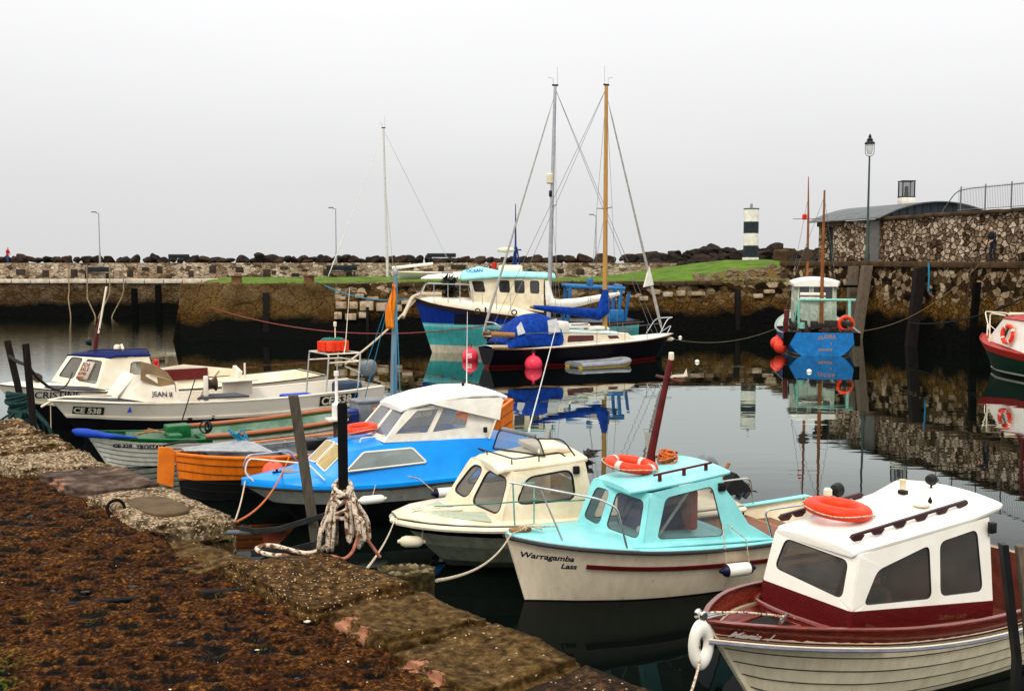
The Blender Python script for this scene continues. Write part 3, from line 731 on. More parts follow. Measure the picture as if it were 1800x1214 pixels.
def gz_(x, y):
    yf = 66.2 + (x + 19) * .17
    h = sstep((x - 5.5) / 14.5)
    return 3.33 + 1.42 * h * (.62 * sstep((y - yf - 2.0 * h) / 2.6) + .38 * sstep((y - 71) / 16)) + .05 * noise.noise(Vector((x * .7, y * .5, 0))) + .10 * noise.noise(Vector((x * .15, y * .15, 3)))
mb = MB(); rg = []
for j in range(72):
    row = []
    for i in range(110):
        u, v = i / 109, j / 71
        xa = -19.3 * (1 - u) + 18.2 * u; ya = P0.y + (xa - P0.x) * pd.y / pd.x + .35
        xb = -23.6 * (1 - u) + 22.5 * u; yb = 91.9
        x = xa * (1 - v) + xb * v; y = ya * (1 - v) + yb * v
        row.append(Vector((x, y, gz_(x, y) - (.12 if j == 0 else 0))))
    rg.append(row)
mb.loft(rg, closed=False, caps=False)
def grass_mat():
    m = bpy.data.materials.new('short_grass'); m.use_nodes = True; t = m.node_tree; b = t.nodes['Principled BSDF']; b.inputs['Roughness'].default_value = .9; L = t.links.new
    b.inputs['Specular IOR Level'].default_value = .1
    tcn = t.nodes.new('ShaderNodeTexCoord'); n = t.nodes.new('ShaderNodeTexNoise'); n.inputs['Scale'].default_value = .8; n.inputs['Detail'].default_value = 10; n.inputs['Roughness'].default_value = .7; L(tcn.outputs['Object'], n.inputs['Vector'])
    r = t.nodes.new('ShaderNodeValToRGB'); r.color_ramp.elements[0].position = .36; r.color_ramp.elements[0].color = (.045, .062, .008, 1)
    r.color_ramp.elements[1].position = .62; r.color_ramp.elements[1].color = (.105, .21, .010, 1); L(n.outputs[0], r.inputs[0])
    # worn brown edge where the bank steepens
    g = t.nodes.new('ShaderNodeNewGeometry'); s = t.nodes.new('ShaderNodeSeparateXYZ'); L(g.outputs['Normal'], s.inputs[0])
    ma_ = t.nodes.new('ShaderNodeMath'); ma_.operation = 'MULTIPLY_ADD'; ma_.inputs[1].default_value = -.16; L(n.outputs[0], ma_.inputs[0]); L(s.outputs[2], ma_.inputs[2])
    k = t.nodes.new('ShaderNodeMapRange'); k.inputs[1].default_value = .83; k.inputs[2].default_value = .90; L(ma_.outputs[0], k.inputs[0])
    q = t.nodes.new('ShaderNodeMix'); q.data_type = 'RGBA'; L(k.outputs[0], q.inputs[0]); q.inputs[6].default_value = (.12, .075, .02, 1); L(r.outputs[0], q.inputs[7]); L(q.outputs[2], b.inputs['Base Color'])
    n2 = t.nodes.new('ShaderNodeTexNoise'); n2.inputs['Scale'].default_value = 6; n2.inputs['Detail'].default_value = 6; L(tcn.outputs['Object'], n2.inputs['Vector'])
    bp = t.nodes.new('ShaderNodeBump'); bp.inputs['Strength'].default_value = 1; bp.inputs['Distance'].default_value = .2; L(n2.outputs[0], bp.inputs['Height']); L(bp.outputs[0], b.inputs['Normal'])
    return m
M_grass = grass_mat()
tag(mb.build('grass', M_grass), kind='structure')
# ragged turf hanging over the coping
mb = MB(); r2 = random.Random(5)
for i in range(1400):
    t_ = r2.uniform(0, 1); q = P0 + pd * (t_ * 38); q = q + pn * (r2.gauss(-.25, .13))
    z = gz_(q.x, q.y + .3) - .05; h = r2.uniform(.05, .16); w = r2.uniform(.03, .09); dx = r2.uniform(-.08, .08)
    mb.add([(q.x - w, q.y, z), (q.x + w, q.y, z), (q.x + dx, q.y - r2.uniform(0, .1), z + h)], [(0, 1, 2)])
tag(mb.build('turf_fringe', mat('dry_turf', (.16, .15, .02), (.10, .06, .015), scale=1.2, rough=.95)), kind='stuff')

# armour rocks ---------------------------------------------------------------
M_rock = [mat('black_basalt_rock', (.026, .019, .015), (.008, .006, .005), scale=2.2, rough=.95, bump=1, bscale=5, spec=.08),
          mat('brown_basalt_rock', (.045, .027, .018), (.014, .009, .006), scale=2.2, rough=.95, bump=1, bscale=5, spec=.08)]
rock_me = []
for k in range(9):
    bm = bmesh.new(); bmesh.ops.create_icosphere(bm, subdivisions=3, radius=1); rr = random.Random(k * 7 + 1)
    planes = [(Vector((rr.gauss(0, 1), rr.gauss(0, 1), rr.gauss(0, 1))).normalized(), rr.uniform(.45, .8)) for _ in range(15)]
    for v in bm.verts:
        for n_, d_ in planes:
            e_ = v.co.dot(n_) - d_
            if e_ > 0: v.co -= n_ * e_
        v.co += v.co.normalized() * noise.noise(v.co * 2.3 + Vector((k, 0, 0))) * .10 + v.co.normalized() * noise.noise(v.co * 5.3 + Vector((k, 0, 0))) * .05
    me = bpy.data.meshes.new('armour_rock'); bm.to_mesh(me); bm.free(); me.materials.append(M_rock[k % 2])
    me.polygons.foreach_set('use_smooth', [True] * len(me.polygons)); me.set_sharp_from_angle(angle=R(12)); rock_me.append(me)
bank_me = []
for me in rock_me[:4]:
    q = me.copy(); q.materials.clear(); q.materials.append(mat('brown_bank_stone', (.22, .15, .09), (.05, .033, .018), scale=5, rough=.95, bump=.6)); bank_me.append(q)
def put_rock(x, y, z, s_, label, group, name='armour_rock'):
    o = bpy.data.objects.new(name, (rock_me if name == 'armour_rock' else bank_me)[rnd.randrange(4 if name != 'armour_rock' else 9)]); COL.objects.link(o)
    o.location = (x, y, z); o.scale = (s_ * rnd.uniform(.85, 1.35), s_ * rnd.uniform(.8, 1.2), s_ * rnd.uniform(.6, .85)); o.rotation_euler = (rnd.uniform(-.4, .4), rnd.uniform(-.4, .4), rnd.uniform(0, 6.3))
    return tag(o, label, 'rock', group)
x = -58.0
while x < 8:
    s_ = rnd.uniform(.55, 1.05); put_rock(x, 116 + rnd.uniform(-.7, .7), 4.72 + rnd.uniform(-.12, .12), s_, 'dark armour boulder in the long row behind the breakwater path', 'boulders in the row along the breakwater'); x += s_ * rnd.uniform(.85, 1.2)
for i in range(170):
    x = rnd.uniform(8, 31); y = rnd.uniform(94, 108); s_ = rnd.uniform(.55, 1.35)
    t_ = sstep((x - 8) / 9); z = 3.3 + (y - 94) * .06 + t_ * .5 + rnd.uniform(-.2, .35)
    if x > 18: z += .2
    put_rock(x, y, z + (.5 if y > 102 else 0), s_, 'dark boulder in the heaped rocks to the left of the striped light', 'boulders heaped by the striped light')
# body of the breakwater under and behind the rocks
bw = wall_prism([(-75, 90), (-21, 90), (-21, 96), (-75, 96)], [(-75, 90.2), (-21, 90.2), (-21, 96), (-75, 96)], -1.6, 3.1, 'harbour_quay', S_far,
                'pale stone quay at the foot of the breakwater beyond the outer water', 'quay')
mb = MB()
for i in range(34):
    mb.box((-74 + i * 1.58, 90.35, 3.0), (1.53, .75, .34 + rnd.uniform(-.04, .04)), .04)
mb.build('coping', mat('pale_limestone_coping', (.66, .58, .46), (.40, .33, .25), scale=2, rough=.85, bump=.4), bw)
mb = MB()
for px_, z_, w_, h_ in ((236, 1.1, .5, 2.6), (278, 1.2, .5, 3.0)):
    mb.box(((px_ - 900) / 1900 * 90, 90.05, z_), (w_, .12, h_), .03)
mb.build('weedy_patch', M_tide, bw)
bwall = wall_prism([(-75, 92.2), (14, 92.2), (14, 93), (-75, 93)], [(-75, 92.25), (14, 92.25), (14, 93), (-75, 93)], 2.9, 4.5, 'breakwater_wall', S_far.copy(),
                   'long pale coursed stone wall of the breakwater below the row of dark boulders', 'wall')
S_bw = stone_mat('breakwater_masonry', [(0.0, (.10, .065, .045)), (1.0, (.72, .60, .45)), (.15, (.26, .19, .13)), (.4, (.50, .40, .29)), (.7, (.62, .52, .39))], (.07, .05, .035), (1, 1, 2.1), 2.1, moss=None, mortar_w=.07)
bwall.data.materials.clear(); bwall.data.materials.append(S_bw)
mb = MB(); r2 = random.Random(11)
for px_, y_, w_, h_ in ((38, 478, 16, 10), (82, 481, 12, 12), (132, 480, 12, 14), (48, 490, 8, 5), (230, 481, 11, 12), (257, 473, 12, 6), (282, 474, 10, 12), (298, 486, 11, 7), (337, 481, 9, 12), (375, 473, 12, 13), (422, 474, 14, 10), (470, 480, 13, 14), (482, 478, 8, 6), (500, 471, 14, 5), (575, 478, 12, 11), (614, 478, 10, 12), (520, 483, 14, 6), (720, 469, 15, 7), (776, 472, 10, 9), (806, 469, 26, 8), (930, 476, 9, 7), (985, 476, 12, 8), (1020, 478, 14, 10), (864, 470, 8, 6)):
    z_ = 4.7 - (y_ - 458) * 92.2 / 1900; mb.box(((px_ - 900) / 1900 * 92.2, 92.24, z_), (w_ * .0485, .1, h_ * .0485), .02)
mb.build('dark_stone', mat('dark_wall_stone', (.05, .035, .025), (.02, .015, .01), scale=2, rough=.9, bump=.4), bwall)
mb = MB(); mb.box((-30.5, 104.6, 3.4), (89, 23, 1.9)); tag(mb.build('breakwater_path', mat('path_concrete', (.24, .21, .17), (.15, .13, .1), scale=1, rough=.9)), kind='structure')
mb = MB(); mb.box((-5, 120.5, 1.6), (140, 8, 5.2)); mb.box((24, 104, 1.2), (32, 22, 4.0)); tag(mb.build('rock_bed', M_rock[0]), kind='structure')
for i, (px_, y_) in enumerate(((1372, 457),)):
    pass

# lighthouse ---------------------------------------------------------------
LX, LY, LZ = (1318 - 900) / 1900 * 88, 88, gz_(19.4, 88) - .05
lt = empty('harbour_light', (LX, LY, LZ), 0, 'small black and white banded harbour light on the grass mound', 'lighthouse')
hh = 4.45; r_ = .60
bands = [(0, .24, 1), (.24, 1.2, 0), (1.2, 2.18, 1), (2.18, 3.12, 0), (3.12, 4.12, 1)]
M_lw = mat('light_white', (.80, .78, .70), (.62, .58, .50), scale=3, rough=.6, bump=.15); M_lb = mat('light_black', (.020, .028, .036), (.012, .016, .02), scale=3, rough=.6)
for a, b_, w in bands:
    MB().lathe([(r_ + (.06 if a == 0 else 0), a), (r_ + (.06 if a == 0 else 0), b_)], n=28).build('white_band' if w else 'black_band', M_lw if w else M_lb, lt)
MB().lathe([(r_ + .03, 4.12), (r_ + .03, 4.19), (.1, 4.21)], n=28).build('cap', M_lb, lt)
MB().lathe([(.12, 4.19), (.12, 4.27), (.09, 4.29), (.11, 4.37), (.11, 4.55), (.05, 4.61)], n=14).build('lantern', M_galv, lt)
for i in range(110):
    u = rnd.random(); x_ = 12.5 + 6.2 * u; y_ = 66.2 + (x_ + 19) * .17 + rnd.uniform(.5, 2.8 + 1.5 * u); put_rock(x_, y_, gz_(x_, y_) - .02, rnd.uniform(.14, .40), 'small stone in the rough bank below the striped light', 'stones in the rough bank', 'bank_stone')
st_ = MB(); st_.lathe([(.62, 0), (.66, .3), (.64, .9), (.5, 1.05)], c=((1372 - 900) / 1900 * 84, 84, gz_(20.9, 84) - .15), n=10)
tag(st_.build('stone_bollard', M_kerb), 'squat brown stone bollard on the grass right of the striped light', 'bollard')
for px_, y_ in ((543, 487), (413, 487)):
    q = pier_pt(px_, -2.0 if px_ > 500 else -1.6); mb = MB()
    mb.lathe([(.38, 0), (.34, .06), (.32, .36), (.38, .42), (.36, .48), (.2, .5)], c=(q.x, q.y, 3.33), n=12)
    tag(mb.build('mooring_bollard', mat('rust_brown_bollard', (.16, .07, .03), (.06, .03, .02), scale=4, rough=.9, bump=.4)),
        'rust-brown mooring bollard on the pier, ' + ('nearer the hauled-out sailing boat' if px_ > 500 else 'nearer the tip of the pier'), 'bollard', 'bollards on the pier')

# right quay ---------------------------------------------------------------
W0 = Vector((19.2, 74.5)); wt = Vector((.255, -.967)).normalized(); wn_ = Vector((-wt.y, wt.x))    # wn_ points inland (right)
def wp(px, off=0.0, z=0.0):
    a = (px - 900) / 1900; k = (W0.x - a * W0.y) / (a * wt.y - wt.x); q = W0 + wt * k + wn_ * off
    return Vector((q.x, q.y, z))
def wk(k, off=0.0, z=0.0): q = W0 + wt * k + wn_ * off; return Vector((q.x, q.y, z))
A, B_ = wk(-1.5), wk(62)
quayR = wall_prism([tuple(wk(-1.5, -.35)[:2]), tuple(wk(62, -.35)[:2]), tuple(wk(62, 16)[:2]), tuple(wk(-1.5, 16)[:2])], [tuple(wk(-1.5)[:2]), tuple(wk(62)[:2]), tuple(wk(62, 16)[:2]), tuple(wk(-1.5, 16)[:2])], -1.6, 4.35, 'quay_wall', S_right,
                   'tall brown stone quay wall with a black weedy foot along the right of the harbour', 'wall')
mb = MB()
for i in range(52):
    a, b_ = wk(-1.5 + i * 1.2, -.09), wk(-1.5 + i * 1.2 + 1.17, -.09); c = wk(-.9 + i * 1.2, .55)
    mb.box((c.x, c.y, 4.49 + rnd.uniform(-.012, .012)), (1.3, 1.18, .32), .03, math.atan2(wn_.y, wn_.x))
mb.build('coping', M_kerb, quayR)
up = wall_prism([tuple(wk(8.3, 1.35)[:2]), tuple(wk(62, 1.35)[:2]), tuple(wk(62, 2.1)[:2]), tuple(wk(8.3, 2.1)[:2])], [tuple(wk(8.3, 1.45)[:2]), tuple(wk(62, 1.45)[:2]), tuple(wk(62, 2.1)[:2]), tuple(wk(8.3, 2.1)[:2])], 4.6, 7.2, 'rubble_wall', S_upper,
                'pale rubble stone wall standing on the right quay below the curved steel roof', 'wall')
mb = MB(); r2 = random.Random(3)
for i in range(60):
    c = wk(8.6 + i * .9, 1.75); mb.box((c.x, c.y, 7.26 + r2.uniform(-.03, .03)), (.86, .95, .2), .05, math.atan2(wt.y, wt.x) + r2.uniform(-.02, .02))
mb.build('coping', M_kerb, up)
# shed
shed = empty('harbour_shed', wk(1.2, 1.35, 4.62), 0, 'stone harbour shed with a curved grey steel roof at the corner of the right quay', 'building')
sh0 = shed.location
def shp(k, off, z): return wk(k, off, z) - sh0
mb = MB(); zb, zt = 4.6, 7.25
def quadbox(k0, k1, o0, o1, z0, z1): mb.loft([[shp(k0, o0, z), shp(k1, o0, z), shp(k1, o1, z), shp(k0, o1, z)] for z in (z0, z1)])
quadbox(1.2, 2.15, 1.35, 1.8, zb, zt); quadbox(3.0, 8.3, 1.35, 1.8, zb, zt); quadbox(2.15, 3.0, 1.35, 1.8, 6.9, zt)
quadbox(1.2, 1.65, 1.8, 9.5, zb, zt); quadbox(7.9, 8.3, 1.8, 9.5, zb, zt); quadbox(1.65, 7.9, 9.1, 9.5, zb, zt)
mb.build('wall', S_upper.copy(), shed, smooth=0)
mb = MB(); quadbox(2.15, 3.0, 1.62, 1.7, zb, 6.9); mb.build('door', mat('dark_green_door', (.02, .045, .045), (.012, .025, .025), rough=.6), shed)
mb = MB(); quadbox(7.3, 8.32, 1.28, 1.36, zb, 7.15); mb.build('downpipe_casing', mat('grey_slate_panel', (.16, .15, .14), (.10, .09, .085), rough=.7), shed)
mb = MB(); quadbox(1.1, 4.2, 1.25, 1.5, 6.98, 7.32); mb.build('lintel', mat('rusty_lintel', (.09, .055, .03), (.04, .025, .015), rough=.8, bump=.3), shed)
M_roofs = mat('galvanised_roof', (.11, .12, .12), (.07, .078, .08), scale=1.5, rough=.6, bump=.1)
M_fasc = mat('blue_grey_steel', (.045, .062, .08), (.022, .03, .04), scale=1.2, rough=.5, stretch=(3, 3, .4))
NA = 30
def arcz(u, z0=7.32, rise=1.05): return z0 + rise * (1 - (2 * u - 1) ** 2) ** 1.0
mb = MB(); rg = []
for k_ in [0.3 + i * .5 for i in range(18)]:
    top = [shp(k_, .95 + u * 8.8, arcz(u)) for u in [i / NA for i in range(NA + 1)]]
    rg.append(top + [p - Vector((0, 0, .07)) for p in top[::-1]])
mb.loft(rg); mb.build('roof', M_roofs, shed)
mb = MB(); poly = [shp(8.34, 1.0 + u * 8.7, arcz(u) - .08) for u in [i / NA for i in range(NA + 1)]] + [shp(8.34, 9.7, 7.22), shp(8.34, 1.0, 7.22)]
mb.prism(poly, tuple(Vector((wt.x, wt.y, 0)) * .06)); mb.build('fascia', M_fasc, shed, smooth=0)
for i in range(1, 16):
    mb = MB(); u = i / 16; p0 = shp(8.42, 1.0 + u * 8.7, 7.26); mb.tube([p0, p0 + Vector((0, 0, arcz(u) - 7.38))], .018, 5); mb.build('seam', M_fasc, shed)
rf = wk(6.2, 4.6, 8.25)
lb = empty('roof_lantern', rf, 0, 'glazed lantern box on a cream pillar over the curved roof', 'lantern')
MB().box((0, 0, .22), (.85, .85, .5), .03).build('pillar', M_lw, lb)
mb = MB()
for sx_, sy_ in ((-1, -1), (1, -1), (1, 1), (-1, 1)): mb.box((sx_ * .38, sy_ * .38, .98), (.06, .06, 1.0))
mb.box((0, 0, 1.5), (.86, .86, .06)); mb.box((0, 0, .5), (.86, .86, .06)); mb.build('frame', M_lb, lb)
MB().box((0, 0, .98), (.74, .74, .9)).build('glazing', M_glass, lb)
MB().lathe([(.14, .54), (.14, .8), (.09, .84), (.12, .9), (.12, 1.15), (.03, 1.2)], n=12).build('lamp', M_darkgrey, lb)

# railing
rl = empty('railing', wk(14.6, 1.75, 7.33), 0, 'grey metal railing along the top of the pale rubble wall', 'railing'); ro = rl.location
def rp(k, z): return wk(k, 1.75, z) - ro
k0, k1 = 15.0, 44.0; M_rail = mat('rail_grey_paint', (.17, .18, .18), (.10, .105, .11), rough=.5)
MB().tube(arc_pts([rp(k0 - 1.3, 7.2), rp(k0 - 1.25, 7.5), rp(k0 - .1, 8.55), rp(k0 + 1.2, 8.62)], .5) + [rp(k1, 8.62)], .028, 8).build('top_rail', M_rail, rl)
MB().tube([rp(k0, 7.48), rp(k1, 7.48)], .02, 6).build('bottom_rail', M_rail, rl)
k = k0 + .3
while k < k1:
    MB().tube([rp(k, 7.3), rp(k, 8.78)], .035, 8).build('post', M_rail, rl); k += 2.0
mb = MB(); k = k0 + .1
while k < k1: mb.tube([rp(k, 7.48), rp(k, 8.7)], .009, 4); k += .125
o_ = mb.build('bars', M_rail, rl, smooth=0); o_['kind'] = 'stuff'

# lamp posts
lp = empty('street_lamp', wp(1513, .35, 4.64), 0, 'tall post with a black lantern head beside the curved roofed shed', 'street lamp')
M_lpost = mat('dark_green_post', (.05, .075, .06), (.03, .045, .04), rough=.5)
MB().lathe([(.16, 0), (.16, .5), (.11, .6), (.10, 1.9), (.075, 2.0), (.05, 6.35), (.06, 6.4)], n=14).build('post', M_lpost, lp)
mb = MB()
for s_ in (-1, 1): mb.tube(arc_pts([(0, 0, 6.35), (s_ * .2, 0, 6.42), (s_ * .27, 0, 6.6), (s_ * .27, 0, 7.15)], .1), .018, 6)
mb.build('bracket', M_black, lp)
MB().lathe([(.13, 6.5), (.2, 6.75), (.22, 7.1)], n=10).build('glass_globe', mat('frosted_lamp_glass', (.62, .62, .60), (.5, .5, .48), rough=.25), lp)
MB().lathe([(.30, 7.1), (.32, 7.16), (.16, 7.32), (.2, 7.36), (.08, 7.5), (.1, 7.56), (.02, 7.72)], n=12).build('hood', M_black, lp)
for px_, hz, lab in ((178, 9.55, 'thin plain lamp post on the left stretch of the breakwater'), (592, 10.0, 'thin plain lamp post on the breakwater left of the hauled-out mast'), (1047, 9.3, 'thin plain lamp post on the breakwater just left of the wooden mast')):
    Y_ = 112; l2 = empty('lamp_post', ((px_ - 900) / 1900 * Y_, Y_, 4.35), 0, lab, 'lamp post', 'plain lamp posts on the breakwater')
    MB().lathe([(.11, 0), (.10, 1.2), (.07, 1.3), (.05, hz - 4.35)], n=10).build('post', M_galv, l2)
    mb = MB(); mb.tube([(0, 0, hz - 4.38), (-.35, 0, hz - 4.25)], .03, 6); mb.box((-.5, 0, hz - 4.22), (.5, .16, .09), .03); mb.build('lamp_head', M_darkgrey, l2)

# fender piles on the right quay
for px_, z0_, z1_, r_, lean, m_, lab in ((1510, -1, 4.35, .26, -.05, M_wood, 'grey timber fender pile, left of the close pair on the right quay'),
        (1534, -1, 4.40, .28, .45, M_wood, 'leaning grey timber fender pile, right of the close pair on the right quay'),
        (1628, -1, 4.3, .27, .3, M_darkwood, 'dark timber fender pile in the middle of the right quay wall'),
        (1730, -1, 3.6, .16, .1, M_tide, 'black timber fender pile on the right quay wall near the standing man'),
        (1388, -1, 3.9, .22, .0, M_rust, 'rusty fender post in the corner where the pier meets the right quay')):
    a, b_ = wp(px_, -.45, z1_), wp(px_, -.65, z0_); b_ = b_ - Vector((lean, 0, 0)); mb = MB(); d_ = (a - b_)
    mb.loft([[p + Vector((sx_ * r_, sy_ * r_, 0)) for sx_, sy_ in ((-1, -1), (1, -1), (1, 1), (-1, 1))] for p in (b_, a)])
    tag(mb.build('fender_pile', m_, bevel=.03), lab, 'pile', 'fender piles on the right quay')
mb = MB(); c = wp(1520, -.75, 3.15); mb.box(tuple(c), (1.5, .14, .14), .02); tag(mb.build('iron_strap', M_tide), 'dark iron strap across the close pair of timber piles', 'strap')

# benches, withies --------------------------------------------------------
def bench(x, y, z, lab, w=2.0):
    b = empty('bench', (x, y, z), 0, lab, 'bench', 'dark benches by the breakwater'); m_ = mat('bench_dark', (.02, .028, .032), (.012, .015, .018), rough=.6)
    for s_ in (-1, 1): MB().box((s_ * w * .42, 0, .22), (.1, .5, .45), .02).build('leg', m_, b)
    MB().box((0, -.05, .47), (w, .48, .07), .02).build('seat', m_, b); MB().box((0, .26, .8), (w, .07, .42), .02, Matrix.Rotation(.15, 4, 'X')).build('backrest', m_, b)
bench(-35.0, 91.3, 3.16, 'dark bench against the pale wall left of the pier, near the plain lamp post', 2.1)
bench(-14.4, 91.4, 3.3, 'dark bench on the grass against the pale wall, left of the hauled-out mast', 2.6)
bench(-34.8, 113, 4.35, 'dark bench among the boulders on the left breakwater', 2.2)
bench(-7.3, 112, 4.45, 'dark bench before the boulders above the blue trawler bow', 3.0)
for i, (px_, z1_, bx, zt_) in enumerate(((120, .9, .5, 4.4), (152, 1.0, 1.1, 4.4), (192, .9, -.75, 4.4), (216, .9, -.8, 4.3))):
    x_ = (px_ - 900) / 1900 * 89.4
    tag(MB().tube([(x_, 89.7, zt_), (x_ + .02, 89.6, 2.2), (x_ + bx * .1, 89.3, 1.6), (x_ + bx * .8, 88.8, .3), (x_ + bx, 88.6, -.4)], .05, 6).build('withy_pole', mat('pale_pole', (.30, .22, .12), (.16, .11, .06), rough=.8)),
        'pale crooked pole hanging down the far quay, %s of four' % ('first from the left', 'second from the left', 'third from the left', 'rightmost')[i], 'pole', 'crooked poles on the far quay')

# people -------------------------------------------------------------------
def person(loc, rz, H_, label, jacket, trousers, hair, lean=0.1, arms='front'):
    j = {'pel': (0, 0, .52), 'sp': (0, -.01, .62), 'ch': (0, -lean * .6, .735), 'nk': (0, -lean, .835), 'hd': (0, -lean * 1.3 - .01, .885), 'tp': (0, -lean * 1.35 - .01, .965),
         'lh': (.055, 0, .50), 'lk': (.065, -.02, .28), 'la': (.075, .02, .045), 'lf': (.08, -.07, .02), 'rh': (-.055, 0, .50), 'rk': (-.06, -.05, .28), 'ra': (-.065, -.03, .045), 'rf': (-.07, -.12, .02),
         'ls': (.105, -lean * .75, .80), 'le': (.135, -.02 - lean * .5, .64), 'lw': (.09, -.14 - lean * .3, .56), 'rs': (-.105, -lean * .75, .80), 're': (-.135, -.02 - lean * .5, .64), 'rw': (-.09, -.14 - lean * .3, .55)}
    rad = {'pel': .075, 'sp': .075, 'ch': .085, 'nk': .035, 'hd': .052, 'tp': .04, 'lh': .055, 'lk': .038, 'la': .025, 'lf': .022, 'rh': .055, 'rk': .038, 'ra': .025, 'rf': .022, 'ls': .045, 'le': .034, 'lw': .024, 'rs': .045, 're': .034, 'rw': .024}
    ed = [('pel', 'sp'), ('sp', 'ch'), ('ch', 'nk'), ('nk', 'hd'), ('hd', 'tp'), ('pel', 'lh'), ('lh', 'lk'), ('lk', 'la'), ('la', 'lf'), ('pel', 'rh'), ('rh', 'rk'), ('rk', 'ra'), ('ra', 'rf'), ('ch', 'ls'), ('ls', 'le'), ('le', 'lw'), ('ch', 'rs'), ('rs', 're'), ('re', 'rw')]
    ks = list(j)
    for s_ in ('l', 'r'):      # five fingers rooted in the palm
        w = Vector(j[s_ + 'w']); d = (w - Vector(j[s_ + 'e'])).normalized(); side = 1 if s_ == 'l' else -1
        j[s_ + 'p'] = tuple(w + d * .03); rad[s_ + 'p'] = .02; ed.append((s_ + 'w', s_ + 'p')); ks.append(s_ + 'p')
        for f in range(5):
            a = w + d * (.045 if f else .02) + Vector(((f - 2.5) * .009 * side if f else -side * .02, 0, 0)); b2 = a + d * (.03 + .004 * (2 - abs(f - 2.5))) + Vector((0, 0, -.012))
            for nme, q in ((s_ + 'a%d' % f, a), (s_ + 'b%d' % f, b2)): j[nme] = tuple(q); rad[nme] = .006; ks.append(nme)
            ed += [(s_ + 'p', s_ + 'a%d' % f), (s_ + 'a%d' % f, s_ + 'b%d' % f)]
    me = bpy.data.meshes.new('person'); me.from_pydata([j[k] for k in ks], [(ks.index(a), ks.index(b)) for a, b in ed], [])
    o = bpy.data.objects.new('person', me); COL.objects.link(o); md = o.modifiers.new('skin', 'SKIN'); md.use_smooth_shade = True
    for i, k in enumerate(ks): me.skin_vertices[0].data[i].radius = (rad[k], rad[k] * (.8 if k in ('ch', 'sp', 'pel') else 1)); me.skin_vertices[0].data[i].use_root = (k == 'pel')
    sb = o.modifiers.new('sub', 'SUBSURF'); sb.levels = 2; sb.render_levels = 2
    bpy.context.view_layer.update()
    m2 = bpy.data.meshes.new_from_object(o.evaluated_get(bpy.context.evaluated_depsgraph_get())); o.modifiers.clear(); o.data = m2
    skin = mat('skin', (.50, .27, .18), (.42, .22, .15), rough=.6); shoe = mat('dark_shoe', (.015, .012, .01), rough=.6)
    m2.materials.clear()
    for q in (skin, jacket, trousers, hair, shoe): m2.materials.append(q)
    for p in m2.polygons:
        c = p.center; k = 1
        hand = abs(c.x) > .05 and c.z < .60 and c.y < -.12
        if c.z > .845: k = 3 if (c.z > .925 or c.y > -lean * 1.3 + .015) else 0
        elif hand: k = 0
        elif c.z < .50: k = 2
        if c.z < .045: k = 4
        p.material_index = k; p.use_smooth = True
    o.location = loc; o.rotation_euler = (0, 0, rz); o.scale = (H_, H_, H_); tag(o, label, 'person')
    fx = MB(); hz = .893; hy = -lean * 1.3 - .055
    fx.lathe([(.001, -.012), (.009, -.004), (.004, .012)], c=(0, hy - .002, hz), n=8)
    for s_ in (-1, 1): fx.lathe([(.002, -.012), (.008, 0), (.003, .012)], c=(s_ * .05, hy + .055, hz), n=8)
    fx.build('nose_and_ears', skin, o)
    ey = MB()
    for s_ in (-1, 1): ey.lathe([(.001, -.004), (.005, 0), (.001, .004)], c=(s_ * .018, hy + .006, hz + .012), n=8)
    ey.box((0, hy + .006, hz - .028), (.026, .006, .004)); ey.build('eyes_and_mouth', shoe, o)
    return o
person(wp(1733, .0, 4.66) + Vector((.28, .0, 0)), R(-75), 1.80, 'man in dark clothes with pale hair standing on the ledge of the right quay', mat('black_jacket', (.008, .008, .01)), mat('dark_navy_trousers', (.01, .013, .022)), mat('pale_grey_hair', (.45, .38, .32)), lean=.06)
person(((16 - 900) / 1900 * 110, 110, 4.36), R(80), 1.72, 'walker in a red jacket and blue trousers on the far left breakwater', mat('red_jacket', (.48, .008, .016), (.36, .006, .012)), mat('blue_jeans', (.012, .05, .20)), mat('brown_hair', (.10, .04, .02)), lean=.03)
# ------------------------------------------------------------------ near quay (cobbles, coping, ropes)
QZ = 3.1
E1 = Vector((.49, 3.92)); qe = Vector((-.634, .774)).normalized(); qn = Vector((-.774, -.634)).normalized()
def qp(s, d, z=QZ): q = E1 + qe * s + qn * d; return Vector((q.x, q.y, z))
q_ang = math.atan2(qe.y, qe.x)

def vnoise(x, y, seed=0):
    xi = np.floor(x).astype(np.int64); yi = np.floor(y).astype(np.int64); xf = x - xi; yf = y - yi
    def h(a, b): 
        n = (a * 374761393 + b * 668265263 + seed * 1442695041) & 0x7fffffff
        n = ((n ^ (n >> 13)) * 1274126177) & 0x7fffffff
        return ((n ^ (n >> 16)) & 0xffff) / 65535.0
    u = xf * xf * (3 - 2 * xf); v = yf * yf * (3 - 2 * yf)
    return (h(xi, yi) * (1 - u) + h(xi + 1, yi) * u) * (1 - v) + (h(xi, yi + 1) * (1 - u) + h(xi + 1, yi + 1) * u) * v
def fbm(x, y, o=4, seed=0):
    s = 0; a = .5
    for i in range(o): s = s + a * vnoise(x * 2 ** i, y * 2 ** i, seed + i); a *= .5
    return s / (1 - .5 ** o)
def hsh(i, j, k):
    n = (i * 73856093 ^ j * 19349663 ^ (k * 83492791)) & 0x7fffffff
    n = ((n ^ (n >> 13)) * 1274126177) & 0x7fffffff
    return ((n ^ (n >> 16)) & 0xffff) / 65535.0

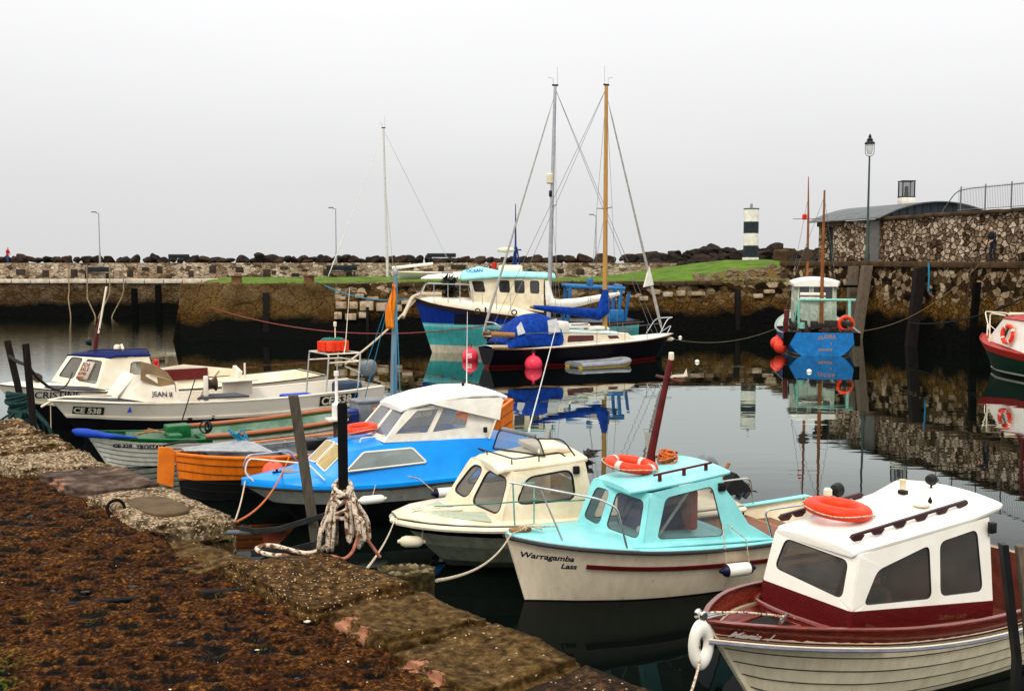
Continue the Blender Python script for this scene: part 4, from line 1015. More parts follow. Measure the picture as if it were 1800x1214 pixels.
STEP = .0125
def cobbles():
    xs = np.arange(-6.4, 1.0, STEP); ys = np.concatenate([np.arange(3.1, 6.2, STEP), np.arange(6.2, 10.9, STEP * 1.5)])
    X, Y = np.meshgrid(xs, ys)
    rx, ry = X - E1.x, Y - E1.y
    S = rx * qe.x + ry * qe.y; D = rx * qn.x + ry * qn.y
    an = -.10                                       # courses run almost straight across the view
    U = X * cos(an) + Y * sin(an) + .05 * (fbm(X * .8, Y * .8, 2, 5) - .5); Vv = -X * sin(an) + Y * cos(an) + .09 * (fbm(X * .7, Y * .7, 2, 9) - .5)
    PX, PY = .165, .115
    j0 = np.floor(Vv / PY).astype(np.int64)
    f1 = np.full(X.shape, 9.); f2 = np.full(X.shape, 9.); idr = np.zeros(X.shape); idh = np.zeros(X.shape)
    for dj in (-1, 0, 1):
        j = j0 + dj; sh_ = hsh(j, j * 3 + 1, 1) * PX
        i0 = np.floor((U + sh_) / PX).astype(np.int64)
        for di in (-1, 0, 1):
            i = i0 + di
            cx = (i + .5 + .34 * (hsh(i, j, 2) - .5)) * PX - sh_; cy = (j + .5 + .30 * (hsh(i, j, 3) - .5)) * PY
            rr = .8 + .5 * hsh(i, j, 4)
            d = np.sqrt(((U - cx) / (PX * .5)) ** 2 + ((Vv - cy) / (PY * .5)) ** 2) / rr
            m1 = d < f1
            f2 = np.where(m1, f1, np.minimum(f2, d)); idr = np.where(m1, hsh(i, j, 7), idr); idh = np.where(m1, hsh(i, j, 8), idh); f1 = np.where(m1, d, f1)
    edge = np.clip((f2 - f1) * 1.7, 0, 1)
    dome = edge * edge * (3 - 2 * edge)
    soil = fbm(X * 9, Y * 9, 5, 21); big = fbm(X * 1.1, Y * 1.1, 3, 33); grit = fbm(X * 38, Y * 38, 3, 44)
    fine = fbm(X * 22 + 7, Y * 22, 4, 55)
    pr = (.50 + .42 * idh) * (.75 + .5 * soil)
    pit = np.clip(1.25 - f1 / pr, 0, 1) * (idr > .16); pit = pit * pit * (3 - 2 * pit)
    hgt = (1 - pit) * .030 + soil * .036 + fine * .020 + grit * .014 + dome * .008 * idh
    bare = (dome > .45) & (idr * .65 + big * .55 + (grit - .5) * .3 > .60)
    H_ = QZ - .055 + hgt - .00 * S
    H_ += -.02 * np.clip((.62 - D) / .2, 0, 1)
    wear = fbm(X * .9 + 4, Y * .9, 3, 71)
    colr = np.zeros(X.shape + (4,), np.float32)
    colr[..., 0] = np.clip(pit * 3.2 - .75 + (grit - .5) * 1.6 + (big - .5) * .8, 0, 1)  # pits darkened: sunk stone and recess shadow painted into the colour
    colr[..., 1] = grit; colr[..., 2] = wear; colr[..., 3] = 1
    inside = (D > .40) & (S < 8.45)
    gap = (S > 2.4) & (S < 3.42) & (D < .55)
    inside &= ~gap
    ny, nx = X.shape; idx = np.arange(ny * nx).reshape(ny, nx)
    fm = inside[:-1, :-1] & inside[1:, :-1] & inside[:-1, 1:] & inside[1:, 1:]
    quads = np.stack([idx[:-1, :-1], idx[:-1, 1:], idx[1:, 1:], idx[1:, :-1]], -1)[fm]
    used = np.unique(quads); remap = np.full(ny * nx, -1, np.int64); remap[used] = np.arange(len(used)); quads = remap[quads]
    vs = np.stack([X, Y, H_], -1).reshape(-1, 3)[used]
    me = bpy.data.meshes.new('cobbles'); me.vertices.add(len(vs)); me.vertices.foreach_set('co', vs.astype(np.float32).ravel())
    me.loops.add(quads.size); me.loops.foreach_set('vertex_index', quads.ravel().astype(np.int32))
    me.polygons.add(len(quads)); me.polygons.foreach_set('loop_start', np.arange(0, quads.size, 4, dtype=np.int32)); me.polygons.foreach_set('loop_total', np.full(len(quads), 4, dtype=np.int32))
    me.polygons.foreach_set('use_smooth', [True] * len(quads)); me.update(); me.validate()
    at = me.color_attributes.new('stone', 'FLOAT_COLOR', 'POINT'); at.data.foreach_set('color', colr.reshape(-1, 4)[used].ravel())
    o = bpy.data.objects.new('cobbled_ground', me); COL.objects.link(o); return o
def cobble_mat():
    m = bpy.data.materials.new('mossy_cobbles'); m.use_nodes = True; t = m.node_tree; b = t.nodes['Principled BSDF']; L = t.links.new
    at = t.nodes.new('ShaderNodeAttribute'); at.attribute_name = 'stone'; s = t.nodes.new('ShaderNodeSeparateColor'); L(at.outputs['Color'], s.inputs[0])
    tcn = t.nodes.new('ShaderNodeTexCoord')
    def N(sc, d=6): n = t.nodes.new('ShaderNodeTexNoise'); n.inputs['Scale'].default_value = sc; n.inputs['Detail'].default_value = d; n.inputs['Roughness'].default_value = .7; L(tcn.outputs['Object'], n.inputs['Vector']); return n
    def Rp(src, stops):
        r = t.nodes.new('ShaderNodeValToRGB'); L(src, r.inputs[0])
        for i, (p_, c) in enumerate(stops):
            e = r.color_ramp.elements[i] if i < 2 else r.color_ramp.elements.new(p_)
            e.position = p_; e.color = (*c, 1)
        return r
    def Mx(f, a, b_, mode='MIX'):
        q = t.nodes.new('ShaderNodeMix'); q.data_type = 'RGBA'; q.blend_type = mode
        if isinstance(f, float): q.inputs[0].default_value = f
        else: L(f, q.inputs[0])
        for k, x in ((6, a), (7, b_)):
            if isinstance(x, tuple): q.inputs[k].default_value = (*x, 1)
            else: L(x, q.inputs[k])
        return q.outputs[2]
    n1 = N(48, 6); n2 = N(3.5); n3 = N(110, 3); n4 = N(1.3, 4)
    soil = Rp(n1.outputs[0], [(.35, (.006, .0025, .001)), (.72, (.36, .17, .048)), (.45, (.026, .0095, .002)), (.56, (.085, .033, .006))])
    red = Rp(n2.outputs[0], [(.38, (.42, .30, .24)), (.66, (1.1, 1.05, .95))])
    c = Mx(1.0, soil.outputs[0], red.outputs[0], 'MULTIPLY')
    st = Rp(n1.outputs[0], [(.38, (.002, .0016, .0012)), (.74, (.035, .030, .024)), (.55, (.006, .005, .004))])  # near-black for the pits, their shadow painted in with the stone
    c = Mx(s.outputs[0], c, st.outputs[0])
    # pale chips of shell and grit
    ch = Rp(n3.outputs[0], [(.70, (0, 0, 0)), (.735, (1, 1, 1))]); c = Mx(ch.outputs[0], c, (.30, .22, .13))
    # moss
    g = t.nodes.new('ShaderNodeMath'); g.operation = 'MULTIPLY'; mo1 = Rp(n4.outputs[0], [(.62, (0, 0, 0)), (.72, (1, 1, 1))]); mo2 = Rp(n1.outputs[0], [(.5, (0, 0, 0)), (.62, (1, 1, 1))])
    L(mo1.outputs[0], g.inputs[0]); L(mo2.outputs[0], g.inputs[1]); c = Mx(g.outputs[0], c, (.07, .12, .008))
    L(c, b.inputs['Base Color']); b.inputs['Roughness'].default_value = .85; b.inputs['Specular IOR Level'].default_value = .05
    bp = t.nodes.new('ShaderNodeBump'); bp.inputs['Strength'].default_value = .9; bp.inputs['Distance'].default_value = .012; L(n1.outputs[0], bp.inputs['Height']); L(bp.outputs[0], b.inputs['Normal'])
    return m
M_cob = cobble_mat()
co = cobbles(); co.data.materials.append(M_cob); tag(co, kind='structure')
# solid body of the quay below the cobbles, reaching back behind the viewer
mb = MB()
out = [qp(-14, .04), qp(2.36, .04), qp(2.42, .40), qp(3.40, .40), qp(3.46, .04), qp(8.42, .04), qp(8.42, 30), qp(-14, 30)]
bot = [qp(-14, -.25), qp(2.5, -.25), qp(2.6, -.25), qp(3.3, -.25), qp(3.4, -.25), qp(8.6, -.25), qp(8.6, 30), qp(-14, 30)]
mb.loft([[Vector((p.x, p.y, -1.5)) for p in bot], [Vector((p.x, p.y, QZ - .09)) for p in out]])
qb = mb.build('quay', stone_mat('near_quay_masonry', BRN, (.012, .009, .006), (1, 1, 1.3), 2.0, tide=1.7, moss=(.06, .04, .015), moss_top=2.6), smooth=20); tag(qb, kind='structure')
mb = MB(); mb.loft([[qp(-14, 6.2, z), qp(8.4, 6.2, z), qp(8.4, 29, z), qp(-14, 29, z)] for z in (2.9, 3.05)])
tag(mb.build('quay_road', mat('brown_road', (.09, .05, .02), (.04, .02, .01), scale=8, rough=.9, bump=.5)), kind='structure')

def slab_mat(name, cols, chips=None, ct=.30, pink=0.0, moss=0.0, sc=21.0, chipsc=60):
    m = bpy.data.materials.new(name); m.use_nodes = True; t = m.node_tree; b = t.nodes['Principled BSDF']; L = t.links.new; b.inputs['Roughness'].default_value = .85; b.inputs['Specular IOR Level'].default_value = .06
    tcn = t.nodes.new('ShaderNodeTexCoord')
    def N(sc_, d=7): n = t.nodes.new('ShaderNodeTexNoise'); n.inputs['Scale'].default_value = sc_; n.inputs['Detail'].default_value = d; n.inputs['Roughness'].default_value = .68; L(tcn.outputs['Object'], n.inputs['Vector']); return n
    def layer(c, n, a, b_, colr):
        r = t.nodes.new('ShaderNodeMapRange'); r.inputs[1].default_value = a; r.inputs[2].default_value = b_; L(n.outputs[0], r.inputs[0])
        q = t.nodes.new('ShaderNodeMix'); q.data_type = 'RGBA'; L(r.outputs[0], q.inputs[0]); L(c, q.inputs[6]); q.inputs[7].default_value = (*colr, 1); return q.outputs[2]
    n = N(sc); r = t.nodes.new('ShaderNodeValToRGB'); L(n.outputs[0], r.inputs[0])
    for i, (p_, c_) in enumerate(cols):
        e = r.color_ramp.elements[i] if i < 2 else r.color_ramp.elements.new(p_)
        e.position = p_; e.color = (*c_, 1)
    c = r.outputs[0]
    n4 = N(3.1); n5 = N(5.3)
    if pink: c = layer(c, n4, .66 - pink * .1, .70 - pink * .1, (.34, .15, .085))
    if moss: c = layer(c, n5, .70 - moss * .12, .76 - moss * .12, (.06, .085, .008))
    if chips:
        v = t.nodes.new('ShaderNodeTexVoronoi'); v.inputs['Scale'].default_value = chipsc; L(tcn.outputs['Object'], v.inputs['Vector'])
        s = t.nodes.new('ShaderNodeSeparateColor'); L(v.outputs['Color'], s.inputs[0])
        g = t.nodes.new('ShaderNodeMath'); g.operation = 'GREATER_THAN'; g.inputs[1].default_value = 1 - chips; L(s.outputs[0], g.inputs[0])
        g2 = t.nodes.new('ShaderNodeMath'); g2.operation = 'LESS_THAN'; g2.inputs[1].default_value = ct; L(v.outputs['Distance'], g2.inputs[0])
        g3 = t.nodes.new('ShaderNodeMath'); g3.operation = 'MULTIPLY'; L(g.outputs[0], g3.inputs[0]); L(g2.outputs[0], g3.inputs[1])
        q = t.nodes.new('ShaderNodeMix'); q.data_type = 'RGBA'; L(g3.outputs[0], q.inputs[0]); L(c, q.inputs[6]); q.inputs[7].default_value = (.40, .30, .19, 1); c = q.outputs[2]
    L(c, b.inputs['Base Color'])
    bp = t.nodes.new('ShaderNodeBump'); bp.inputs['Strength'].default_value = 1; bp.inputs['Distance'].default_value = .012; L(n.outputs[0], bp.inputs['Height']); L(bp.outputs[0], b.inputs['Normal'])
    return m
Sl_dark = slab_mat('gritty_dark_slab', [(.37, (.005, .003, .0015)), (.68, (.09, .045, .018)), (.5, (.02, .010, .004))], chips=.07, moss=.3, sc=22)
Sl_brown = slab_mat('mossy_brown_slab', [(.36, (.014, .007, .002)), (.68, (.17, .105, .045)), (.48, (.05, .027, .007)), (.58, (.09, .052, .016))], chips=.02, pink=.45, moss=.4)
Sl_peb = slab_mat('pebbled_slab', [(.36, (.009, .0045, .0015)), (.68, (.16, .085, .025)), (.5, (.045, .022, .006))], chips=.14, ct=.36, sc=20, chipsc=75, moss=.2)
Sl_pale = slab_mat('barnacled_pale_slab', [(.38, (.03, .018, .008)), (.70, (.34, .26, .17)), (.50, (.10, .065, .032))], chips=.46, ct=.50, chipsc=58, sc=14, pink=.3, moss=.2)
Sl_grey = slab_mat('purple_grey_slab', [(.34, (.018, .011, .008)), (.7, (.17, .12, .09)), (.5, (.065, .042, .03))], pink=.5, sc=7)
Sl_mix = slab_mat('weathered_mixed_slab', [(.38, (.02, .011, .004)), (.70, (.58, .48, .34)), (.5, (.07, .038, .013)), (.60, (.20, .13, .065))], chips=.2, ct=.5, chipsc=50, sc=13, moss=.6)
def slab(s0, s1, d0, d1, z, th, m, label, seed, rough=.025, tilt=0.0):
    bm = bmesh.new(); bmesh.ops.create_cube(bm, size=1)
    l, w = s1 - s0, d1 - d0
    for v in bm.verts: v.co = Vector((v.co.x * l, v.co.y * w, v.co.z * th))
    bmesh.ops.bevel(bm, geom=bm.edges[:], offset=.03, segments=2, affect='EDGES')
    bmesh.ops.subdivide_edges(bm, edges=bm.edges[:], cuts=4, use_grid_fill=True)
    bmesh.ops.subdivide_edges(bm, edges=[e for e in bm.edges if e.calc_length() > .03], cuts=2, use_grid_fill=True)
    for v in bm.verts:
        q = v.co + Vector((seed * 9.1, seed * 3.3, 0))
        n_ = noise.noise(q * 2.2) * 1.3 + noise.noise(q * 6) * .6 + noise.noise(q * 17) * .32 + noise.noise(q * 45) * .13
        v.co += Vector((.9 * noise.noise(q * 3 + Vector((5, 0, 0))), .9 * noise.noise(q * 3 + Vector((0, 7, 0))), 1.0 * n_)) * rough
    me = bpy.data.meshes.new('coping_stone'); bm.to_mesh(me); bm.free(); me.materials.append(m)
    me.polygons.foreach_set('use_smooth', [True] * len(me.polygons))
    o = bpy.data.objects.new('coping_stone', me); COL.objects.link(o)
    c = qp((s0 + s1) / 2, (d0 + d1) / 2, z - th / 2); o.location = c; o.rotation_euler = (tilt, 0, q_ang)
    return tag(o, label, 'coping stone', 'coping stones along the near quay edge')
slab(-2.3, -.95, 0, .56, QZ + .02, .36, Sl_dark, 'dark gritty coping stone outside the near end of the row', 1)
slab(-.93, .30, 0, .56, QZ + .015, .36, Sl_dark, 'dark gritty coping stone at the bottom of the photo, nearest of the row', 2)
slab(.32, .90, -.01, .57, QZ + .03, .36, Sl_brown, 'brown mossy coping stone with pinkish bare patches, second from the bottom of the photo', 3)
slab(.92, 1.44, -.03, .55, QZ + .05, .36, Sl_brown, 'humped brown coping stone right of the weed covered pile head', 4, rough=.03)
slab(1.46, 2.38, .02, .60, QZ + .055, .40, Sl_peb, 'coping stone studded with pale pebbles at the foot of the black mooring post', 5, rough=.03)
slab(2.42, 3.0, .36, .72, QZ - .0, .3, Sl_brown, 'small brown stone inside the broken edge behind the rope loop', 6, rough=.03)
slab(2.98, 3.42, .30, .66, QZ - .02, .3, Sl_brown, 'brown stone under the dark iron plate in the broken edge', 7, rough=.035)
slab(3.46, 4.62, 0, .58, QZ + .03, .36, Sl_pale, 'pale barnacled coping stone with a shallow muddy hollow', 8, rough=.014)
slab(4.65, 5.62, -.02, .60, QZ + .035, .36, Sl_grey, 'purple-grey coping stone beyond the mooring ring', 9, rough=.022)
slab(5.64, 6.5, 0, .74, QZ + .05, .36, Sl_pale, 'rough whitish coping stone in the far half of the row', 10, rough=.045)
slab(6.52, 7.45, 0, .9, QZ + .06, .36, Sl_mix, 'brown and white weathered coping stone, second from the far end', 11, rough=.045)
slab(7.47, 8.45, -.02, 1.1, QZ + .07, .36, Sl_mix, 'weathered coping stone at the far end of the near quay', 12, rough=.05)
# the muddy hollow
pc = qp(3.98, .30, QZ + .031)
mb = MB(); ring = [pc + Vector((qe.x, qe.y, 0)) * (.30 * math.copysign(abs(cos(a)) ** .7, cos(a))) + Vector((qn.x, qn.y, 0)) * (.14 * math.copysign(abs(sin(a)) ** .7, sin(a))) for a in [2 * pi * k / 30 for k in range(30)]]
ring = [p + Vector((0, 0, .016)) for p in ring]
mb.prism([p - Vector((0, 0, .03)) for p in ring], (0, 0, .03)); tag(mb.build('mud_patch', mat('dry_mud', (.10, .065, .03), (.06, .038, .018), scale=9, rough=.9, bump=.2), bevel=.006), 'flat oval of brown mud set in the pale barnacled coping stone', 'mud patch')

# loose stones and shells on the cobbles
peb_me = []
for k in range(4):
    bm = bmesh.new(); bmesh.ops.create_icosphere(bm, subdivisions=2, radius=1)
    for v in bm.verts: v.co *= 1 + .25 * noise.noise(v.co * 1.6 + Vector((k * 5, 0, 0)))
    me = bpy.data.meshes.new('pebble'); bm.to_mesh(me); bm.free(); me.polygons.foreach_set('use_smooth', [True] * len(me.polygons)); peb_me.append(me)
M_shell = mat('shell_white', (.66, .58, .46), (.45, .36, .26), scale=30, rough=.7); M_slate = mat('dark_slate', (.03, .03, .03), (.010, .010, .010), scale=15, rough=.6)
r2 = random.Random(4)
def pebs(n, m, smin, smax, reg, name):
    mb = MB()
    for i in range(n):
        s_, d_ = reg(); p = qp(s_, d_, QZ + r2.uniform(-.012, .01)); me = peb_me[r2.randrange(4)]; sc_ = r2.uniform(smin, smax)
        Rm = Matrix.Rotation(r2.uniform(0, 6), 4, 'Z'); q = (r2.uniform(.8, 1.6), r2.uniform(.7, 1.1), r2.uniform(.25, .5))
        mb.add([Rm @ Vector((v.co.x * q[0], v.co.y * q[1], v.co.z * q[2])) * sc_ + p for v in me.vertices], [tuple(f.vertices) for f in me.polygons])
    return tag(mb.build(name, m, smooth=60), kind='stuff')
pebs(260, M_shell, .002, .005, lambda: (r2.uniform(-1.5, 7), abs(r2.gauss(.6, .9)) + .35), 'shell_litter')
pebs(40, M_shell, .005, .016, lambda: (r2.choice([r2.uniform(.3, 1.5), r2.uniform(3.3, 8)]), abs(r2.gauss(.25, .25)) + .04), 'bare_stone_chips')
pebs(500, M_slate, .008, .022, lambda: (r2.uniform(-2, 8), r2.uniform(.6, 5)), 'slate_chips')
mb = MB()
for i in range(5200):
    s_, d_ = r2.uniform(-2, 8.3), r2.uniform(.0, 4.5)
    if noise.noise(Vector((s_ * 1.1, d_ * 1.1, 2))) < .12: continue
    p = qp(s_, d_, QZ - .01); 
    for k in range(3):
        a = r2.uniform(0, 6.3); h = r2.uniform(.008, .028); w = .003
        mb.add([p + Vector((cos(a) * w, sin(a) * w, 0)), p - Vector((cos(a) * w, sin(a) * w, 0)), p + Vector((r2.uniform(-.012, .012), r2.uniform(-.012, .012), h))], [(0, 1, 2)])
tag(mb.build('moss_tufts', mat('moss', (.10, .13, .012), (.09, .06, .015), scale=2, rough=.9), smooth=0), kind='stuff')

# iron plates / planks in the broken edge
mb = MB(); a = [qp(3.05, .26, 3.2), qp(3.5, -.02, 3.3), qp(3.42, -.2, 3.42), qp(2.72, -.20, 3.46)]
def strip3(mb, pts, w, th):
    rings = []
    for i, p in enumerate(pts): rings.append([p + Vector((0, 0, w)), p + Vector((0, th, w)), p + Vector((0, th, 0)), p])
    mb.loft(rings)
strip3(mb, [qp(3.18, .12, 3.10), qp(3.05, .08, 3.10), qp(2.90, .0, 3.13), qp(2.72, -.07, 3.20), qp(2.52, -.11, 3.27)], .036, .010)
tag(mb.build('iron_plate', mat('black_iron', (.02, .022, .02), (.008, .008, .008), scale=14, rough=.7, bump=.3), bevel=.003), 'dark buckled iron strip across the broken quay edge behind the rope loop', 'iron plate')
mb = MB(); mb.box(qp(3.14, .10, 3.10), (.22, .07, .016), .004, q_ang + .9); tag(mb.build('iron_plate', mat('slate_grey_plate', (.06, .065, .07), (.03, .033, .036), scale=12, rough=.5)), 'flat grey iron plate lying in the broken edge beside the pale coping stone', 'iron plate')
mb = MB(); strip3(mb, [qp(2.82, .22, 3.04), qp(2.66, .06, 3.06), qp(2.50, -.02, 3.12), qp(2.38, -.06, 3.2)], .04, .012)
tag(mb.build('iron_plate', MATS['black_iron']), 'short curved iron strip just left of the rope covered post', 'iron plate')
# black post with the coiled rope
pb = Vector((-.905, 5.72, 3.0)); 
post = MB(); post.lathe([(.027, 0), (.027, .93), (.022, .945)], n=16); tag(post.build('mooring_post', M_blackpaint, loc=pb), 'slim black iron post standing in a bundle of pale rope', 'post')
pb2 = pb + Vector((0, 0, .10))
mb = MB(); r2 = random.Random(12)
def strand(pts, r=.0108): mb.tube(arc_pts(pts, .05, 4), r, 8)
for i in range(19):
    a0 = r2.uniform(0, 2 * pi); a1 = a0 + r2.uniform(-.7, .7); top = .36 + r2.uniform(-.03, .06); R0 = .038 + .012 * (i % 3); rb = r2.uniform(.05, .135)
    low = r2.uniform(.02, .10)
    p = [pb2 + Vector((R0 * cos(a0 + 1.2), R0 * sin(a0 + 1.2), top - .03)), pb2 + Vector((R0 * cos(a0), R0 * sin(a0), top)),
         pb2 + Vector((R0 * 1.5 * cos(a0 - .2), R0 * 1.5 * sin(a0 - .2), top - .09)), pb2 + Vector((rb * cos(a0), rb * sin(a0), low + .13)), pb2 + Vector((rb * 1.05 * cos((a0 + a1) / 2), rb * 1.05 * sin((a0 + a1) / 2), low)),
         pb2 + Vector((rb * cos(a1), rb * sin(a1), low + .12)), pb2 + Vector((R0 * 1.4 * cos(a1 + .2), R0 * 1.4 * sin(a1 + .2), top - .1)), pb2 + Vector((R0 * cos(a1), R0 * sin(a1), top - .02))]
    strand(p)
for i in range(7):
    z = .26 + i * .022; mb.tube([pb2 + Vector(((.045 + .006 * (i % 2)) * cos(t), (.045 + .006 * (i % 2)) * sin(t), z + .03 * sin(t + i))) for t in [2 * pi * k / 20 for k in range(20)]], .012, 8, closed=True)
g = [pb2 + Vector(v) for v in ((-.06, -.02, .10), (-.12, -.01, .05), (-.20, .02, .02), (-.30, .06, .03), (-.40, .12, .04), (-.47, .14, .035), (-.50, .10, .03), (-.46, .03, .025), (-.38, -.01, .02), (-.30, -.03, .025), (-.25, -.08, .01))]
mb.tube(arc_pts(g, .05, 4), .0125, 8)
tag(mb.build('rope_bundle', M_ropefleck, smooth=60), 'thick bundle of pale flecked rope on the black post, one loop on the ground', 'rope')
mb = MB(); mb.tube(arc_pts([pb2 + Vector(v) for v in ((-.10, -.10, .035), (-.05, -.12, .05), (.02, -.13, .03), (.06, -.10, .06), (.09, .0, .16), (.15, .02, .06), (.19, .03, .0))], .03), .009, 8)
tag(mb.build('pink_rope', mat('pink_rope', (.45, .16, .10), (.25, .08, .05), scale=30, rough=.9)), 'short faded pink rope end under the pale rope bundle', 'rope')
# leaning plank
mb = MB(); a, b_ = Vector((-1.02, 5.95, 2.55)), Vector((-1.27, 6.25, 3.90)); d = b_ - a
mb.loft([[p + Vector((x_, y_, 0)) for x_, y_ in ((-.028, -.02), (.028, -.02), (.028, .02), (-.028, .02))] for p in (a, a + d * .3, a + d * .7, b_, b_ + Vector((-.004, 0, .02)))])
tag(mb.build('leaning_plank', mat('brown_grey_plank', (.075, .062, .042), (.04, .033, .024), scale=6, stretch=(6, 6, 1), rough=.8, bump=.3), bevel=.008), 'grey-brown plank leaning to the left beside the black post', 'plank')
# weed covered pile head
mb = MB(); c = Vector((-.56, 5.62, 2.55)); rings = []
for k in range(18):
    z = k / 17 * .52; rings.append([c + Vector(((.15 + .025 * noise.noise(Vector((cos(a) * 3, sin(a) * 3, z * 2))) + .012 * noise.noise(Vector((cos(a) * 9, sin(a) * 9, z * 9)))) * math.copysign(abs(cos(a)) ** .7, cos(a)), .11 * math.copysign(abs(sin(a)) ** .7, sin(a)) * (1 + .2 * noise.noise(Vector((a, z * 3, 1)))), z + (.03 * noise.noise(Vector((cos(a) * 2, sin(a) * 2, 4))) if k == 17 else 0))) for a in [2 * pi * q / 36 for q in range(36)]])
mb.loft(rings); r2 = random.Random(8)
pile = mb.build('pile_head', slab_mat('weedy_pile', [(.36, (.006, .005, .003)), (.68, (.17, .12, .03)), (.52, (.04, .03, .01))], moss=.6, sc=14)); tag(pile, 'weed and shell covered head of an old square pile at the quay edge', 'pile')
mb = MB()
for i in range(20):
    a = r2.uniform(0, 6.3); rr = r2.uniform(.06, .15); p = c + Vector((rr * cos(a), rr * .75 * sin(a), .50 + r2.uniform(0, .02))); me = peb_me[r2.randrange(4)]; s_ = r2.uniform(.010, .026)
    mb.add([v.co * s_ + p for v in me.vertices], [tuple(f.vertices) for f in me.polygons])
mb.build('shells', mat('limpet_shell', (.20, .16, .09), (.05, .04, .015), scale=25, rough=.8), pile, smooth=60)
# ring, hose line
mb = MB(); mb.torus((0, 0, 0), .05, .010, Matrix.Rotation(R(70), 4, 'X') @ Matrix.Rotation(.3, 4, 'Y')); tag(mb.build('mooring_ring', M_blackpaint, loc=(-2.5, 6.72, 3.145)), 'small dark iron ring standing on the inner side of the coping', 'mooring ring')
rope('mooring_line', [(-3.4, 4.62, 3.098), (-2.9, 4.75, 3.10), (-2.2, 4.90, 3.10), (-1.7, 5.05, 3.105), (-1.2, 5.18, 3.105), (-.75, 5.35, 3.12)], .011, M_ropeblk, 'thin dark line lying across the cobbles')
# the two dark posts with green net at the far left corner
for (x0, y0, x1, y1, z1, lab) in ((-5.2, 12.2, -5.76, 12.3, 3.79, 'dark round timber post at the far left corner, left of the pair'), (-5.08, 11.6, -5.28, 11.7, 3.80, 'dark round timber post at the far left corner, right of the pair')):
    mb = MB(); mb.tube([(x0, y0, 1.2), (x1, y1, z1)], .038, 12); tag(mb.build('timber_post', M_darkwood), lab, 'post', 'pair of dark posts at the far left')
mb = MB(); r2 = random.Random(2)
for i in range(30):
    z = 2.72 + i * .016; rr = .10 + .03 * r2.random(); cx = -5.53 - (z - 2.7) * .2
    mb.tube([(cx + rr * cos(t), 12.2 + rr * sin(t), z + .03 * sin(t + i)) for t in [2 * pi * k / 16 for k in range(16)]], .02, 6, closed=True)
for i in range(14):
    a = r2.uniform(0, 6.3); mb.tube(arc_pts([(-5.55 + .1 * cos(a), 12.2 + .15 * sin(a), 3.0), (-5.6 + .35 * cos(a), 12.2 + .3 * sin(a), 2.8), (-5.6 + .4 * cos(a), 12.2 + .3 * sin(a), 2.4)], .08), .014, 5)
tag(mb.build('green_net_bundle', mat('dark_green_net', (.012, .05, .045), (.006, .02, .02), scale=20, rough=.85)), 'bundle of dark green rope wound round the left dark post', 'rope')
rope('black_rope', sag((-5.72, 12.25, 3.62), (-5.25, 11.66, 3.58), .02) + sag((-5.25, 11.66, 3.56), (-12.1, 29.6, 1.62), .35)[1:], .02, M_ropeblk, 'black rope from the pair of dark posts to the white boat with a blue roof')
# right timber post in front of the mahogany boat
mb = MB(); mb.loft([[Vector((x_, y_, z_)) + Vector((a, b2, 0)) for a, b2 in ((-.01, -.05), (.06, -.05), (.06, .05), (-.01, .05))] for x_, y_, z_ in ((4.92, 10.05, -.8), (4.93, 10.05, .9), (4.78, 10.05, 2.02))])
tag(mb.build('timber_post', M_wood, bevel=.012), 'weathered timber post at the right edge in front of the mahogany trimmed boat', 'post')
mb = MB(); mb.loft([[Vector((x_, y_, z_)) + Vector((a, b2, 0)) for a, b2 in ((-.03, -.05), (.03, -.05), (.03, .05), (-.03, .05))] for x_, y_, z_ in ((4.84, 10.1, -.8), (4.84, 10.1, .9), (4.67, 10.1, 2.02))])
tag(mb.build('rubber_facing', M_black), 'black rubber strip on the left side of the weathered timber post at the right edge', 'rubber strip')
mb = MB(); mb.box((-.02, 8.1, .35), (.5, .05, .22), .01, .25); tag(mb.build('floating_board', M_greenp), 'dark green board just showing beyond the brown coping stones', 'board')
# ------------------------------------------------------------------ boat helpers, part two
def band(s, x0, x1, d0, d1, m, off=.012, name='sheer_strake', sides=(-1, 1), n=30):
    """plank or paint band between two depths below the sheer"""
    for side in sides:
        mb = MB(); rg = []
        for i in range(n + 1):
            x = x0 + (x1 - x0) * i / n; S, K = s.q(s.sh, x), s.q(s.k, x); H_ = S - K
            ps = [s.pt(x, 1 - d / H_, side, o) for d, o in ((d0, off), ((d0 + d1) / 2, off), (d1, off), (d1, -.01), (d0, -.01))]
            rg.append(ps)
        mb.loft(rg); mb.build(name, m, s.root, smooth=25)
Boat.band = band
def stem(s, m, w=.05, t=.05, name='stem_post', out=.03):
    mb = MB(); rg = []
    for i in range(13):
        p = s.pt(0, i / 12, 1); rg.append([Vector((p.x - out, -w / 2, p.z)), Vector((p.x - out, w / 2, p.z)), Vector((p.x + t, w * .9, p.z)), Vector((p.x + t, -w * .9, p.z))])
    mb.loft(rg); mb.build(name, m, s.root, bevel=.006)
Boat.stem = stem
def panel(parent, corners, r, mf, mg, fr=.01, name='window'):
    ring = round_poly(corners, r); ring = [Vector(p) for p in ring]
    mb = MB(); mb.tube(ring, fr, 6, closed=True); f = mb.build(name, mf, parent)
    MB().add(ring, [tuple(range(len(ring)))]).build('pane', mg, f, smooth=0); return f
def put(b, mb, name, m, **k): return mb.build(name, m, b.root, **k)
def tub(b, pts, r, name, m, rad=.06, n=8, parent=None): return MB().tube(arc_pts(pts, rad), r, n).build(name, m, parent or b.root)
M_winD = mat('dark_cabin_glass', (.030, .034, .034), (.015, .017, .017), scale=2, rough=.06, spec=.9)
M_winG = mat('grey_green_cabin_glass', (.16, .20, .19), (.08, .10, .095), scale=1.3, rough=.08, spec=.8)
M_amber = mat('amber_curtained_glass', (.42, .30, .09), (.26, .18, .05), scale=3, rough=.12)
M_wire = mat('rigging_wire', (.18, .18, .18), (.1, .1, .1), rough=.5)
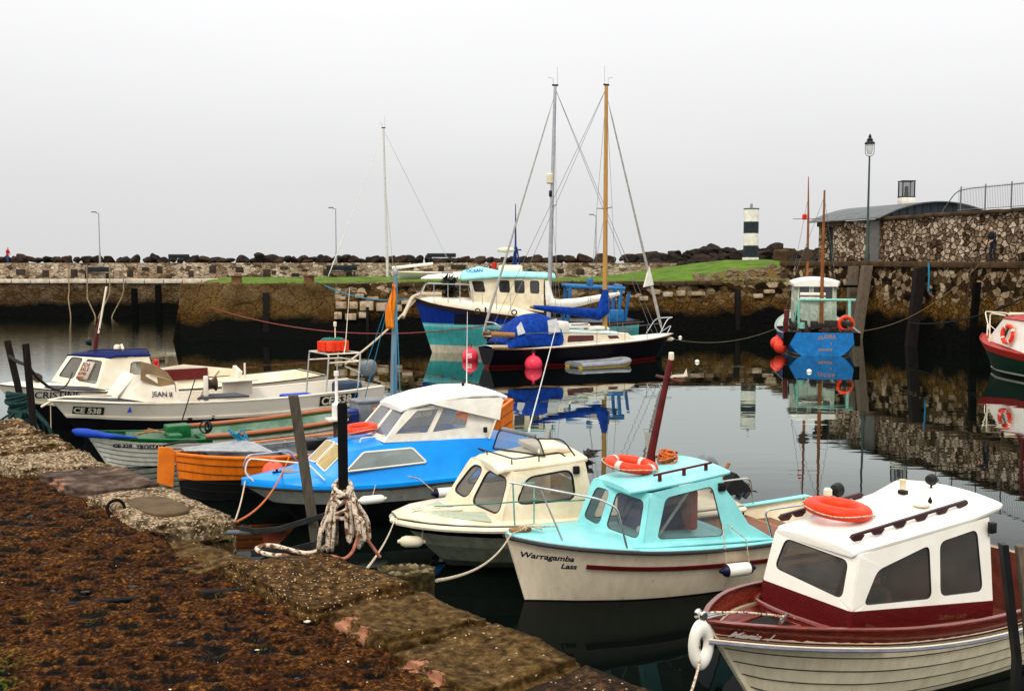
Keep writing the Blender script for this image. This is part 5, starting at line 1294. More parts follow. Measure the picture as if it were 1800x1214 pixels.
M_ant = mat('white_fibreglass', (.80, .78, .74), rough=.35)

# ------------------------------------------------------------------ mahogany trimmed launch, nearest right
m = Boat('cabin_boat', 'nearest boat, white clinker hull, mahogany strakes and an orange ring on its roof', 'boat', 1.98, 10.81, 30,
         [0, .4, 1.0, 2.0, 3.3, 4.6, 5.5], [.04, .40, .76, 1.02, 1.08, 1.02, .88], [1.03, 1.015, .985, .90, .835, .87, .92], [-.2, -.3, -.35, -.38, -.38, -.35, -.3], [1.05, .95, .70, .45, .36, .34, .34], rake=.85)
hm = hull_mat('cream_clinker_paint', [(-1, (.01, .012, .012)), (-.02, (.80, .70, .50))], dirt=.16, rough=.3)
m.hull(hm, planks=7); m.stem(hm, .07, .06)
m.band(.0, 5.5, -.012, .17, M_mahog, .018, 'mahogany_strake')
m.rub(mat('lilac_grey_rubber', (.20, .20, .25), (.12, .12, .16), rough=.35), .021, dz=-.205, off=.022)
m.rub(M_white, .010, dz=-.178, off=.026, name='white_bead')
m.gunwale(0, 5.5, M_mahog, w=.06, h=.03, up=.022, out=.02)
m.deck(.02, 1.6, M_mahog, dz=.21, camber=.02, inset=.03, name='foredeck')
m.liner(1.6, 5.45, .12, mat('red_brown_cockpit', (.16, .035, .02), (.08, .02, .012), rough=.6)); m.transom(M_mahog)
mb = MB(); mb.prism([(.55, -.07, .852), (1.05, -.22, .832), (1.05, .22, .832), (.55, .07, .852)], (0, 0, .02)); put(m, mb, 'hatch', M_dark)
mb = MB(); mb.tube([(.52, -.09, .875), (1.08, -.26, .855), (1.08, .26, .855), (.52, .09, .875)], .022, 6, closed=True); put(m, mb, 'hatch_coaming', M_mahog)
mb = MB(); mb.tube(arc_pts([(1.5, -.82, .84), (1.18, -.55, .90), (1.05, 0, .93), (1.18, .55, .90), (1.5, .82, .84)], .3, 8), .03, 8); put(m, mb, 'splash_coaming', M_mahog)
fb = [(1.36, .62, .82), (1.40, -.62, .82), (3.46, -.80, .74), (3.46, .80, .74)]
fm = [(1.38, .63, 1.09), (1.42, -.63, 1.07), (3.47, -.80, .91), (3.47, .80, .91)]
ft = [(1.52, .58, 1.66), (1.56, -.60, 1.65), (3.45, -.72, 1.84), (3.45, .72, 1.84)]
cabin(m, fb, fm, {}, M_mahog2, M_black, M_glass, name='cabin_base', solid=.035, skip=(2,))
fm2 = [(x, y * .985, z - .01) for x, y, z in fm]
sideW = [[(.07, .10), (.55, .10), (.52, .86), (.14, .66)], [(.61, .12), (.93, .13), (.90, .90), (.60, .86)]]
cab = cabin(m, fm2, ft, {0: [[(.09, .30), (.90, .16), (.90, .84), (.14, .90)]], 1: sideW, 3: [[(1 - a, b_) for a, b_ in w][::-1] for w in sideW]}, M_whiter, mat('chrome_rubber_trim', (.05, .05, .055), (.03, .03, .03), rough=.25, metal=.5), M_glassD, fr=.013, r=.09, skip=(2,))
roof(m, [(1.50, .54, 1.67, .03), (1.56, .585, 1.70, .08), (1.75, .61, 1.72, .12), (2.4, .655, 1.79, .14), (3.2, .70, 1.87, .13), (3.6, .74, 1.96, .09), (3.66, .73, 1.98, .07)], .06, M_whiter)
M_plum = mat('plum_varnish', (.045, .010, .014), (.02, .006, .008), rough=.35)
for y0, xa, xb in ((-.52, 1.56, 3.28), (.52, 1.56, 2.75)):
    mb = MB(); n = 6; zf = lambda x: 1.79 + (x - 1.56) * .098 - .02
    for i in range(n):
        x = xa + (xb - xa) * (i + .5 * (i == 0) * .2) / (n - 1) * (.985); mb.prism([(x - .05, y0 - .018, zf(x) - .005), (x + .05, y0 - .018, zf(x) - .005), (x + .11, y0 - .018, zf(x) + .05), (x - .11, y0 - .018, zf(x) + .05)], (0, .036, 0))
    mb.prism([(xa - .06, y0 - .022, zf(xa) + .045), (xb + .06, y0 - .022, zf(xb) + .045), (xb + .05, y0 - .022, zf(xb) + .075), (xa - .03, y0 - .022, zf(xa) + .075)], (0, .044, 0)); put(m, mb, 'handrail', M_plum, bevel=.006)
mb = MB(); mb.box((3.44, 0, 1.22), (.03, 1.5, 1.15), .01); put(m, mb, 'aft_bulkhead', M_mahog2)
put(m, MB().box((1.85, 0, 1.12), (.5, 1.05, .16), .03), 'dashboard', M_darkgrey); put(m, MB().torus((2.15, -.25, 1.22), .17, .014, Matrix.Rotation(R(65), 4, 'Y')), 'steering_wheel', M_black)
put(m, MB().box((2.75, -.35, 1.12), (.4, .42, .5), .05), 'helm_seat', mat('maroon_vinyl', (.16, .03, .025), rough=.6)); put(m, MB().box((2.2, .58, 1.12), (1.3, .12, .22), .03), 'inner_shelf', M_teak); put(m, MB().box((3.1, .25, 1.52), (.35, .4, .22), .06), 'hanging_bag', mat('pink_brown_cloth', (.34, .13, .10), rough=.8))
mb = MB(); mb.lathe([(.09, 0), (.10, .02), (.09, .035), (.02, .045)], c=(2.2, -.05 + .35, 1.90)); mb.lathe([(.09, 0), (.10, .02), (.09, .035), (.02, .045)], c=(2.85, -.30, 1.955)); put(m, mb, 'roof_vent', M_white)
mb = MB(); mb.lathe([(.035, 0), (.03, .12), (.05, .13), (.05, .19), (.03, .21)], c=(2.25, .52, 1.86)); put(m, mb, 'navigation_light', M_cream); put(m, MB().lathe([(.035, 0), (.035, .1), (.045, .12)], c=(3.2, .25, 2.0)), 'gps_aerial', M_cream)
mb = MB(); spot_lamp(mb, (2.42, .53, 2.03), .085); mb.tube([(2.42, .53, 1.88), (2.42, .53, 2.0)], .012); put(m, mb, 'search_lamp', M_black)
mb = MB(); spot_lamp(mb, (3.45, .05, 2.13), .07); mb.tube([(3.45, .05, 2.0), (3.45, .05, 2.13)], .012); put(m, mb, 'deck_lamp', M_black); put(m, MB().box((3.05, .12, 2.01), (.08, .1, .05), .012), 'deck_fitting', M_black); put(m, MB().lathe([(.02, 0), (.025, .03), (.003, .08)], c=(2.95, -.34, 1.98)), 'aerial_base', M_black)
mb = MB(); mb.box((3.42, -.80, 1.74), (.09, .06, .12), .01); put(m, mb, 'side_light', M_black)
m.text('Maria  J', .105, .16, .88, mat('silver_script', (.62, .58, .55), rough=.5), slope=-.045, shear=.45, off=.042, weight=.002, name='name_lettering')
vs, fs = text_geo('Saffron Lady', .085, .4); 
mb = MB(); mb.add([(2.62 + u, -.742 - .026 * ((2.62 + u) - 1.4) / 1 - .022 - .012, .865 - .085 * (u) * .8 - .075 + v + .02) for u, v in vs], fs); 
mb.v = [(x, -(.63 + (x - 1.41) * .0828) - .022, z) for x, y, z in mb.v]; put(m, mb, 'faded_lettering', mat('dull_gold_paint', (.20, .07, .03), rough=.6), smooth=0)
mb = MB(); mb.lathe([(.04, -.06), (.055, -.045), (.03, -.02), (.03, .02), (.055, .045), (.04, .06)], c=(-.06, 0, 1.10), axis='Y', n=14); mb.box((.08, 0, 1.065), (.32, .09, .03), .01); put(m, mb, 'bow_roller', M_steel)
mb = MB(); mb.tube([(.82, -.22, .93), (1.02, -.12, .955)], .02); mb.tube([(.88, -.17, .89), (.90, -.16, .95)], .02); put(m, mb, 'cleat', M_steel)
mb = MB(); mb.tube([(.46, 0, .18), (.40, 0, .12), (.45, 0, .05)], .015); put(m, mb, 'towing_eye', M_rust)
t = life_ring('life_ring', (0, 0, 0), .285, .088, Matrix.Rotation(R(5), 4, 'Y') @ Matrix.Rotation(R(3), 4, 'X'), 'plain orange life ring lying on the white roof of the mahogany trimmed boat', M_ringO)
t.matrix_basis = m.root.matrix_basis @ Matrix.Translation((1.93, .06, 1.955))
# horseshoe of white fender at the bow and its mooring rope
hb = empty('fender', m.root.matrix_basis @ Vector((-.07, -.02, .80)), R(30), 'white bent fender lashed round the mooring rope at the mahogany boat bow', 'fender')
mb = MB(); mb.torus((0, 0, 0), .10, .055, Matrix.Rotation(R(90), 4, 'X') @ Matrix.Scale(1.75, 4, (0, 1, 0)), sz=1); mb.build('ring', M_whiter, hb)
def W_(b, *p): return b.root.matrix_basis @ Vector(p)
o = rope('mooring_rope', [W_(m, .98, -.15, .95), W_(m, .5, -.06, 1.05), W_(m, .1, 0, 1.10), W_(m, -.08, 0, 1.12), W_(m, -.11, -.02, .95), W_(m, -.10, -.04, .66)] + sag(W_(m, -.11, -.05, .63), (1.05, 7.0, 1.55), .10, 20)[1:] + [Vector((.45, 4.1, 2.9))], .013, M_ropefleck, 'thick flecked mooring rope from the mahogany boat bow down to the bottom edge')

# ------------------------------------------------------------------ aqua boat
w = Boat('cabin_boat', 'white hulled boat with an aqua deck and cabin carrying a banded orange ring', 'boat', -.08, 14.58, 24,
         [0, .35, .9, 1.9, 3.3, 4.8, 5.8], [.05, .40, .72, .98, 1.02, .98, .85], [.96, .91, .85, .76, .70, .74, .82], [-.25, -.35, -.4, -.4, -.4, -.36, -.3], [1.0, .88, .62, .36, .26, .26, .28], rake=.36)
w.hull(hull_mat('ivory_hull_paint', [(-1, (.006, .006, .007)), (.012, (.80, .68, .51))], dirt=.13, rough=.3))
M_dkrub = mat('dark_grey_rubber', (.035, .032, .035), rough=.4)
w.rub(M_dkrub, .028, dz=-.03, off=.02)
w.gunwale(1.6, 5.8, M_aqua, w=.13, h=.03, up=.014, out=.02)
w.deck(.02, 3.3, M_aqua, dz=.0, camber=.07, name='foredeck')
w.liner(3.2, 5.72, .18, M_cream); w.transom(M_aqua)
for zz in (.16,): pass
w.strip(M_mahog2, .92, 4.9, 0, .065, t=.03, name='wooden_rubbing_strip', curve=lambda x: .53 - .085 * (x - .9) + .012 * (x - .9) ** 2)
bt = [(1.42, .64, .80), (1.74, -.74, .76), (3.30, -.84, .66), (3.30, .82, .66)]
tp = [(1.62, .50, 1.50), (1.93, -.60, 1.48), (3.05, -.68, 1.64), (3.05, .64, 1.64)]
cb = cabin(w, bt, tp, {0: [[(.06, .20), (.33, .14), (.35, .86), (.10, .88)], [(.43, .14), (.92, .12), (.93, .84), (.46, .88)]], 1: [[(.12, .14), (.84, .14), (.84, .90), (.20, .86)]], 3: [[(.16, .14), (.88, .14), (.80, .86), (.16, .90)]]},
           M_aqua, mat('grey_rubber_trim', (.06, .055, .05), rough=.35), M_glass, fr=.013, r=.10, skip=(2,))
roof(w, [(1.66, .47, 1.51, .03), (1.74, .53, 1.53, .06), (2.0, .59, 1.56, .07), (2.6, .645, 1.63, .07), (3.12, .68, 1.70, .05), (3.2, .67, 1.71, .04)], .05, M_aqua)
# the flared aft wings of the coachroof
for sd in (-1, 1):
    mb = MB(); mb.prism([(3.0, sd * .70, 1.58), (3.28, sd * .83, .72), (3.8, sd * .97, .715), (3.42, sd * .84, .95), (3.22, sd * .76, 1.3)], (0, sd * -.03, 0)); put(w, mb, 'cabin_wing', M_aqua, bevel=.008)
mb = MB(); mb.prism([(1.5, -.86, .80), (1.8, -.90, .78), (3.75, -.98, .715), (3.75, -.80, .72), (1.75, -.74, .80)], (0, 0, .03)); put(w, mb, 'side_deck', M_aqua, bevel=.01)
mb = MB(); mb.box((3.72, .0, .60), (.36, 1.6, .035), .01); mb.box((4.25, .0, .60), (.5, 1.66, .035), .01); mb.box((4.85, 0, .52), (.4, 1.6, .03), .01); put(w, mb, 'engine_box', mat('red_brown_board', (.20, .085, .05), (.13, .05, .03), scale=3, rough=.6, stretch=(1, 8, 1)))
mb = MB(); mb.box((3.50, -.05, .50), (.06, 1.6, .25), .01); mb.box((3.95, -.0, .575), (.07, 1.66, .10), .01); mb.box((4.56, 0, .55), (.07, 1.66, .13), .01); put(w, mb, 'thwart', M_teak, bevel=.005)
for y0 in (-.48, .42):
    mb = MB(); mb.tube([(2.05, y0, 1.70), (3.0, y0 - .02, 1.81)], .018, 6); [mb.box((x, y0, 1.64 + (x - 2.05) * .12), (.05, .03, .09), .005) for x in (2.15, 2.55, 2.92)]; put(w, mb, 'handrail', M_mahog2)
mast = MB(); mast.tube([(2.50, .36, 1.60), (2.52, .36, 1.85), (2.60, .36, 2.2), (2.84, .36, 3.22)], [.085, .06, .055, .042], 12); ms = put(w, mast, 'mast', M_redpaint)
MB().tube([(2.78, .66, 2.96), (2.82, .0, 2.93)], .022, 8).build('crosstree', M_redpaint, ms)
mb = MB(); mb.lathe([(.035, 0), (.042, .02), (.04, .11), (.03, .12)], c=(2.85, .36, 3.22), n=14); mb.build('masthead_lamp', M_white, ms)
mb = MB(); mb.prism([(2.80, .30, 2.97), (2.90, .14, 2.99), (2.93, .10, 3.02), (2.82, .26, 3.0)], (0, 0, .012)); mb.prism([(2.90, .12, 2.99), (2.95, .07, 3.0), (2.94, .08, 3.11)], (0, .012, 0)); mb.build('wind_vane', M_white, ms)
mb = MB(); mb.tube([(2.42, .42, 1.62), (2.66, .5, 1.95)], .02, 6); put(w, mb, 'wooden_stick', M_teak)
mb = MB(); r2 = random.Random(1)
for i in range(12): mb.torus((2.72 + r2.uniform(-.05, .05), .22 + r2.uniform(-.05, .05), 1.73 + i * .012), .085 + r2.uniform(-.03, .03), .014, Matrix.Rotation(r2.uniform(-.5, .5), 4, 'X') @ Matrix.Rotation(r2.uniform(-.5, .5), 4, 'Y'), n=18, k=6)
ro_ = mb.build('rope_coil', M_ropeor); ro_.matrix_basis = w.root.matrix_basis.copy(); tag(ro_, 'coil of orange rope beside the oxblood mast on the aqua roof', 'rope')
t = life_ring('life_ring', (0, 0, 0), .31, .085, Matrix.Rotation(R(6), 4, 'Y') @ Matrix.Rotation(R(4), 4, 'X'), 'orange life ring with pale bands lying on the aqua cabin roof', M_ringO, mat('silver_reflective_tape', (.60, .55, .50), rough=.35))
t.matrix_basis = w.root.matrix_basis @ Matrix.Translation((2.07, .18, 1.74))
# pulpit
tub(w, [(.06, .02, 1.67), (.12, -.02, 1.665), (1.10, -.62, 1.48), (1.32, -.74, 1.36), (1.42, -.84, .82)], .015, 'pulpit_rail', M_steel, .09)
for x_, y_ in ((.9, -.56), (.62, .42)): pass
[put(w, MB().tube(q_, .013), 'stanchion', M_mint) for q_ in ([(.16, .06, .97), (.10, .0, 1.66)], [(.62, .42, .91), (.60, .38, 1.55), (.12, .0, 1.66)])]
put(w, MB().tube([(.64, -.45, .91), (.42, -.20, 1.60)], .013), 'stanchion', M_galv)
for sd in (-1, 1): tub(w, [(3.75, sd * .95, .72), (3.62, sd * .93, 1.15), (4.75, sd * .95, 1.18), (4.82, sd * .94, .74)], .014, 'cockpit_rail', M_steel, .1)
w.text('Warragamba', .115, .15, .66, M_dkname := mat('navy_lettering', (.012, .018, .05), rough=.4), slope=-.045, shear=.12, weight=.0035, off=.004, name='name_lettering', arc=.02)
w.text('Lass', .11, .62, .525, M_dkname, slope=-.02, shear=.12, weight=.0035, name='name_lettering')
mb = MB(); mb.prism([Vector((1.845, -.44, .95)) + Vector((.012 * cos(a) + .014 * sin(a), -.042 * cos(a), .042 * sin(a))) for a in [2 * pi * k_ / 18 for k_ in range(18)]], (-.006, 0, 0)); put(w, mb, 'round_sticker', M_ant)
mb = MB(); mb.box((3.02, -.735, 1.50), (.11, .05, .12), .01); put(w, mb, 'side_light', M_black)
mb = MB(); r2 = random.Random(6)
for i in range(6): mb.tube(arc_pts([(.2 + r2.uniform(-.05, .1), r2.uniform(-.12, .12), 1.01), (.35, r2.uniform(-.15, .15), 1.05), (.5 + r2.uniform(-.1, .1), r2.uniform(-.2, .2), 1.03)], .04), .012, 6)
put(w, mb, 'bow_lashing', M_rope)
mb = MB(); mb.box((.22, .02, 1.0), (.3, .12, .05), .01); put(w, mb, 'bow_chock', M_teak)
fender(w, (3.05, -1.10, .40), .52, .095, M_whiter, mat('navy_vinyl', (.006, .008, .03), rough=.4), 'X', ropes=[[(2.88, -1.09, .42), (2.86, -1.04, .8), (2.95, -.86, 1.02)], [(3.26, -1.09, .42), (3.22, -1.05, .8), (3.02, -.88, 1.0)]], label='white fender with navy ends hanging on the aqua cabin boat', tilt=.02)
rope('mooring_rope', [W_(w, .75, -.1, 1.02), W_(w, .3, -.08, 1.06), W_(w, .05, -.1, .99)] + sag(W_(w, .02, -.1, .97), (-.41, 5.75, 2.97), .12)[1:], .010, M_rope, 'pale rope from the aqua boat bow to the quay by the weedy pile head')
# seen through the side window
mb = MB(); mb.box((2.45, .15, .98), (.9, .7, .66), .06); put(w, mb, 'cabin_locker', mat('blue_locker_cloth', (.02, .05, .22), rough=.7)); mb = MB(); mb.box((2.78, -.30, 1.12), (.14, .25, .6), .05); put(w, MB().tube([(2.2, -.4, .82), (2.65, -.45, 1.42)], .022), 'oar_shaft', M_ant); put(w, mb, 'life_jacket', mat('red_jacket_cloth', (.45, .02, .01), rough=.7))

# ------------------------------------------------------------------ cream boat with the screen
h = Boat('cabin_boat', 'cream white cabin boat with a black framed screen on its roof behind the aqua boat', 'boat', -1.79, 16.22, 19,
         [0, .22, .65, 1.4, 2.6, 4.2, 5.5], [.20, .50, .82, 1.08, 1.15, 1.12, 1.0], [.82, .82, .81, .79, .77, .77, .78], [-.12, -.2, -.25, -.3, -.3, -.28, -.25], [1.5, 1.5, 1.25, .75, .4, .3, .3], rake=.95)
h.hull(hull_mat('grey_green_hull_paint', [(-1, (.05, .06, .045)), (.10, (.20, .22, .17)), (.38, (.34, .36, .29))], dirt=.35))
h.band(0, 5.5, .10, .20, M_blackpaint, .012, 'black_band'); h.rub(M_white, .045, dz=-.05, off=.0, name='rubbing_strake')
mb = MB(); mb.tube([h.pt(0, .94, -1), Vector((-.035, 0, h.pt(0, .94, 1).z)), h.pt(0, .94, 1)], .045, 8); put(h, mb, 'bow_fendering', M_white)
h.deck(.0, 5.45, M_cream, dz=-.02, camber=.05, name='deck')
mb = MB(); mb.prism([(.12, .08, .86), (.85, .62, .85), (.85, .12, .89), (.35, .05, .89)], (0, 0, .012)); mb.prism([(.35, -.30, .865), (1.25, -.95, .845), (1.3, -.45, .88), (.6, -.22, .885)], (0, 0, .012)); put(h, mb, 'grip_patch', mat('pale_green_grip', (.40, .44, .33), (.30, .34, .25), scale=20, rough=.8))
mb = MB(); mb.box((.72, -.06, .90), (.62, .34, .035), .012, -.1); put(h, mb, 'hatch', M_cream)
bt = [(.98, .72, .84), (1.42, -.90, .79), (2.92, -.97, .78), (2.92, .95, .78)]
tp = [(1.41, .62, 1.53), (1.68, -.74, 1.53), (2.78, -.84, 1.64), (2.78, .80, 1.66)]
cabin(h, bt, tp, {0: [[(.05, .26), (.34, .20), (.38, .88), (.13, .9)], [(.44, .16), (.93, .14), (.92, .84), (.47, .88)]], 1: [[(.10, .36), (.80, .36), (.80, .90), (.18, .86)]], 3: [[(.20, .36), (.90, .36), (.82, .86), (.20, .90)]]}, M_cream, M_black, M_glass, fr=.02, r=.15, skip=(2,))
roof(h, [(1.46, .58, 1.54, .03), (1.56, .64, 1.58, .06), (1.9, .70, 1.60, .08), (2.4, .76, 1.65, .07), (2.84, .80, 1.70, .04)], .07, M_cream)
mb = MB(); mb.box((2.86, 0, 1.0), (.03, 1.6, .45), .01); put(h, mb, 'aft_bulkhead', M_cream)
mb = MB(); mb.box((2.45, .05, 1.76), (.55, 1.0, .09), .03); put(h, mb, 'roof_hatch', M_cream)
tub(h, [(1.62, .58, 1.62), (1.50, .58, 1.69), (1.72, -.60, 1.70), (2.4, -.74, 1.79), (2.5, -.74, 1.72)], .012, 'roof_rail', M_black, .1)
mb = MB(); [mb.tube([(a, b_, 1.54), (a, b_, 1.63)], .01) for a, b_ in ()]; [mb.tube([q_, (q_[0], q_[1], q_[2] + .09)], .01) for q_ in ((1.56, .25, 1.6), (1.70, -.55, 1.6), (2.1, -.66, 1.65))]; put(h, mb, 'rail_foot', M_black)
sc = MB(); ring = arc_pts([(1.74, .50, 1.68), (1.82, .42, 2.0), (2.19, -.40, 1.96), (2.24, -.54, 1.71)], .10); sc.tube(ring + [Vector((1.74, .50, 1.68))], .014, 8)
sc.tube(arc_pts([(2.19, -.38, 1.955), (2.50, -.62, 1.97), (2.66, -.74, 1.72)], .12), .013, 8); sw = put(h, sc, 'windscreen_frame', M_black)
MB().add([(1.75, .49, 1.69), (1.82, .41, 1.99), (2.19, -.39, 1.95), (2.23, -.52, 1.72)], [(0, 1, 2, 3)]).build('pane', glass_mat('scratched_plastic', (.7, .7, .7), .3, (.3, .3, .3)), sw, smooth=0)
MB().tube([(1.85, .34, 2.02), (2.16, -.33, 1.99)], .032, 10).build('rolled_cover', M_grey, sw)
mb = MB(); mb.tube([(2.10, -.18, 1.95), (2.12, -.18, 2.10)], .02); mb.tube([(2.12, -.18, 2.10), (2.60, -.10, 3.68)], [.012, .006], 6); put(h, mb, 'whip_antenna', M_ant)
mb = MB(); mb.box((2.62, -.89, 1.53), (.10, .05, .12), .01); put(h, mb, 'side_light', M_black)
mb = MB(); r2 = random.Random(9)
for i in range(16): a = Vector((3.0, -.3, 1.35 + i * .02)); b2 = a + Vector((r2.uniform(.05, .28), r2.uniform(-.15, .15), r2.uniform(-.03, .14))); c2 = a + Vector((r2.uniform(.0, .1), r2.uniform(-.1, .1), .09)); mb.prism([a, b2, c2], (.0, .02, .0))
put(h, mb, 'black_flag_bundle', M_black)
outboard(h.root, (5.55, .1, 1.05), 1.0, M_darkgrey, M_grey, tilt=.9)
mb = MB(); mb.prism([(5.3, -.6, .85), (5.95, -.5, .9), (5.6, -.55, 1.22)], (0, .4, 0)); put(h, mb, 'black_cover', mat('black_sheet', (.01, .01, .01), rough=.8)); mb = MB(); mb.tube([(5.2, -.5, .9), (5.42, -.62, 1.42)], .03); put(h, mb, 'tiller', M_teak)
fender(h, (.16, -.42, .52), .36, .085, M_cream, M_cream, 'X', ropes=[[(.32, -.42, .52), (.34, -.46, .84)]], label='short cream fender hanging at the bow of the cream cabin boat', tilt=.1)
rope('mooring_rope', [W_(h, .9, -.1, .93), W_(h, .3, -.1, .90), W_(h, .02, -.12, .84)] + sag(W_(h, -.02, -.12, .82), (-.80, 5.75, 3.02), .06)[1:], .008, M_rope, 'thin pale mooring rope from the cream boat bow to the quay')
rope('mooring_rope', sag(W_(h, .6, -.1, .95), W_(w, .6, .38, 1.30), .01) + sag(W_(w, .6, .38, 1.3), W_(w, 1.9, .9, 1.1), .02)[1:], .009, M_ropegreen, 'thin green line tied from the cream boat to the green stanchion')
mb = MB(); mb.quad((-.9, 0, -.0), (0, 0, 0), (0, 0, 0), (0, 0, 0)) if False else None

# ------------------------------------------------------------------ blue cabin cruiser
b = Boat('cabin_cruiser', 'bright blue cabin cruiser with a white canvas canopy and an orange ring', 'boat', -4.74, 18.71, 25,
         [0, .5, 1.1, 2.0, 3.3, 4.7, 6.0], [.05, .46, .78, 1.02, 1.13, 1.12, 1.02], [.80, .78, .76, .74, .76, .79, .80], [.15, -.1, -.3, -.35, -.35, -.3, -.3], [1.1, 1.0, .8, .5, .32, .28, .28], rake=.95)
b.hull(hull_mat('pale_grey_hull_paint', [(-1, (.006, .006, .008)), (.44, (.36, .37, .34))], dirt=.2))
b.rub(M_black, .022, dz=-.03, off=.012)
def sec(x, p): bb = b.half(x, 1); s_ = b.q(b.sh, x); q = [(bb + .012, s_ - .02), (bb + .012, s_ + .05), (bb * .955, s_ + .11)] + p; return [Vector((x, -y, z)) for y, z in q] + [Vector((x, y, z)) for y, z in q[::-1]]
mb = MB(); rg = [sec(.01, [(.05, .89), (.03, .9), (0, .9)]), sec(.5, [(.30, .91), (.12, .93), (0, .935)]), sec(1.0, [(.62, .94), (.4, .97), (0, .985)]), sec(1.28, [(.74, .98), (.55, 1.01), (0, 1.03)]),
      sec(1.75, [(.86, 1.02), (.71, 1.36), (0, 1.42)]), sec(2.3, [(.93, 1.05), (.76, 1.44), (0, 1.52)]), sec(3.0, [(.98, 1.10), (.80, 1.46), (0, 1.52)]), sec(3.7, [(1.03, 1.20), (.92, 1.47), (0, 1.50)]), sec(4.3, [(1.06, 1.28), (.98, 1.46), (0, 1.48)]), sec(6.0, [(.98, 1.06), (.92, 1.12), (0, 1.15)])]
mb.loft(rg); put(b, mb, 'superstructure', M_blue, smooth=28, bevel=.012)
for ys in ((.56, .0), (-.07, -.64)):
    def fw(u, y): x = 1.31 + .42 * u; z = 1.045 + .385 * u; return Vector((x - .02, y * (1 + .02 * u), z - .045 * abs(y) / .55 + .01))
    panel(b.root, [fw(.06, ys[0]), fw(.06, ys[1]), fw(.94, ys[1]), fw(.94, ys[0])], .04, M_white, M_amber, .014)
def sw_(sd): return [Vector((1.62, sd * .91, 1.045)), Vector((3.08, sd * 1.005, 1.11)), Vector((2.86, sd * .87, 1.36)), Vector((1.98, sd * .775, 1.33))]
for sd in (-1, 1): panel(b.root, sw_(sd), .05, M_white, M_winG, .018)
bt = [(2.30, .66, 1.49), (2.38, -.72, 1.47), (4.35, -.96, 1.46), (4.35, .95, 1.46)]
tp = [(2.80, .60, 2.04), (2.86, -.66, 2.03), (4.62, -.86, 2.12), (4.62, .86, 2.12)]
M_clear = glass_mat('clear_canopy_plastic', (.72, .72, .70), .3, (.28, .27, .25))
cabin(b, bt, tp, {0: [[(.04, .14), (.47, .14), (.47, .92), (.04, .92)], [(.53, .14), (.96, .14), (.96, .92), (.53, .92)]], 1: [[(.04, .22), (.36, .22), (.34, .94), (.10, .94)], [(.40, .22), (.72, .30), (.68, .90), (.38, .94)]], 3: [[(.28, .30), (.6, .22), (.62, .94), (.32, .9)]]}, mat('white_vinyl', (.74, .71, .64), (.62, .58, .5), rough=.5), M_white, M_clear, fr=.011, r=.03, name='canopy_side', solid=.012, skip=(2,))
can = roof(b, [(2.74, .60, 2.03, .03), (2.9, .68, 2.10, .05), (3.4, .80, 2.20, .07), (4.0, .88, 2.27, .06), (4.5, .90, 2.26, .05), (4.72, .88, 2.20, .04)], .06, M_canvas, name='canopy')
for sd in (-1, 1):
    mb = MB(); mb.prism([(3.2, sd * .80, 2.14), (3.9, sd * .91, 2.20), (4.6, sd * .93, 2.18), (4.52, sd * 1.0, 1.78), (4.0, sd * .96, 1.92)], (0, sd * -.02, 0)); mb.build('canopy_flap', M_canvas, can)
    tub(b, [(4.30, sd * 1.0, 1.45), (4.62, sd * .93, 2.15)], .018, 'canopy_hoop', M_white)
mb = MB(); mb.box((4.22, -1.01, 1.62), (.07, .05, .10), .01); mb.lathe([(.03, 0), (.03, .08), (.01, .1)], c=(4.2, 0, 2.3)); put(b, mb, 'deck_lamp', M_black)
mb = MB(); mb.tube([(4.15, -.3, 2.28), (4.15, -.3, 2.42)], .02); mb.tube([(4.15, -.3, 2.42), (4.17, -.3, 3.75)], [.011, .005], 6); put(b, mb, 'whip_antenna', M_ant)
for sd in (-1, 1): tub(b, [(2.0, sd * .50, 1.47), (2.02, sd * .50, 1.54), (3.1, sd * .58, 1.60), (3.12, sd * .58, 1.52)], .012, 'handrail', M_white, .03)
tub(b, [(.18, -.18, .86), (.02, -.14, 1.02), (.10, -.10, 1.26), (1.0, -.72, 1.20), (1.25, -.86, .92)], .014, 'pulpit_rail', M_white, .10); tub(b, [(.20, .16, .88), (.04, .12, 1.04), (.12, .10, 1.28), (1.0, .70, 1.2), (1.2, .8, .95)], .014, 'pulpit_rail', M_steel, .10)
mb = MB(); mb.box((.62, 0, .96), (.16, .05, .03), .008); mb.lathe([(.04, 0), (.015, .03), (.03, .07)], c=(.62, 0, .94), n=10); put(b, mb, 'deck_cleat', M_black)
mb = MB(); mb.prism([(.72, -.18, .945), (1.15, -.3, .965), (1.15, .3, .965), (.72, .18, .945)], (0, 0, .02)); put(b, mb, 'hatch', M_grey)
b.text('Nemo', .13, 4.0, .96, M_ant, off=-.03, name='name_lettering', shear=.3)
t = life_ring('life_ring', (0, 0, 0), .27, .075, Matrix.Rotation(R(-6), 4, 'Y'), 'orange life ring lying on the roof of the bright blue cabin cruiser', M_ringO)
t.matrix_basis = b.root.matrix_basis @ Matrix.Translation((2.18, .12, 1.62))
fender(b, (2.02, -1.13, .56), .46, .075, M_whiter, M_whiter, 'X', ropes=[[(2.02, -1.13, .6), (2.1, -1.08, .8)]], label='all white fender on the blue cruiser behind the black mooring post', group=None)
fender(b, (3.38, -1.22, .58), .52, .09, M_whiter, mat('navy_vinyl', (.006, .008, .03)), 'X', ropes=[[(3.16, -1.2, .6), (2.9, -1.10, .84), (2.7, -1.02, .90)], [(3.6, -1.2, .6), (4.1, -1.16, .80), (4.6, -1.12, .92)]], label='white fender with dark blue ends on the side of the blue cruiser')
rope('mooring_rope', sag(W_(b, .04, -.1, .86), (-2.2, 7.2, 2.9), .45), .012, M_rope, 'pale mooring rope from the blue cruiser bow to the near quay')
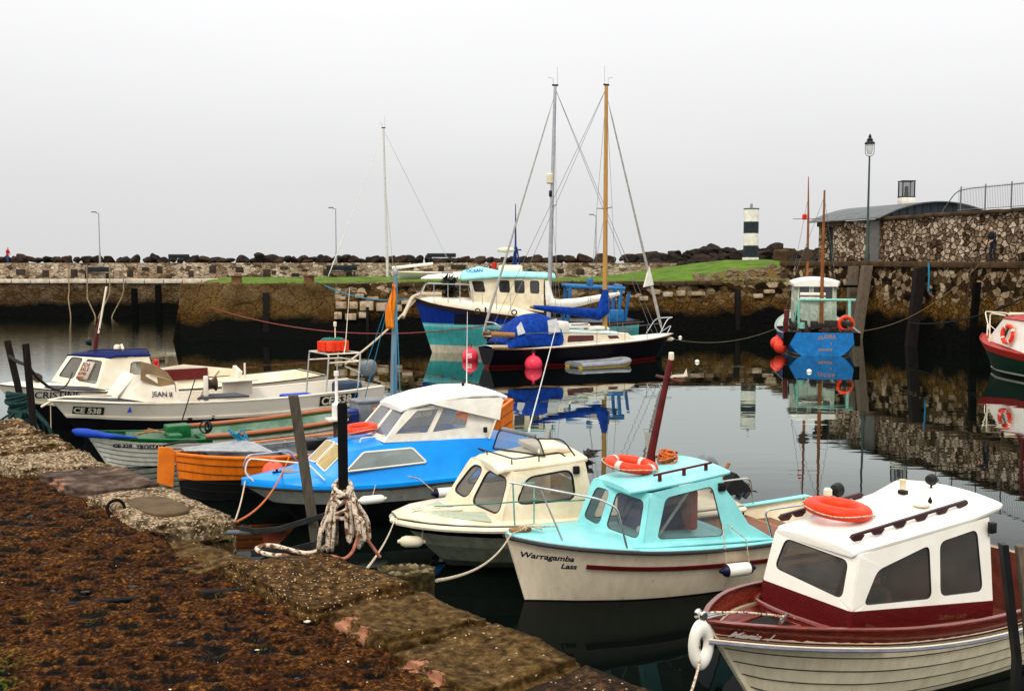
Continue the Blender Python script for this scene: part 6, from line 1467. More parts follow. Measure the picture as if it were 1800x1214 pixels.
# ------------------------------------------------------------------ orange double-ended yawl
o = Boat('open_boat', 'orange planked open boat with a grey interior and a blue-grey mast', 'boat', -6.56, 20.78, 29,
         [0, .6, 1.4, 3.0, 4.9, 6.6, 7.5], [.06, .52, .86, 1.12, 1.05, .55, .05], [.98, .93, .90, .90, 1.0, 1.30, 1.58], [-.15, -.3, -.35, -.38, -.38, -.3, -.1], [.9, .7, .5, .36, .42, .8, 1.1], rake=.15)
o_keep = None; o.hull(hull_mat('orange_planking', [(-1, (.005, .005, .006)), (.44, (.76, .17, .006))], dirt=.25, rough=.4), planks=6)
o.gunwale(.05, 7.45, M_orange, w=.07, h=.05, up=.02)
o.liner(.6, 6.2, .25, M_grey, name='inner_planking')
mb = MB(); mb.prism([(-.34, -.025, .42), (-.04, -.025, .30), (.02, -.025, 1.02), (-.10, -.025, 1.10), (-.30, -.025, 1.12)], (0, .05, 0)); rd = put(o, mb, 'rudder', M_orange, bevel=.01)
MB().tube([(-.2, 0, 1.14), (.15, .02, 1.18), (.45, .03, 1.16)], .022).build('tiller', M_black, rd)
mb = MB(); mb.prism([(.15, -.12, 1.0), (1.7, -.82, .95), (1.6, .1, 1.0), (1.5, .82, .95), (.15, .12, 1.0)], (0, 0, .05)); put(o, mb, 'grey_tarpaulin', M_galv, bevel=.015)
for x_ in (2.4, 3.4, 4.5, 5.6): mb = MB(); mb.box((x_, 0, .70), (.22, 2 * o.half(x_, .8) - .1, .04), .01); put(o, mb, 'thwart', M_grey)
mb = MB(); [mb.box((x_, .98 * (1 - ((x_ - 3.3) / 5) ** 2), .70), (.05, .04, .36), .005) for x_ in (1.9, 2.5, 3.1, 3.7, 4.3)]; mb.tube([(1.6, .80, .84), (3.2, 1.01, .84), (5, .92, .9)], .02); put(o, mb, 'inner_frame', M_galv)
ms = put(o, MB().tube([(4.85, .1, .4), (4.87, .1, 2.4), (4.93, .1, 4.42)], [.085, .07, .045], 12), 'mast', mat('blue_grey_mast_paint', (.10, .24, .34), (.16, .17, .18), scale=3, stretch=(9, 9, .5), rough=.5))
mb = MB(); mb.lathe([(.05, 0), (.06, .08), (.03, .14)], c=(4.93, .1, 4.40)); mb.tube([(4.93, .1, 4.4), (4.93, .1, 4.62)], .012); mb.build('masthead', M_galv, ms)
mb = MB(); n = 14; rg = []
for i in range(n + 1):
    u = i / n; z = 4.18 - .95 * u; wd = .04 + .16 * min(1, u * 1.7); rg.append([Vector((4.86 - wd * v / 4 + .02 * sin(v * 1.7 + u * 5), .02 - .03 * sin(v * 2.1 + u * 6) - .03, z + .04 * v / 4)) for v in range(5)])
mb.loft(rg, closed=False, caps=False); mb.build('furled_flag', mat('orange_yellow_flag', (.86, .30, .008), (.60, .10, .008), scale=5, stretch=(6, 1, .3), rough=.7), ms, solid=.006)
mb = MB(); mb.tube(sag((4.93, .1, 4.35), (4.3, .9, .95), .02), .01, 5); mb.tube(sag((4.93, .1, 4.3), (4.6, -.95, .98), .02), .01, 5); mb.tube(sag((4.93, .1, 4.3), (4.0, .95, .95), .02), .008, 5); mb.tube(sag((4.9, .1, 4.1), (4.83, .0, 1.0), .0), .022, 5); put(o, mb, 'rigging_line', M_ropeblue)
mb = MB(); mb.box((4.35, .35, 1.42), (.62, .55, .55), .03); mb.box((4.35, .35, 1.71), (.66, .60, .05), .012); bx = put(o, mb, 'engine_box', M_grey)
MB().box((4.55, .0, 1.36), (.4, .05, .45), .02).build('orange_board', M_orange, bx)
bl = empty('barrel', W_(o, 3.6, .05, .98), 0, 'dark blue plastic barrel standing in the orange boat behind the black mooring post', 'barrel')
MB().lathe([(.2, 0), (.22, .05), (.22, .25), (.23, .27), (.22, .29), (.22, .52), (.19, .56), (.05, .57)], n=22).build('drum', mat('dark_blue_plastic', (.006, .018, .11), (.004, .012, .07), rough=.4), bl)
MB().lathe([(.2, .55), (.21, .57), (.19, .6)], n=22).build('lid', mat('blue_lid', (.008, .03, .18), rough=.4), bl)
lp2 = put(o, MB().box((3.5, -.1, 1.42), (.42, .3, .06), .01), 'lamp_base', M_white)
MB().lathe([(.10, 1.45), (.10, 1.72), (.06, 1.76), (.035, 1.8), (.03, 2.3), (.05, 2.32), (.05, 2.42)], c=(3.5, -.1, 0), n=16).build('white_column', M_canvas, lp2)
MB().lathe([(.07, .6), (.08, 1.4)], c=(3.5, -.1, 0), n=10).build('stand', M_rust, lp2)
mb = MB(); mb.box((2.9, .3, .86), (.34, .28, .22), .04); mb.lathe([(.09, -.1), (.09, .1)], c=(3.1, .3, .9), axis='X'); put(o, mb, 'engine_block', M_black); mb = MB(); mb.tube(arc_pts([(2.75, .5, 1.65), (2.85, .45, 1.4), (2.95, .4, .95)], .2), .04); put(o, mb, 'bent_pipe', M_cream)
mb = MB(); mb.tube(arc_pts([(3.35, -.4, .95), (3.5, -.3, 1.35), (3.75, -.2, 1.5)], .2), .035); put(o, mb, 'exhaust_pipe', M_rust)
mb = MB(); r2 = random.Random(21)
for i in range(9): mb.tube(arc_pts([(1.35 + r2.uniform(-.15, .2), .6 + r2.uniform(-.1, .2), 1.28 - r2.random() * .1), (1.5 + r2.uniform(-.2, .2), .6, 1.05), (1.55 + r2.uniform(-.2, .2), .5 + r2.uniform(-.1, .1), .92)], .08), .02, 5)
put(o, mb, 'blue_lashing', M_ropeblue)
by = empty('buoy', W_(o, 1.62, -1.12, .62), 0, 'round coral orange buoy hanging on the orange boat near the blue cruiser bow', 'buoy'); MB().lathe([(.23 * sin(a), -.23 * cos(a)) for a in [pi * k / 14 for k in range(1, 14)]] + [(.05, .25), (.05, .3)], n=22).build('ball', mat('coral_buoy', (.80, .12, .06), (.6, .08, .04), rough=.45), by)
for ch in o.root.children:
    if ch.name.split('.')[0] in ('mast', 'rigging_line', 'engine_box', 'lamp_base', 'exhaust_pipe', 'bent_pipe'): ch.location.x -= .22
rope('mooring_rope', sag(W_(o, 2.0, -1.0, .95), (-2.55, 7.5, 2.9), .55), .014, M_ropeor, 'orange mooring rope from the orange boat down to the near quay')

# ------------------------------------------------------------------ white clinker boat with green gunwale
t_ = Boat('open_boat', 'white clinker open boat with a green gunwale and long terracotta pipes along its sides', 'boat', -9.59, 24.07, 30,
          [0, .5, 1.2, 2.6, 4.5, 6.0, 6.8], [.05, .42, .68, .93, .97, .86, .72], [.90, .79, .70, .62, .66, .76, .82], [-.2, -.28, -.32, -.35, -.35, -.3, -.25], [1.0, .85, .6, .4, .36, .38, .42], rake=.62)
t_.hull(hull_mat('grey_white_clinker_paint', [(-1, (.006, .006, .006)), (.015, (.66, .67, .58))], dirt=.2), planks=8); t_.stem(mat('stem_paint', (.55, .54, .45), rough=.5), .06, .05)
t_.band(0, 2.6, -.01, .10, M_greenp, .016, 'green_strake'); t_.band(0, 2.6, .10, .125, M_white, .018, 'white_bead'); t_.gunwale(0, 6.8, M_greenp, w=.07, h=.04, up=.018); t_.transom(M_greenp)
t_.liner(.95, 6.7, .12, mat('green_white_inside', (.22, .30, .24), (.05, .13, .07), scale=2, rough=.6), t=.08, name='inner_planking')
mb = MB(); mb.tube([(-.28, .0, .92), (-.18, -.02, .88), (.0, -.14, .86), (.4, -.40, .80), (1.0, -.64, .74)], [.03, .085, .10, .065, .015], 12); put(t_, mb, 'blue_bow_cover', M_bluecap, bevel=.02)
for x_ in (1.6, 2.7, 3.9, 5.1): mb = MB(); mb.box((x_, 0, .48), (.2, 2 * t_.half(x_, .8) - .1, .035), .01); put(t_, mb, 'thwart', M_greenp)
mb = MB(); mb.box((2.1, .35, .68), (.55, .45, .30), .03); mb.box((1.9, -.2, .58), (.3, .5, .25), .03); put(t_, mb, 'green_box', M_greenp)
for y_, xa, xb, s_ in ((-.94, 2.45, 6.3, -1), (.92, 2.0, 6.5, 1)):
    mb = MB(); mb.tube([(x, s_ * (t_.half(x, 1) + .0), t_.q(t_.sh, x) + .07) for x in [xa + (xb - xa) * i / 16 for i in range(17)]], .055, 12); put(t_, mb, 'terracotta_pipe', M_terra)
mb = MB(); [mb.torus((2.55 + i * .02, -.55, .85), .14 - .02 * i, .018, Matrix.Rotation(R(80), 4, 'X') @ Matrix.Rotation(i, 4, 'Y'), n=16, k=6) for i in range(4)]; put(t_, mb, 'black_hose', M_black)
mb = MB(); [mb.tube([(1.0 + .1 * i, -.2 + .1 * i, .72 + .02 * i), (1.5 + .05 * i, .25 - .12 * i, .74)], .018, 5) for i in range(5)]; put(t_, mb, 'loose_sticks', M_teak)
t_.text('CE 328', .125, .52, .52, M_dkname, weight=.006, name='number_lettering', off=.05, slope=-.04); t_.text('TROSTAN', .125, .98, .48, M_dkname, weight=.006, name='name_lettering', off=.05, slope=-.04)

# ------------------------------------------------------------------ white workboat CE 538
c = Boat('workboat', 'long white open workboat over a black hull, CE 538, with a stern gantry', 'boat', -11.84, 27.58, 34,
         [0, .6, 1.5, 3.0, 5.5, 7.6, 8.9], [.10, .62, .98, 1.25, 1.35, 1.32, 1.22], [1.13, 1.12, 1.05, .97, .92, .97, 1.03], [-.1, -.3, -.35, -.4, -.4, -.35, -.3], [1.4, 1.1, .7, .35, .28, .28, .28], rake=.9)
c.hull(hull_mat('black_hull_paint', [(-1, (.004, .004, .005)), (-.9, (.006, .006, .008))], dirt=.1, rough=.45, spec=.15))
M_wb = mat('cream_white_workboat', (.74, .68, .57), (.60, .48, .33), scale=1.1, rough=.4, bump=.06, contrast=(.3, .5))
c.band(0, 8.9, -.01, .40, M_wb, .014, 'white_topside'); c.band(0, 8.9, .40, .47, M_wb, .05, 'rubbing_band')
c.gunwale(0, 8.9, M_wb, w=.12, h=.04, up=.02); c.transom(M_wb); c.liner(1.7, 8.85, .30, M_wb, t=.10, name='inner_side')
c.deck(.05, 2.3, M_darkgrey, dz=.03, camber=.08, name='foredeck')
mb = MB(); [mb.box((x, s_ * 1.18, .52), (.10, .07, .08), .01) for x in [3.2 + .62 * i for i in range(9)] for s_ in (-1, 1)]; mb.box((5.6, 0, .30), (6.2, 2.2, .02)); put(c, mb, 'dark_floor', M_dark)
mb = MB(); mb.tube([(.3, -.1, 1.20), (1.5, -.62, 1.15)], .03); put(c, mb, 'spar', M_wb)
mb = MB(); mb.prism([(1.55, -.35, 1.12), (2.15, -1.13, 1.04), (2.95, -1.22, .98), (2.9, -1.16, 1.52), (2.25, -1.0, 1.75), (1.95, -.6, 1.72)], (-.05, .06, 0)); mb.prism([(1.45, .35, 1.14), (1.5, -.45, 1.14), (1.95, -.62, 1.70), (1.9, .4, 1.74)], (.05, 0, 0)); mb.prism([(1.5, .4, 1.14), (2.9, 1.0, 1.02), (2.9, .95, 1.3), (1.9, .4, 1.72)], (0, -.05, 0)); put(c, mb, 'wheel_shelter', M_wb, bevel=.03)
mb = MB(); mb.prism([(x_, -.86 - .37 * (x_ - 2.05) + .08 * (z_ - 1.62), z_) for x_, z_ in ((2.03, 1.60), (2.85, 1.26), (2.84, 1.48), (2.66, 1.78), (2.38, 1.98), (2.06, 2.08))], (.012, .03, 0)); put(c, mb, 'brown_board', mat('ply_board', (.30, .19, .08), (.17, .11, .06), scale=2, rough=.6))
vs, fs = text_geo('JEAN II', .17, 0, .004); mb = MB(); mb.add([(2.24 + u, -1.13 - .112 * (u + .09) + .10 * (v + .12) - .02, 1.20 + v - .1 * u) for u, v in vs], fs); put(c, mb, 'name_lettering', M_dkname, smooth=0)
M_bd = mat('black_number_board', (.012, .016, .015), rough=.5)
c.board(M_bd, .44, 1.12, .775, .21, slope=-.06, off=.03); c.text('CE 538', .20, .46, .81, M_white, slope=-.06, weight=.007, off=.036, name='number_lettering')
c.board(M_bd, 6.85, 8.05, .59, .29, slope=.03, off=.03); c.text('CE 538', .315, 6.90, .63, M_white, slope=.03, weight=.009, off=.036, name='number_lettering')
mb = MB(); mb.prism([(1.62, -1.02, .80), (1.74, -1.04, .80), (1.70, -1.03, .95)], (0, -.012, 0)); put(c, mb, 'small_sail_emblem', M_bluecap)
mb = MB(); mb.box((3.7, -1.0, 1.25), (.12, .10, .75), .03); hl = put(c, mb, 'hauler', M_wb); MB().lathe([(.2, -.12), (.12, -.05), (.12, .05), (.2, .12)], c=(3.9, -.85, 1.38), axis='X', n=18).build('drum', M_rust, hl)
mb = MB(); mb.prism([(3.4, -1.2, 1.02), (4.8, -1.28, 1.0), (4.6, -.8, 1.04), (3.7, -.8, 1.06)], (0, 0, .05)); put(c, mb, 'grip_shelf', M_darkgrey)
mb = MB(); mb.box((5.3, .95, 1.22), (1.1, .35, .04), .01); mb.box((5.3, 1.05, 1.0), (.9, .06, .4), .01); mb.tube([(5.5, .95, 1.2), (5.5, .95, 1.72)], .03); put(c, mb, 'side_bench', M_wb)
tub(c, [(3.5, -1.05, 1.0), (3.9, -.2, 1.15), (4.75, 1.0, 1.52)], .022, 'boathook', M_teak)
g = [(7.35, -.75), (7.35, .65), (8.3, .65), (8.35, -.75)]
ga = None
for s0 in (0, 3):
    a, b2 = (g[0], g[1]) if s0 == 0 else (g[3], g[2])
    e = tub(c, [(a[0] - .1, a[1], .35), (a[0] + .05, a[1], 2.0), (b2[0] + .05, b2[1], 2.0), (b2[0] - .1, b2[1], .35)], .025, 'gantry', M_pvc, .12, parent=ga)
    ga = ga or e
for z in (1.75, 2.0):
    for y_ in (-.72, .62): MB().tube([(7.38, y_, z), (8.42, y_, z)], .022).build('cross_tube', M_white, ga)
MB().tube([(8.42, -.72, 1.75), (8.42, .62, 1.75)], .022).build('cross_tube', M_white, ga)
rt = empty('net_bundle', W_(c, 7.85, -.05, 2.03), R(34), 'bright red folded net with green rope on top of the workboat gantry', 'net'); mb = MB(); r2 = random.Random(4)
for i in range(5): mb.torus((0, 0, .05 + .055 * i), .29, .055, Matrix.Scale(1.25, 4, (1, 0, 0)), n=26, k=8)
for i in range(10): a = i * pi / 5; mb.tube([(.37 * cos(a) * 1.25, .37 * sin(a), z) for z in (0, .3)], .03, 6)
mb.build('red_net', M_ringO, rt); mb = MB()
for i in range(16): a = r2.uniform(0, 6.3); q = r2.uniform(.15, .36); mb.tube(arc_pts([(q * cos(a), q * sin(a), .33), (.3 * cos(a + 1), .3 * sin(a + 1), .38), (.38 * cos(a + 2), .3 * sin(a + 2), .34)], .1), .018, 5)
mb.build('green_rope', M_ropegreen, rt)
MB().tube([(7.9, -.7, 2.0), (7.95, -.7, 2.25), (8.15, -.6, 3.9)], [.02, .014, .008]).build('whip_aerial', M_white, ga); mb = MB(); mb.tube([(8.2, .55, 2.0), (8.2, .55, 2.75)], .018); mb.lathe([(.045, 0), (.05, .12), (.03, .14)], c=(8.2, .55, 2.72)); mb.build('aerial', M_white, ga)
outboard(c.root, (8.95, -.2, 1.25), 1.1, M_darkgrey, M_grey, .15); mb = MB(); mb.box((8.4, .2, .85), (.7, .8, .45), .1); put(c, mb, 'covered_engine', mat('blue_grey_sheet', (.03, .05, .09), rough=.7, bump=.5)); mb = MB(); mb.box((6.9, .5, .62), (.9, .5, .3), .05); put(c, mb, 'fish_box', M_bluecap)
tub(c, [(.0, 0, 1.1), (-.25, 0, .97)], .03, 'stemhead', M_white)
rope('mooring_rope', sag(W_(c, -.05, -.15, 1.0), (-4.2, 9.7, 3.0), .5), .013, mat('rope_khaki', (.20, .14, .05), (.1, .07, .03), scale=30), 'khaki rope from the white workboat to the far end of the near quay')
tub(c, [(3.4, -1.1, 1.6), (3.2, -1.35, 1.3), (2.9, -1.42, .5), (2.8, -1.5, .1)], .016, 'hose', M_black, .3)

# ------------------------------------------------------------------ white boat with blue roof
k = Boat('cabin_boat', 'white cabin boat with a blue roof and a for-sale sign behind the white workboat', 'boat', -14.31, 29.86, 33,
         [0, .7, 1.8, 3.5, 6.0, 8.2, 9.3], [.06, .72, 1.12, 1.38, 1.42, 1.36, 1.22], [1.27, 1.2, 1.06, .98, .96, 1.03, 1.1], [-.1, -.3, -.4, -.4, -.4, -.35, -.3], [1.3, 1.0, .6, .35, .3, .3, .3], rake=.9)
k.hull(hull_mat('black_white_hull', [(-1, (.004, .004, .005)), (-.9, (.006, .006, .008))], dirt=.1)); k.band(0, 9.3, -.01, .42, M_white, .014, 'white_topside'); k.band(0, 9.3, .42, .47, M_white, .045, 'rubbing_band')
k.gunwale(0, 9.3, M_black, w=.06, h=.03, up=.02); k.deck(.05, 4.1, M_white, dz=-.0, camber=.10, name='foredeck'); k.liner(4.1, 9.2, .3, M_white, t=.08, name='inner_side'); k.transom(M_white)
mb = MB(); mb.prism([(1.0, -.82, 1.14), (2.6, -1.26, 1.05), (2.2, -.98, 1.14), (1.2, -.6, 1.21)], (0, 0, .03)); put(k, mb, 'dark_side_deck', M_darkgrey)
bt = [(1.55, .75, 1.2), (2.45, -1.05, 1.08), (4.15, -1.12, 1.02), (4.15, 1.05, 1.02)]; tp = [(2.05, .70, 1.98), (2.75, -.90, 1.93), (3.9, -.95, 1.92), (3.9, .92, 1.95)]
cabin(k, bt, tp, {0: [[(.08, .2), (.42, .2), (.42, .9), (.12, .9)], [(.52, .16), (.94, .16), (.92, .88), (.53, .9)]], 1: [[(.50, .22), (.92, .22), (.86, .85), (.56, .85)]], 3: [[(.1, .25), (.45, .25), (.45, .85), (.1, .85)]]}, M_white, M_black, M_glass, fr=.018, r=.10, skip=(2,))
roof(k, [(2.36, .80, 1.97, .03, -.08, .74), (2.5, .88, 1.98, .08, -.04, .66), (3.0, .96, 2.02, .12), (3.95, .96, 2.0, .10)], .06, mat('deep_blue_roof', (.004, .012, .10), (.003, .008, .06), rough=.7, spec=.1)); tub(k, [(2.2, -.8, 2.06), (2.3, -.6, 2.16), (3.9, -.7, 2.14), (3.95, -.8, 2.04)], .016, 'roof_rail', M_black, .1)
sg = empty('for_sale_sign', W_(k, 2.22, -.42, 1.33), R(33), 'hand-lettered FOR SALE sign in the front window of the blue-roofed boat', 'sign')
def sgp(u, v): return Vector((.02 + .05 * v / .3 + .17 * u, -.55 * u * .72, v))
fx_ = lambda u, v, d: Vector((u * .48 + v * .50 - d - .04, -u, v))
MB().add([fx_(u, v, 0) for u, v in ((-.30, .0), (.16, .0), (.16, .48), (-.30, .48))], [(0, 1, 2, 3)]).build('card', mat('sign_card', (.52, .46, .38), rough=.8), sg, solid=.006)
for i, (tx, sz) in enumerate((('FOR', .15), ('SALE', .14), ('07700', .11), ('90053', .10))):
    vs, fs = text_geo(tx, sz, weight=.006, space=1.15); mb = MB(); mb.add([fx_(-.27 + u, .34 - i * .115 + v, .012) for u, v in vs], fs); mb.build('writing', mat('red_brown_ink', (.20, .05, .03), rough=.7), sg, smooth=0)
k.text('CRISTINE', .27, .84, .90, M_dkname, weight=.004, slope=-.02, off=.03, name='name_lettering', space=1.0)
ms = put(k, MB().tube([(2.62, .0, 2.1), (2.72, 0, 2.75), (2.80, 0, 3.1)], [.06, .05, .035], 10), 'mast', M_redpaint); MB().tube([(2.72, -.05, 2.6), (2.98, -.05, 3.95)], .028, 8).build('white_pole', M_white, ms)
mb = MB(); mb.tube([(2.74, .3, 2.72), (2.76, -.3, 2.72)], .025); mb.lathe([(.05, 0), (.06, .1)], c=(2.7, .1, 2.75)); spot_lamp(mb, (2.5, .12, 2.35), .12); mb.build('lamp', M_black, ms)
mb = MB(); mb.lathe([(.1, 0), (.1, .08), (.06, .14)], c=(3.2, -.2, 2.12)); mb.tube([(3.3, -.5, 2.1), (3.3, -.3, 2.25), (3.35, -.1, 2.2)], .04); put(k, mb, 'roof_gear', M_cream)
mb = MB(); [mb.lathe([(.001, -.09), (.07, -.05), (.08, 0), (.06, .06), (.001, .09)], c=(4.05 + .03 * i, -1.12, 1.78 - .15 * i), n=10) for i in range(3)]; put(k, mb, 'red_floats', mat('red_float', (.65, .01, .012), rough=.4))
mb = MB(); [mb.lathe([(.12, -.1), (.09, -.04), (.09, .04), (.12, .1)], c=(1.05, .0 + i * .2, 1.40), axis='Y') for i in range(2)]; put(k, mb, 'windlass', M_rust)
mb = MB(); mb.box((5.3, 1.28, 1.12), (2.0, .05, .36), .01); put(k, mb, 'dark_red_coaming', M_mahog2); mb = MB(); mb.prism([(4.2, 1.3, 1.0), (4.3, 1.32, 1.30), (5.6, 1.40, 1.42), (7.2, 1.36, 1.2), (7.2, 1.34, 1.0)], (0, .06, 0)); mb.prism([(6.6, -.6, 1.0), (6.9, .9, 1.0), (7.0, .9, 1.36), (6.7, -.6, 1.3)], (.1, 0, 0)); put(k, mb, 'washboard', M_white)

# ------------------------------------------------------------------ blue trawler
T = Boat('trawler', 'big blue and turquoise trawler with a cream wheelhouse beside the stone pier', 'boat', -4.99, 55.3, 4,
         [0, 1, 2.5, 5, 8, 10.3, 11.3], [.08, 1.05, 1.72, 2.1, 2.15, 1.98, 1.8], [2.78, 2.50, 2.25, 1.92, 1.62, 1.6, 1.7], [-.5, -.8, -.9, -1, -1, -.9, -.7], [1.25, .95, .62, .36, .3, .32, .36], rake=1.05)
T.hull(hull_mat('trawler_paint', [(-1, (.66, .58, .45)), (.40, (.06, .40, .41)), (1.30, (.12, .50, .54)), (1.40, (.30, .70, .72)), (1.46, (.10, .45, .48)), (1.52, (.006, .03, .26))], dirt=.25)); M_rail2 = mat('dark_brown_rail', (.03, .012, .008), rough=.6)
T.band(0, 11.3, -.05, .16, M_rail2, .05, 'rail'); T.strip(mat('blue_black_patch', (.006, .008, .02), rough=.5), 2.0, 3.9, 0, .52, t=.01, name='dark_patch', curve=lambda x: 1.52 - 0 * x)
mb = MB(); rg = []
for x, z, hw in ((.05, 2.85, .04), (.8, 2.88, .6), (2.0, 2.85, 1.15), (3.5, 2.72, 1.5), (5.0, 2.5, 1.6), (6.3, 2.1, 1.9)):
    bb = T.half(x, 1); S_ = T.q(T.sh, x); rg.append([Vector((x, -bb, S_)), Vector((x, -(bb * .35 + hw * .6), z - .12)), Vector((x, 0, z)), Vector((x, (bb * .35 + hw * .6), z - .12)), Vector((x, bb, S_))])
mb.loft(rg, closed=False, caps=False); put(T, mb, 'whaleback', M_white, smooth=40, solid=.03); T.liner(5.0, 11.2, 1.0, M_grey)
bt = [(2.95, 1.15, 2.65), (2.95, -1.15, 2.65), (6.5, -1.35, 2.1), (6.5, 1.35, 2.1)]; tp = [(2.72, 1.2, 3.82), (2.72, -1.2, 3.82), (6.5, -1.3, 3.82), (6.5, 1.3, 3.82)]
cabin(T, bt, tp, {0: [[(a, .40), (a + .17, .40), (a + .17, .88), (a, .88)] for a in (.08, .31, .54, .77)], 1: [[(.05, .44), (.20, .46), (.19, .88), (.04, .88)], [(.40, .50), (.54, .51), (.54, .92), (.40, .92)], [(.61, .51), (.74, .52), (.74, .92), (.61, .92)], [(.82, .54), (.94, .54), (.94, .92), (.82, .92)]]}, M_cream, M_rust, M_winD, fr=.02, r=.10, bevel=0)
roof(T, [(2.35, 1.2, 3.86, .18), (2.5, 1.38, 3.86, .34), (3.3, 1.42, 3.92, .50), (4.2, 1.42, 3.98, .25), (5.2, 1.4, 3.98, .2), (7.1, 1.35, 3.92, .16)], .13, mat('pale_aqua_roof', (.30, .72, .70), (.22, .55, .54), scale=3, rough=.5))
lr = put(T, MB().lathe([(.1, -.62), (.30, -.6), (.36, -.5), (.36, -.03), (.39, 0), (.36, .03), (.36, .5), (.30, .6), (.1, .62)], c=(4.9, -.3, 4.34), axis='X', n=20), 'liferaft_canister', M_white); lr.scale = (1, .8, .8); lr.location.z = .72; MB().box((4.9, -.3, 3.98), (.9, .5, .1), .02).build('cradle', M_black, lr)
mb = MB(); mb.lathe([(.14, 0), (.14, .4), (.05, .42)], c=(4.1, .3, 4.2)); put(T, mb, 'red_gas_bottle', mat('red_gas', (.5, .02, .01), rough=.5))
ms = put(T, MB().tube([(5.2, .2, 4.1), (5.2, .2, 5.6), (5.2, .2, 7.6)], [.09, .05, .02], 8), 'mast', mat('dark_blue_mast', (.01, .03, .14), rough=.5)); mb = MB(); mb.tube([(4.9, .2, 5.25), (5.5, .2, 5.25)], .04); mb.tube([(5.0, .0, 4.1), (5.2, .2, 5.5)], .05); mb.tube([(5.5, .3, 4.1), (5.25, .2, 5.4)], .04); mb.build('mast_stay', ms.data.materials[0], ms)
MB().lathe([(.1, 5.1), (.42, 5.15), (.46, 5.25), (.4, 5.34), (.1, 5.38)], c=(4.7, .1, 0), n=18).build('radar', M_cream, ms)
ru = tub(T, [(.2, -.3, 2.8), (.55, -.7, 3.55), (2.9, -1.5, 3.5), (2.95, -1.5, 2.6)], .028, 'foredeck_rail', M_pvc, .2)
for x_ in (1.0, 1.7, 2.3, 3.4, 4.1, 4.8): MB().tube([(x_, -.9 - .2 * x_, 3.52 if x_ < 3 else 3.1), (x_, -.9 - .22 * x_, 2.62 if x_ < 3 else 2.2)], .02, 6).build('stanchion', M_pvc, ru)
tub(T, [(.3, .3, 2.85), (.6, .75, 3.55), (2.8, 1.5, 3.5), (2.9, 1.5, 2.7)], .028, 'foredeck_rail', M_pvc, .2)
mb = MB(); r2 = random.Random(5)
for i in range(60):
    a = Vector((1.75 + r2.uniform(-.2, .25), -.2 + r2.uniform(-.2, .2), 2.75 + i * .018)); mb.prism([a, a + Vector((r2.uniform(-.45, .45), r2.uniform(-.3, .3), r2.uniform(-.2, .25))), a + Vector((r2.uniform(-.25, .35), r2.uniform(-.2, .2), r2.uniform(.05, .3)))], (.03, .03, 0))
mb.tube([(1.7, -.2, 2.8), (1.8, -.2, 4.0)], .03); put(T, mb, 'black_marker_flags', M_black)
mb = MB(); mb.tube(arc_pts([(-.55, -1.6, 1.9), (-.1, -.3, 2.85), (.3, -.1, 3.0), (1.4, -.1, 3.0)], .3), .10, 8); put(T, mb, 'bow_rope_fender', M_rope)
mb = MB(); [mb.torus((x, -(T.half(x, 1) * .35 + 1.0 + .12 * x), 2.30 - .03 * x), .12, .035, Matrix.Rotation(R(80), 4, 'X'), n=16, k=6) for x in (3.15, 4.95)]; mb.box((3.55, -1.9, 2.25), (.08, .08, .3)); put(T, mb, 'porthole', M_rust)
M_gb = mat('gantry_blue', (.015, .16, .40), (.01, .09, .25), scale=5, rough=.5)
gn = None
for x_ in (7.9, 10.5):
    e = tub(T, [(x_ - .15, -1.0, 1.3), (x_, -1.0, 3.4), (x_, 1.0, 3.4), (x_ - .15, 1.0, 1.3)], .09, 'stern_gantry', M_gb, .1, parent=gn); gn = gn or e
for y_ in (-1.0, 1.0): MB().tube([(7.7, y_, 3.42), (10.7, y_, 3.28)], .10, 8).build('beam', M_gb, gn)
MB().box((8.9, -1.0, 3.62), (.3, .2, .35), .03).build('block', M_gb, gn); mb = MB(); mb.box((10.2, -.8, 1.9), (.9, .7, .6), .05); mb.tube([(10.8, -.5, 1.6), (11.0, -.5, 3.1)], .08); put(T, mb, 'winch_housing', M_gb)
vs, fs = text_geo('OCEAN', .3, 0, .012); mb = MB(); mb.add([(2.62 + u * .8, -1.28 + v * .5 + .15, 4.12 + v * .66 + u * .03) for u, v in vs], fs); put(T, mb, 'roof_lettering', M_bluecap, smooth=0)
rope('mooring_rope', sag(W_(T, .1, -.1, 2.75), W_(T, -3.0, -6.5, .05), .2), .05, M_rope, 'heavy pale bow rope of the blue trawler going down to the left')
rope('mooring_rope', sag(W_(T, .1, .1, 2.8), tuple(pier_pt(560, -.8, 3.4)), .5), .035, M_ropeblue, 'blue rope from the trawler bow to the bollard on the pier')
rope('mooring_rope', sag((-1.1, 53.0, 1.55), tuple(pier_pt(372, .6, 1.95)), .9) + [pier_pt(350, .3, 1.4), pier_pt(346, .25, 2.6), pier_pt(352, .2, 3.3), pier_pt(385, -.2, 3.4)], .028, mat('rope_red_brown', (.25, .05, .03), (.14, .03, .02), scale=20), 'long red-brown rope from the trawler side to the tip of the pier')

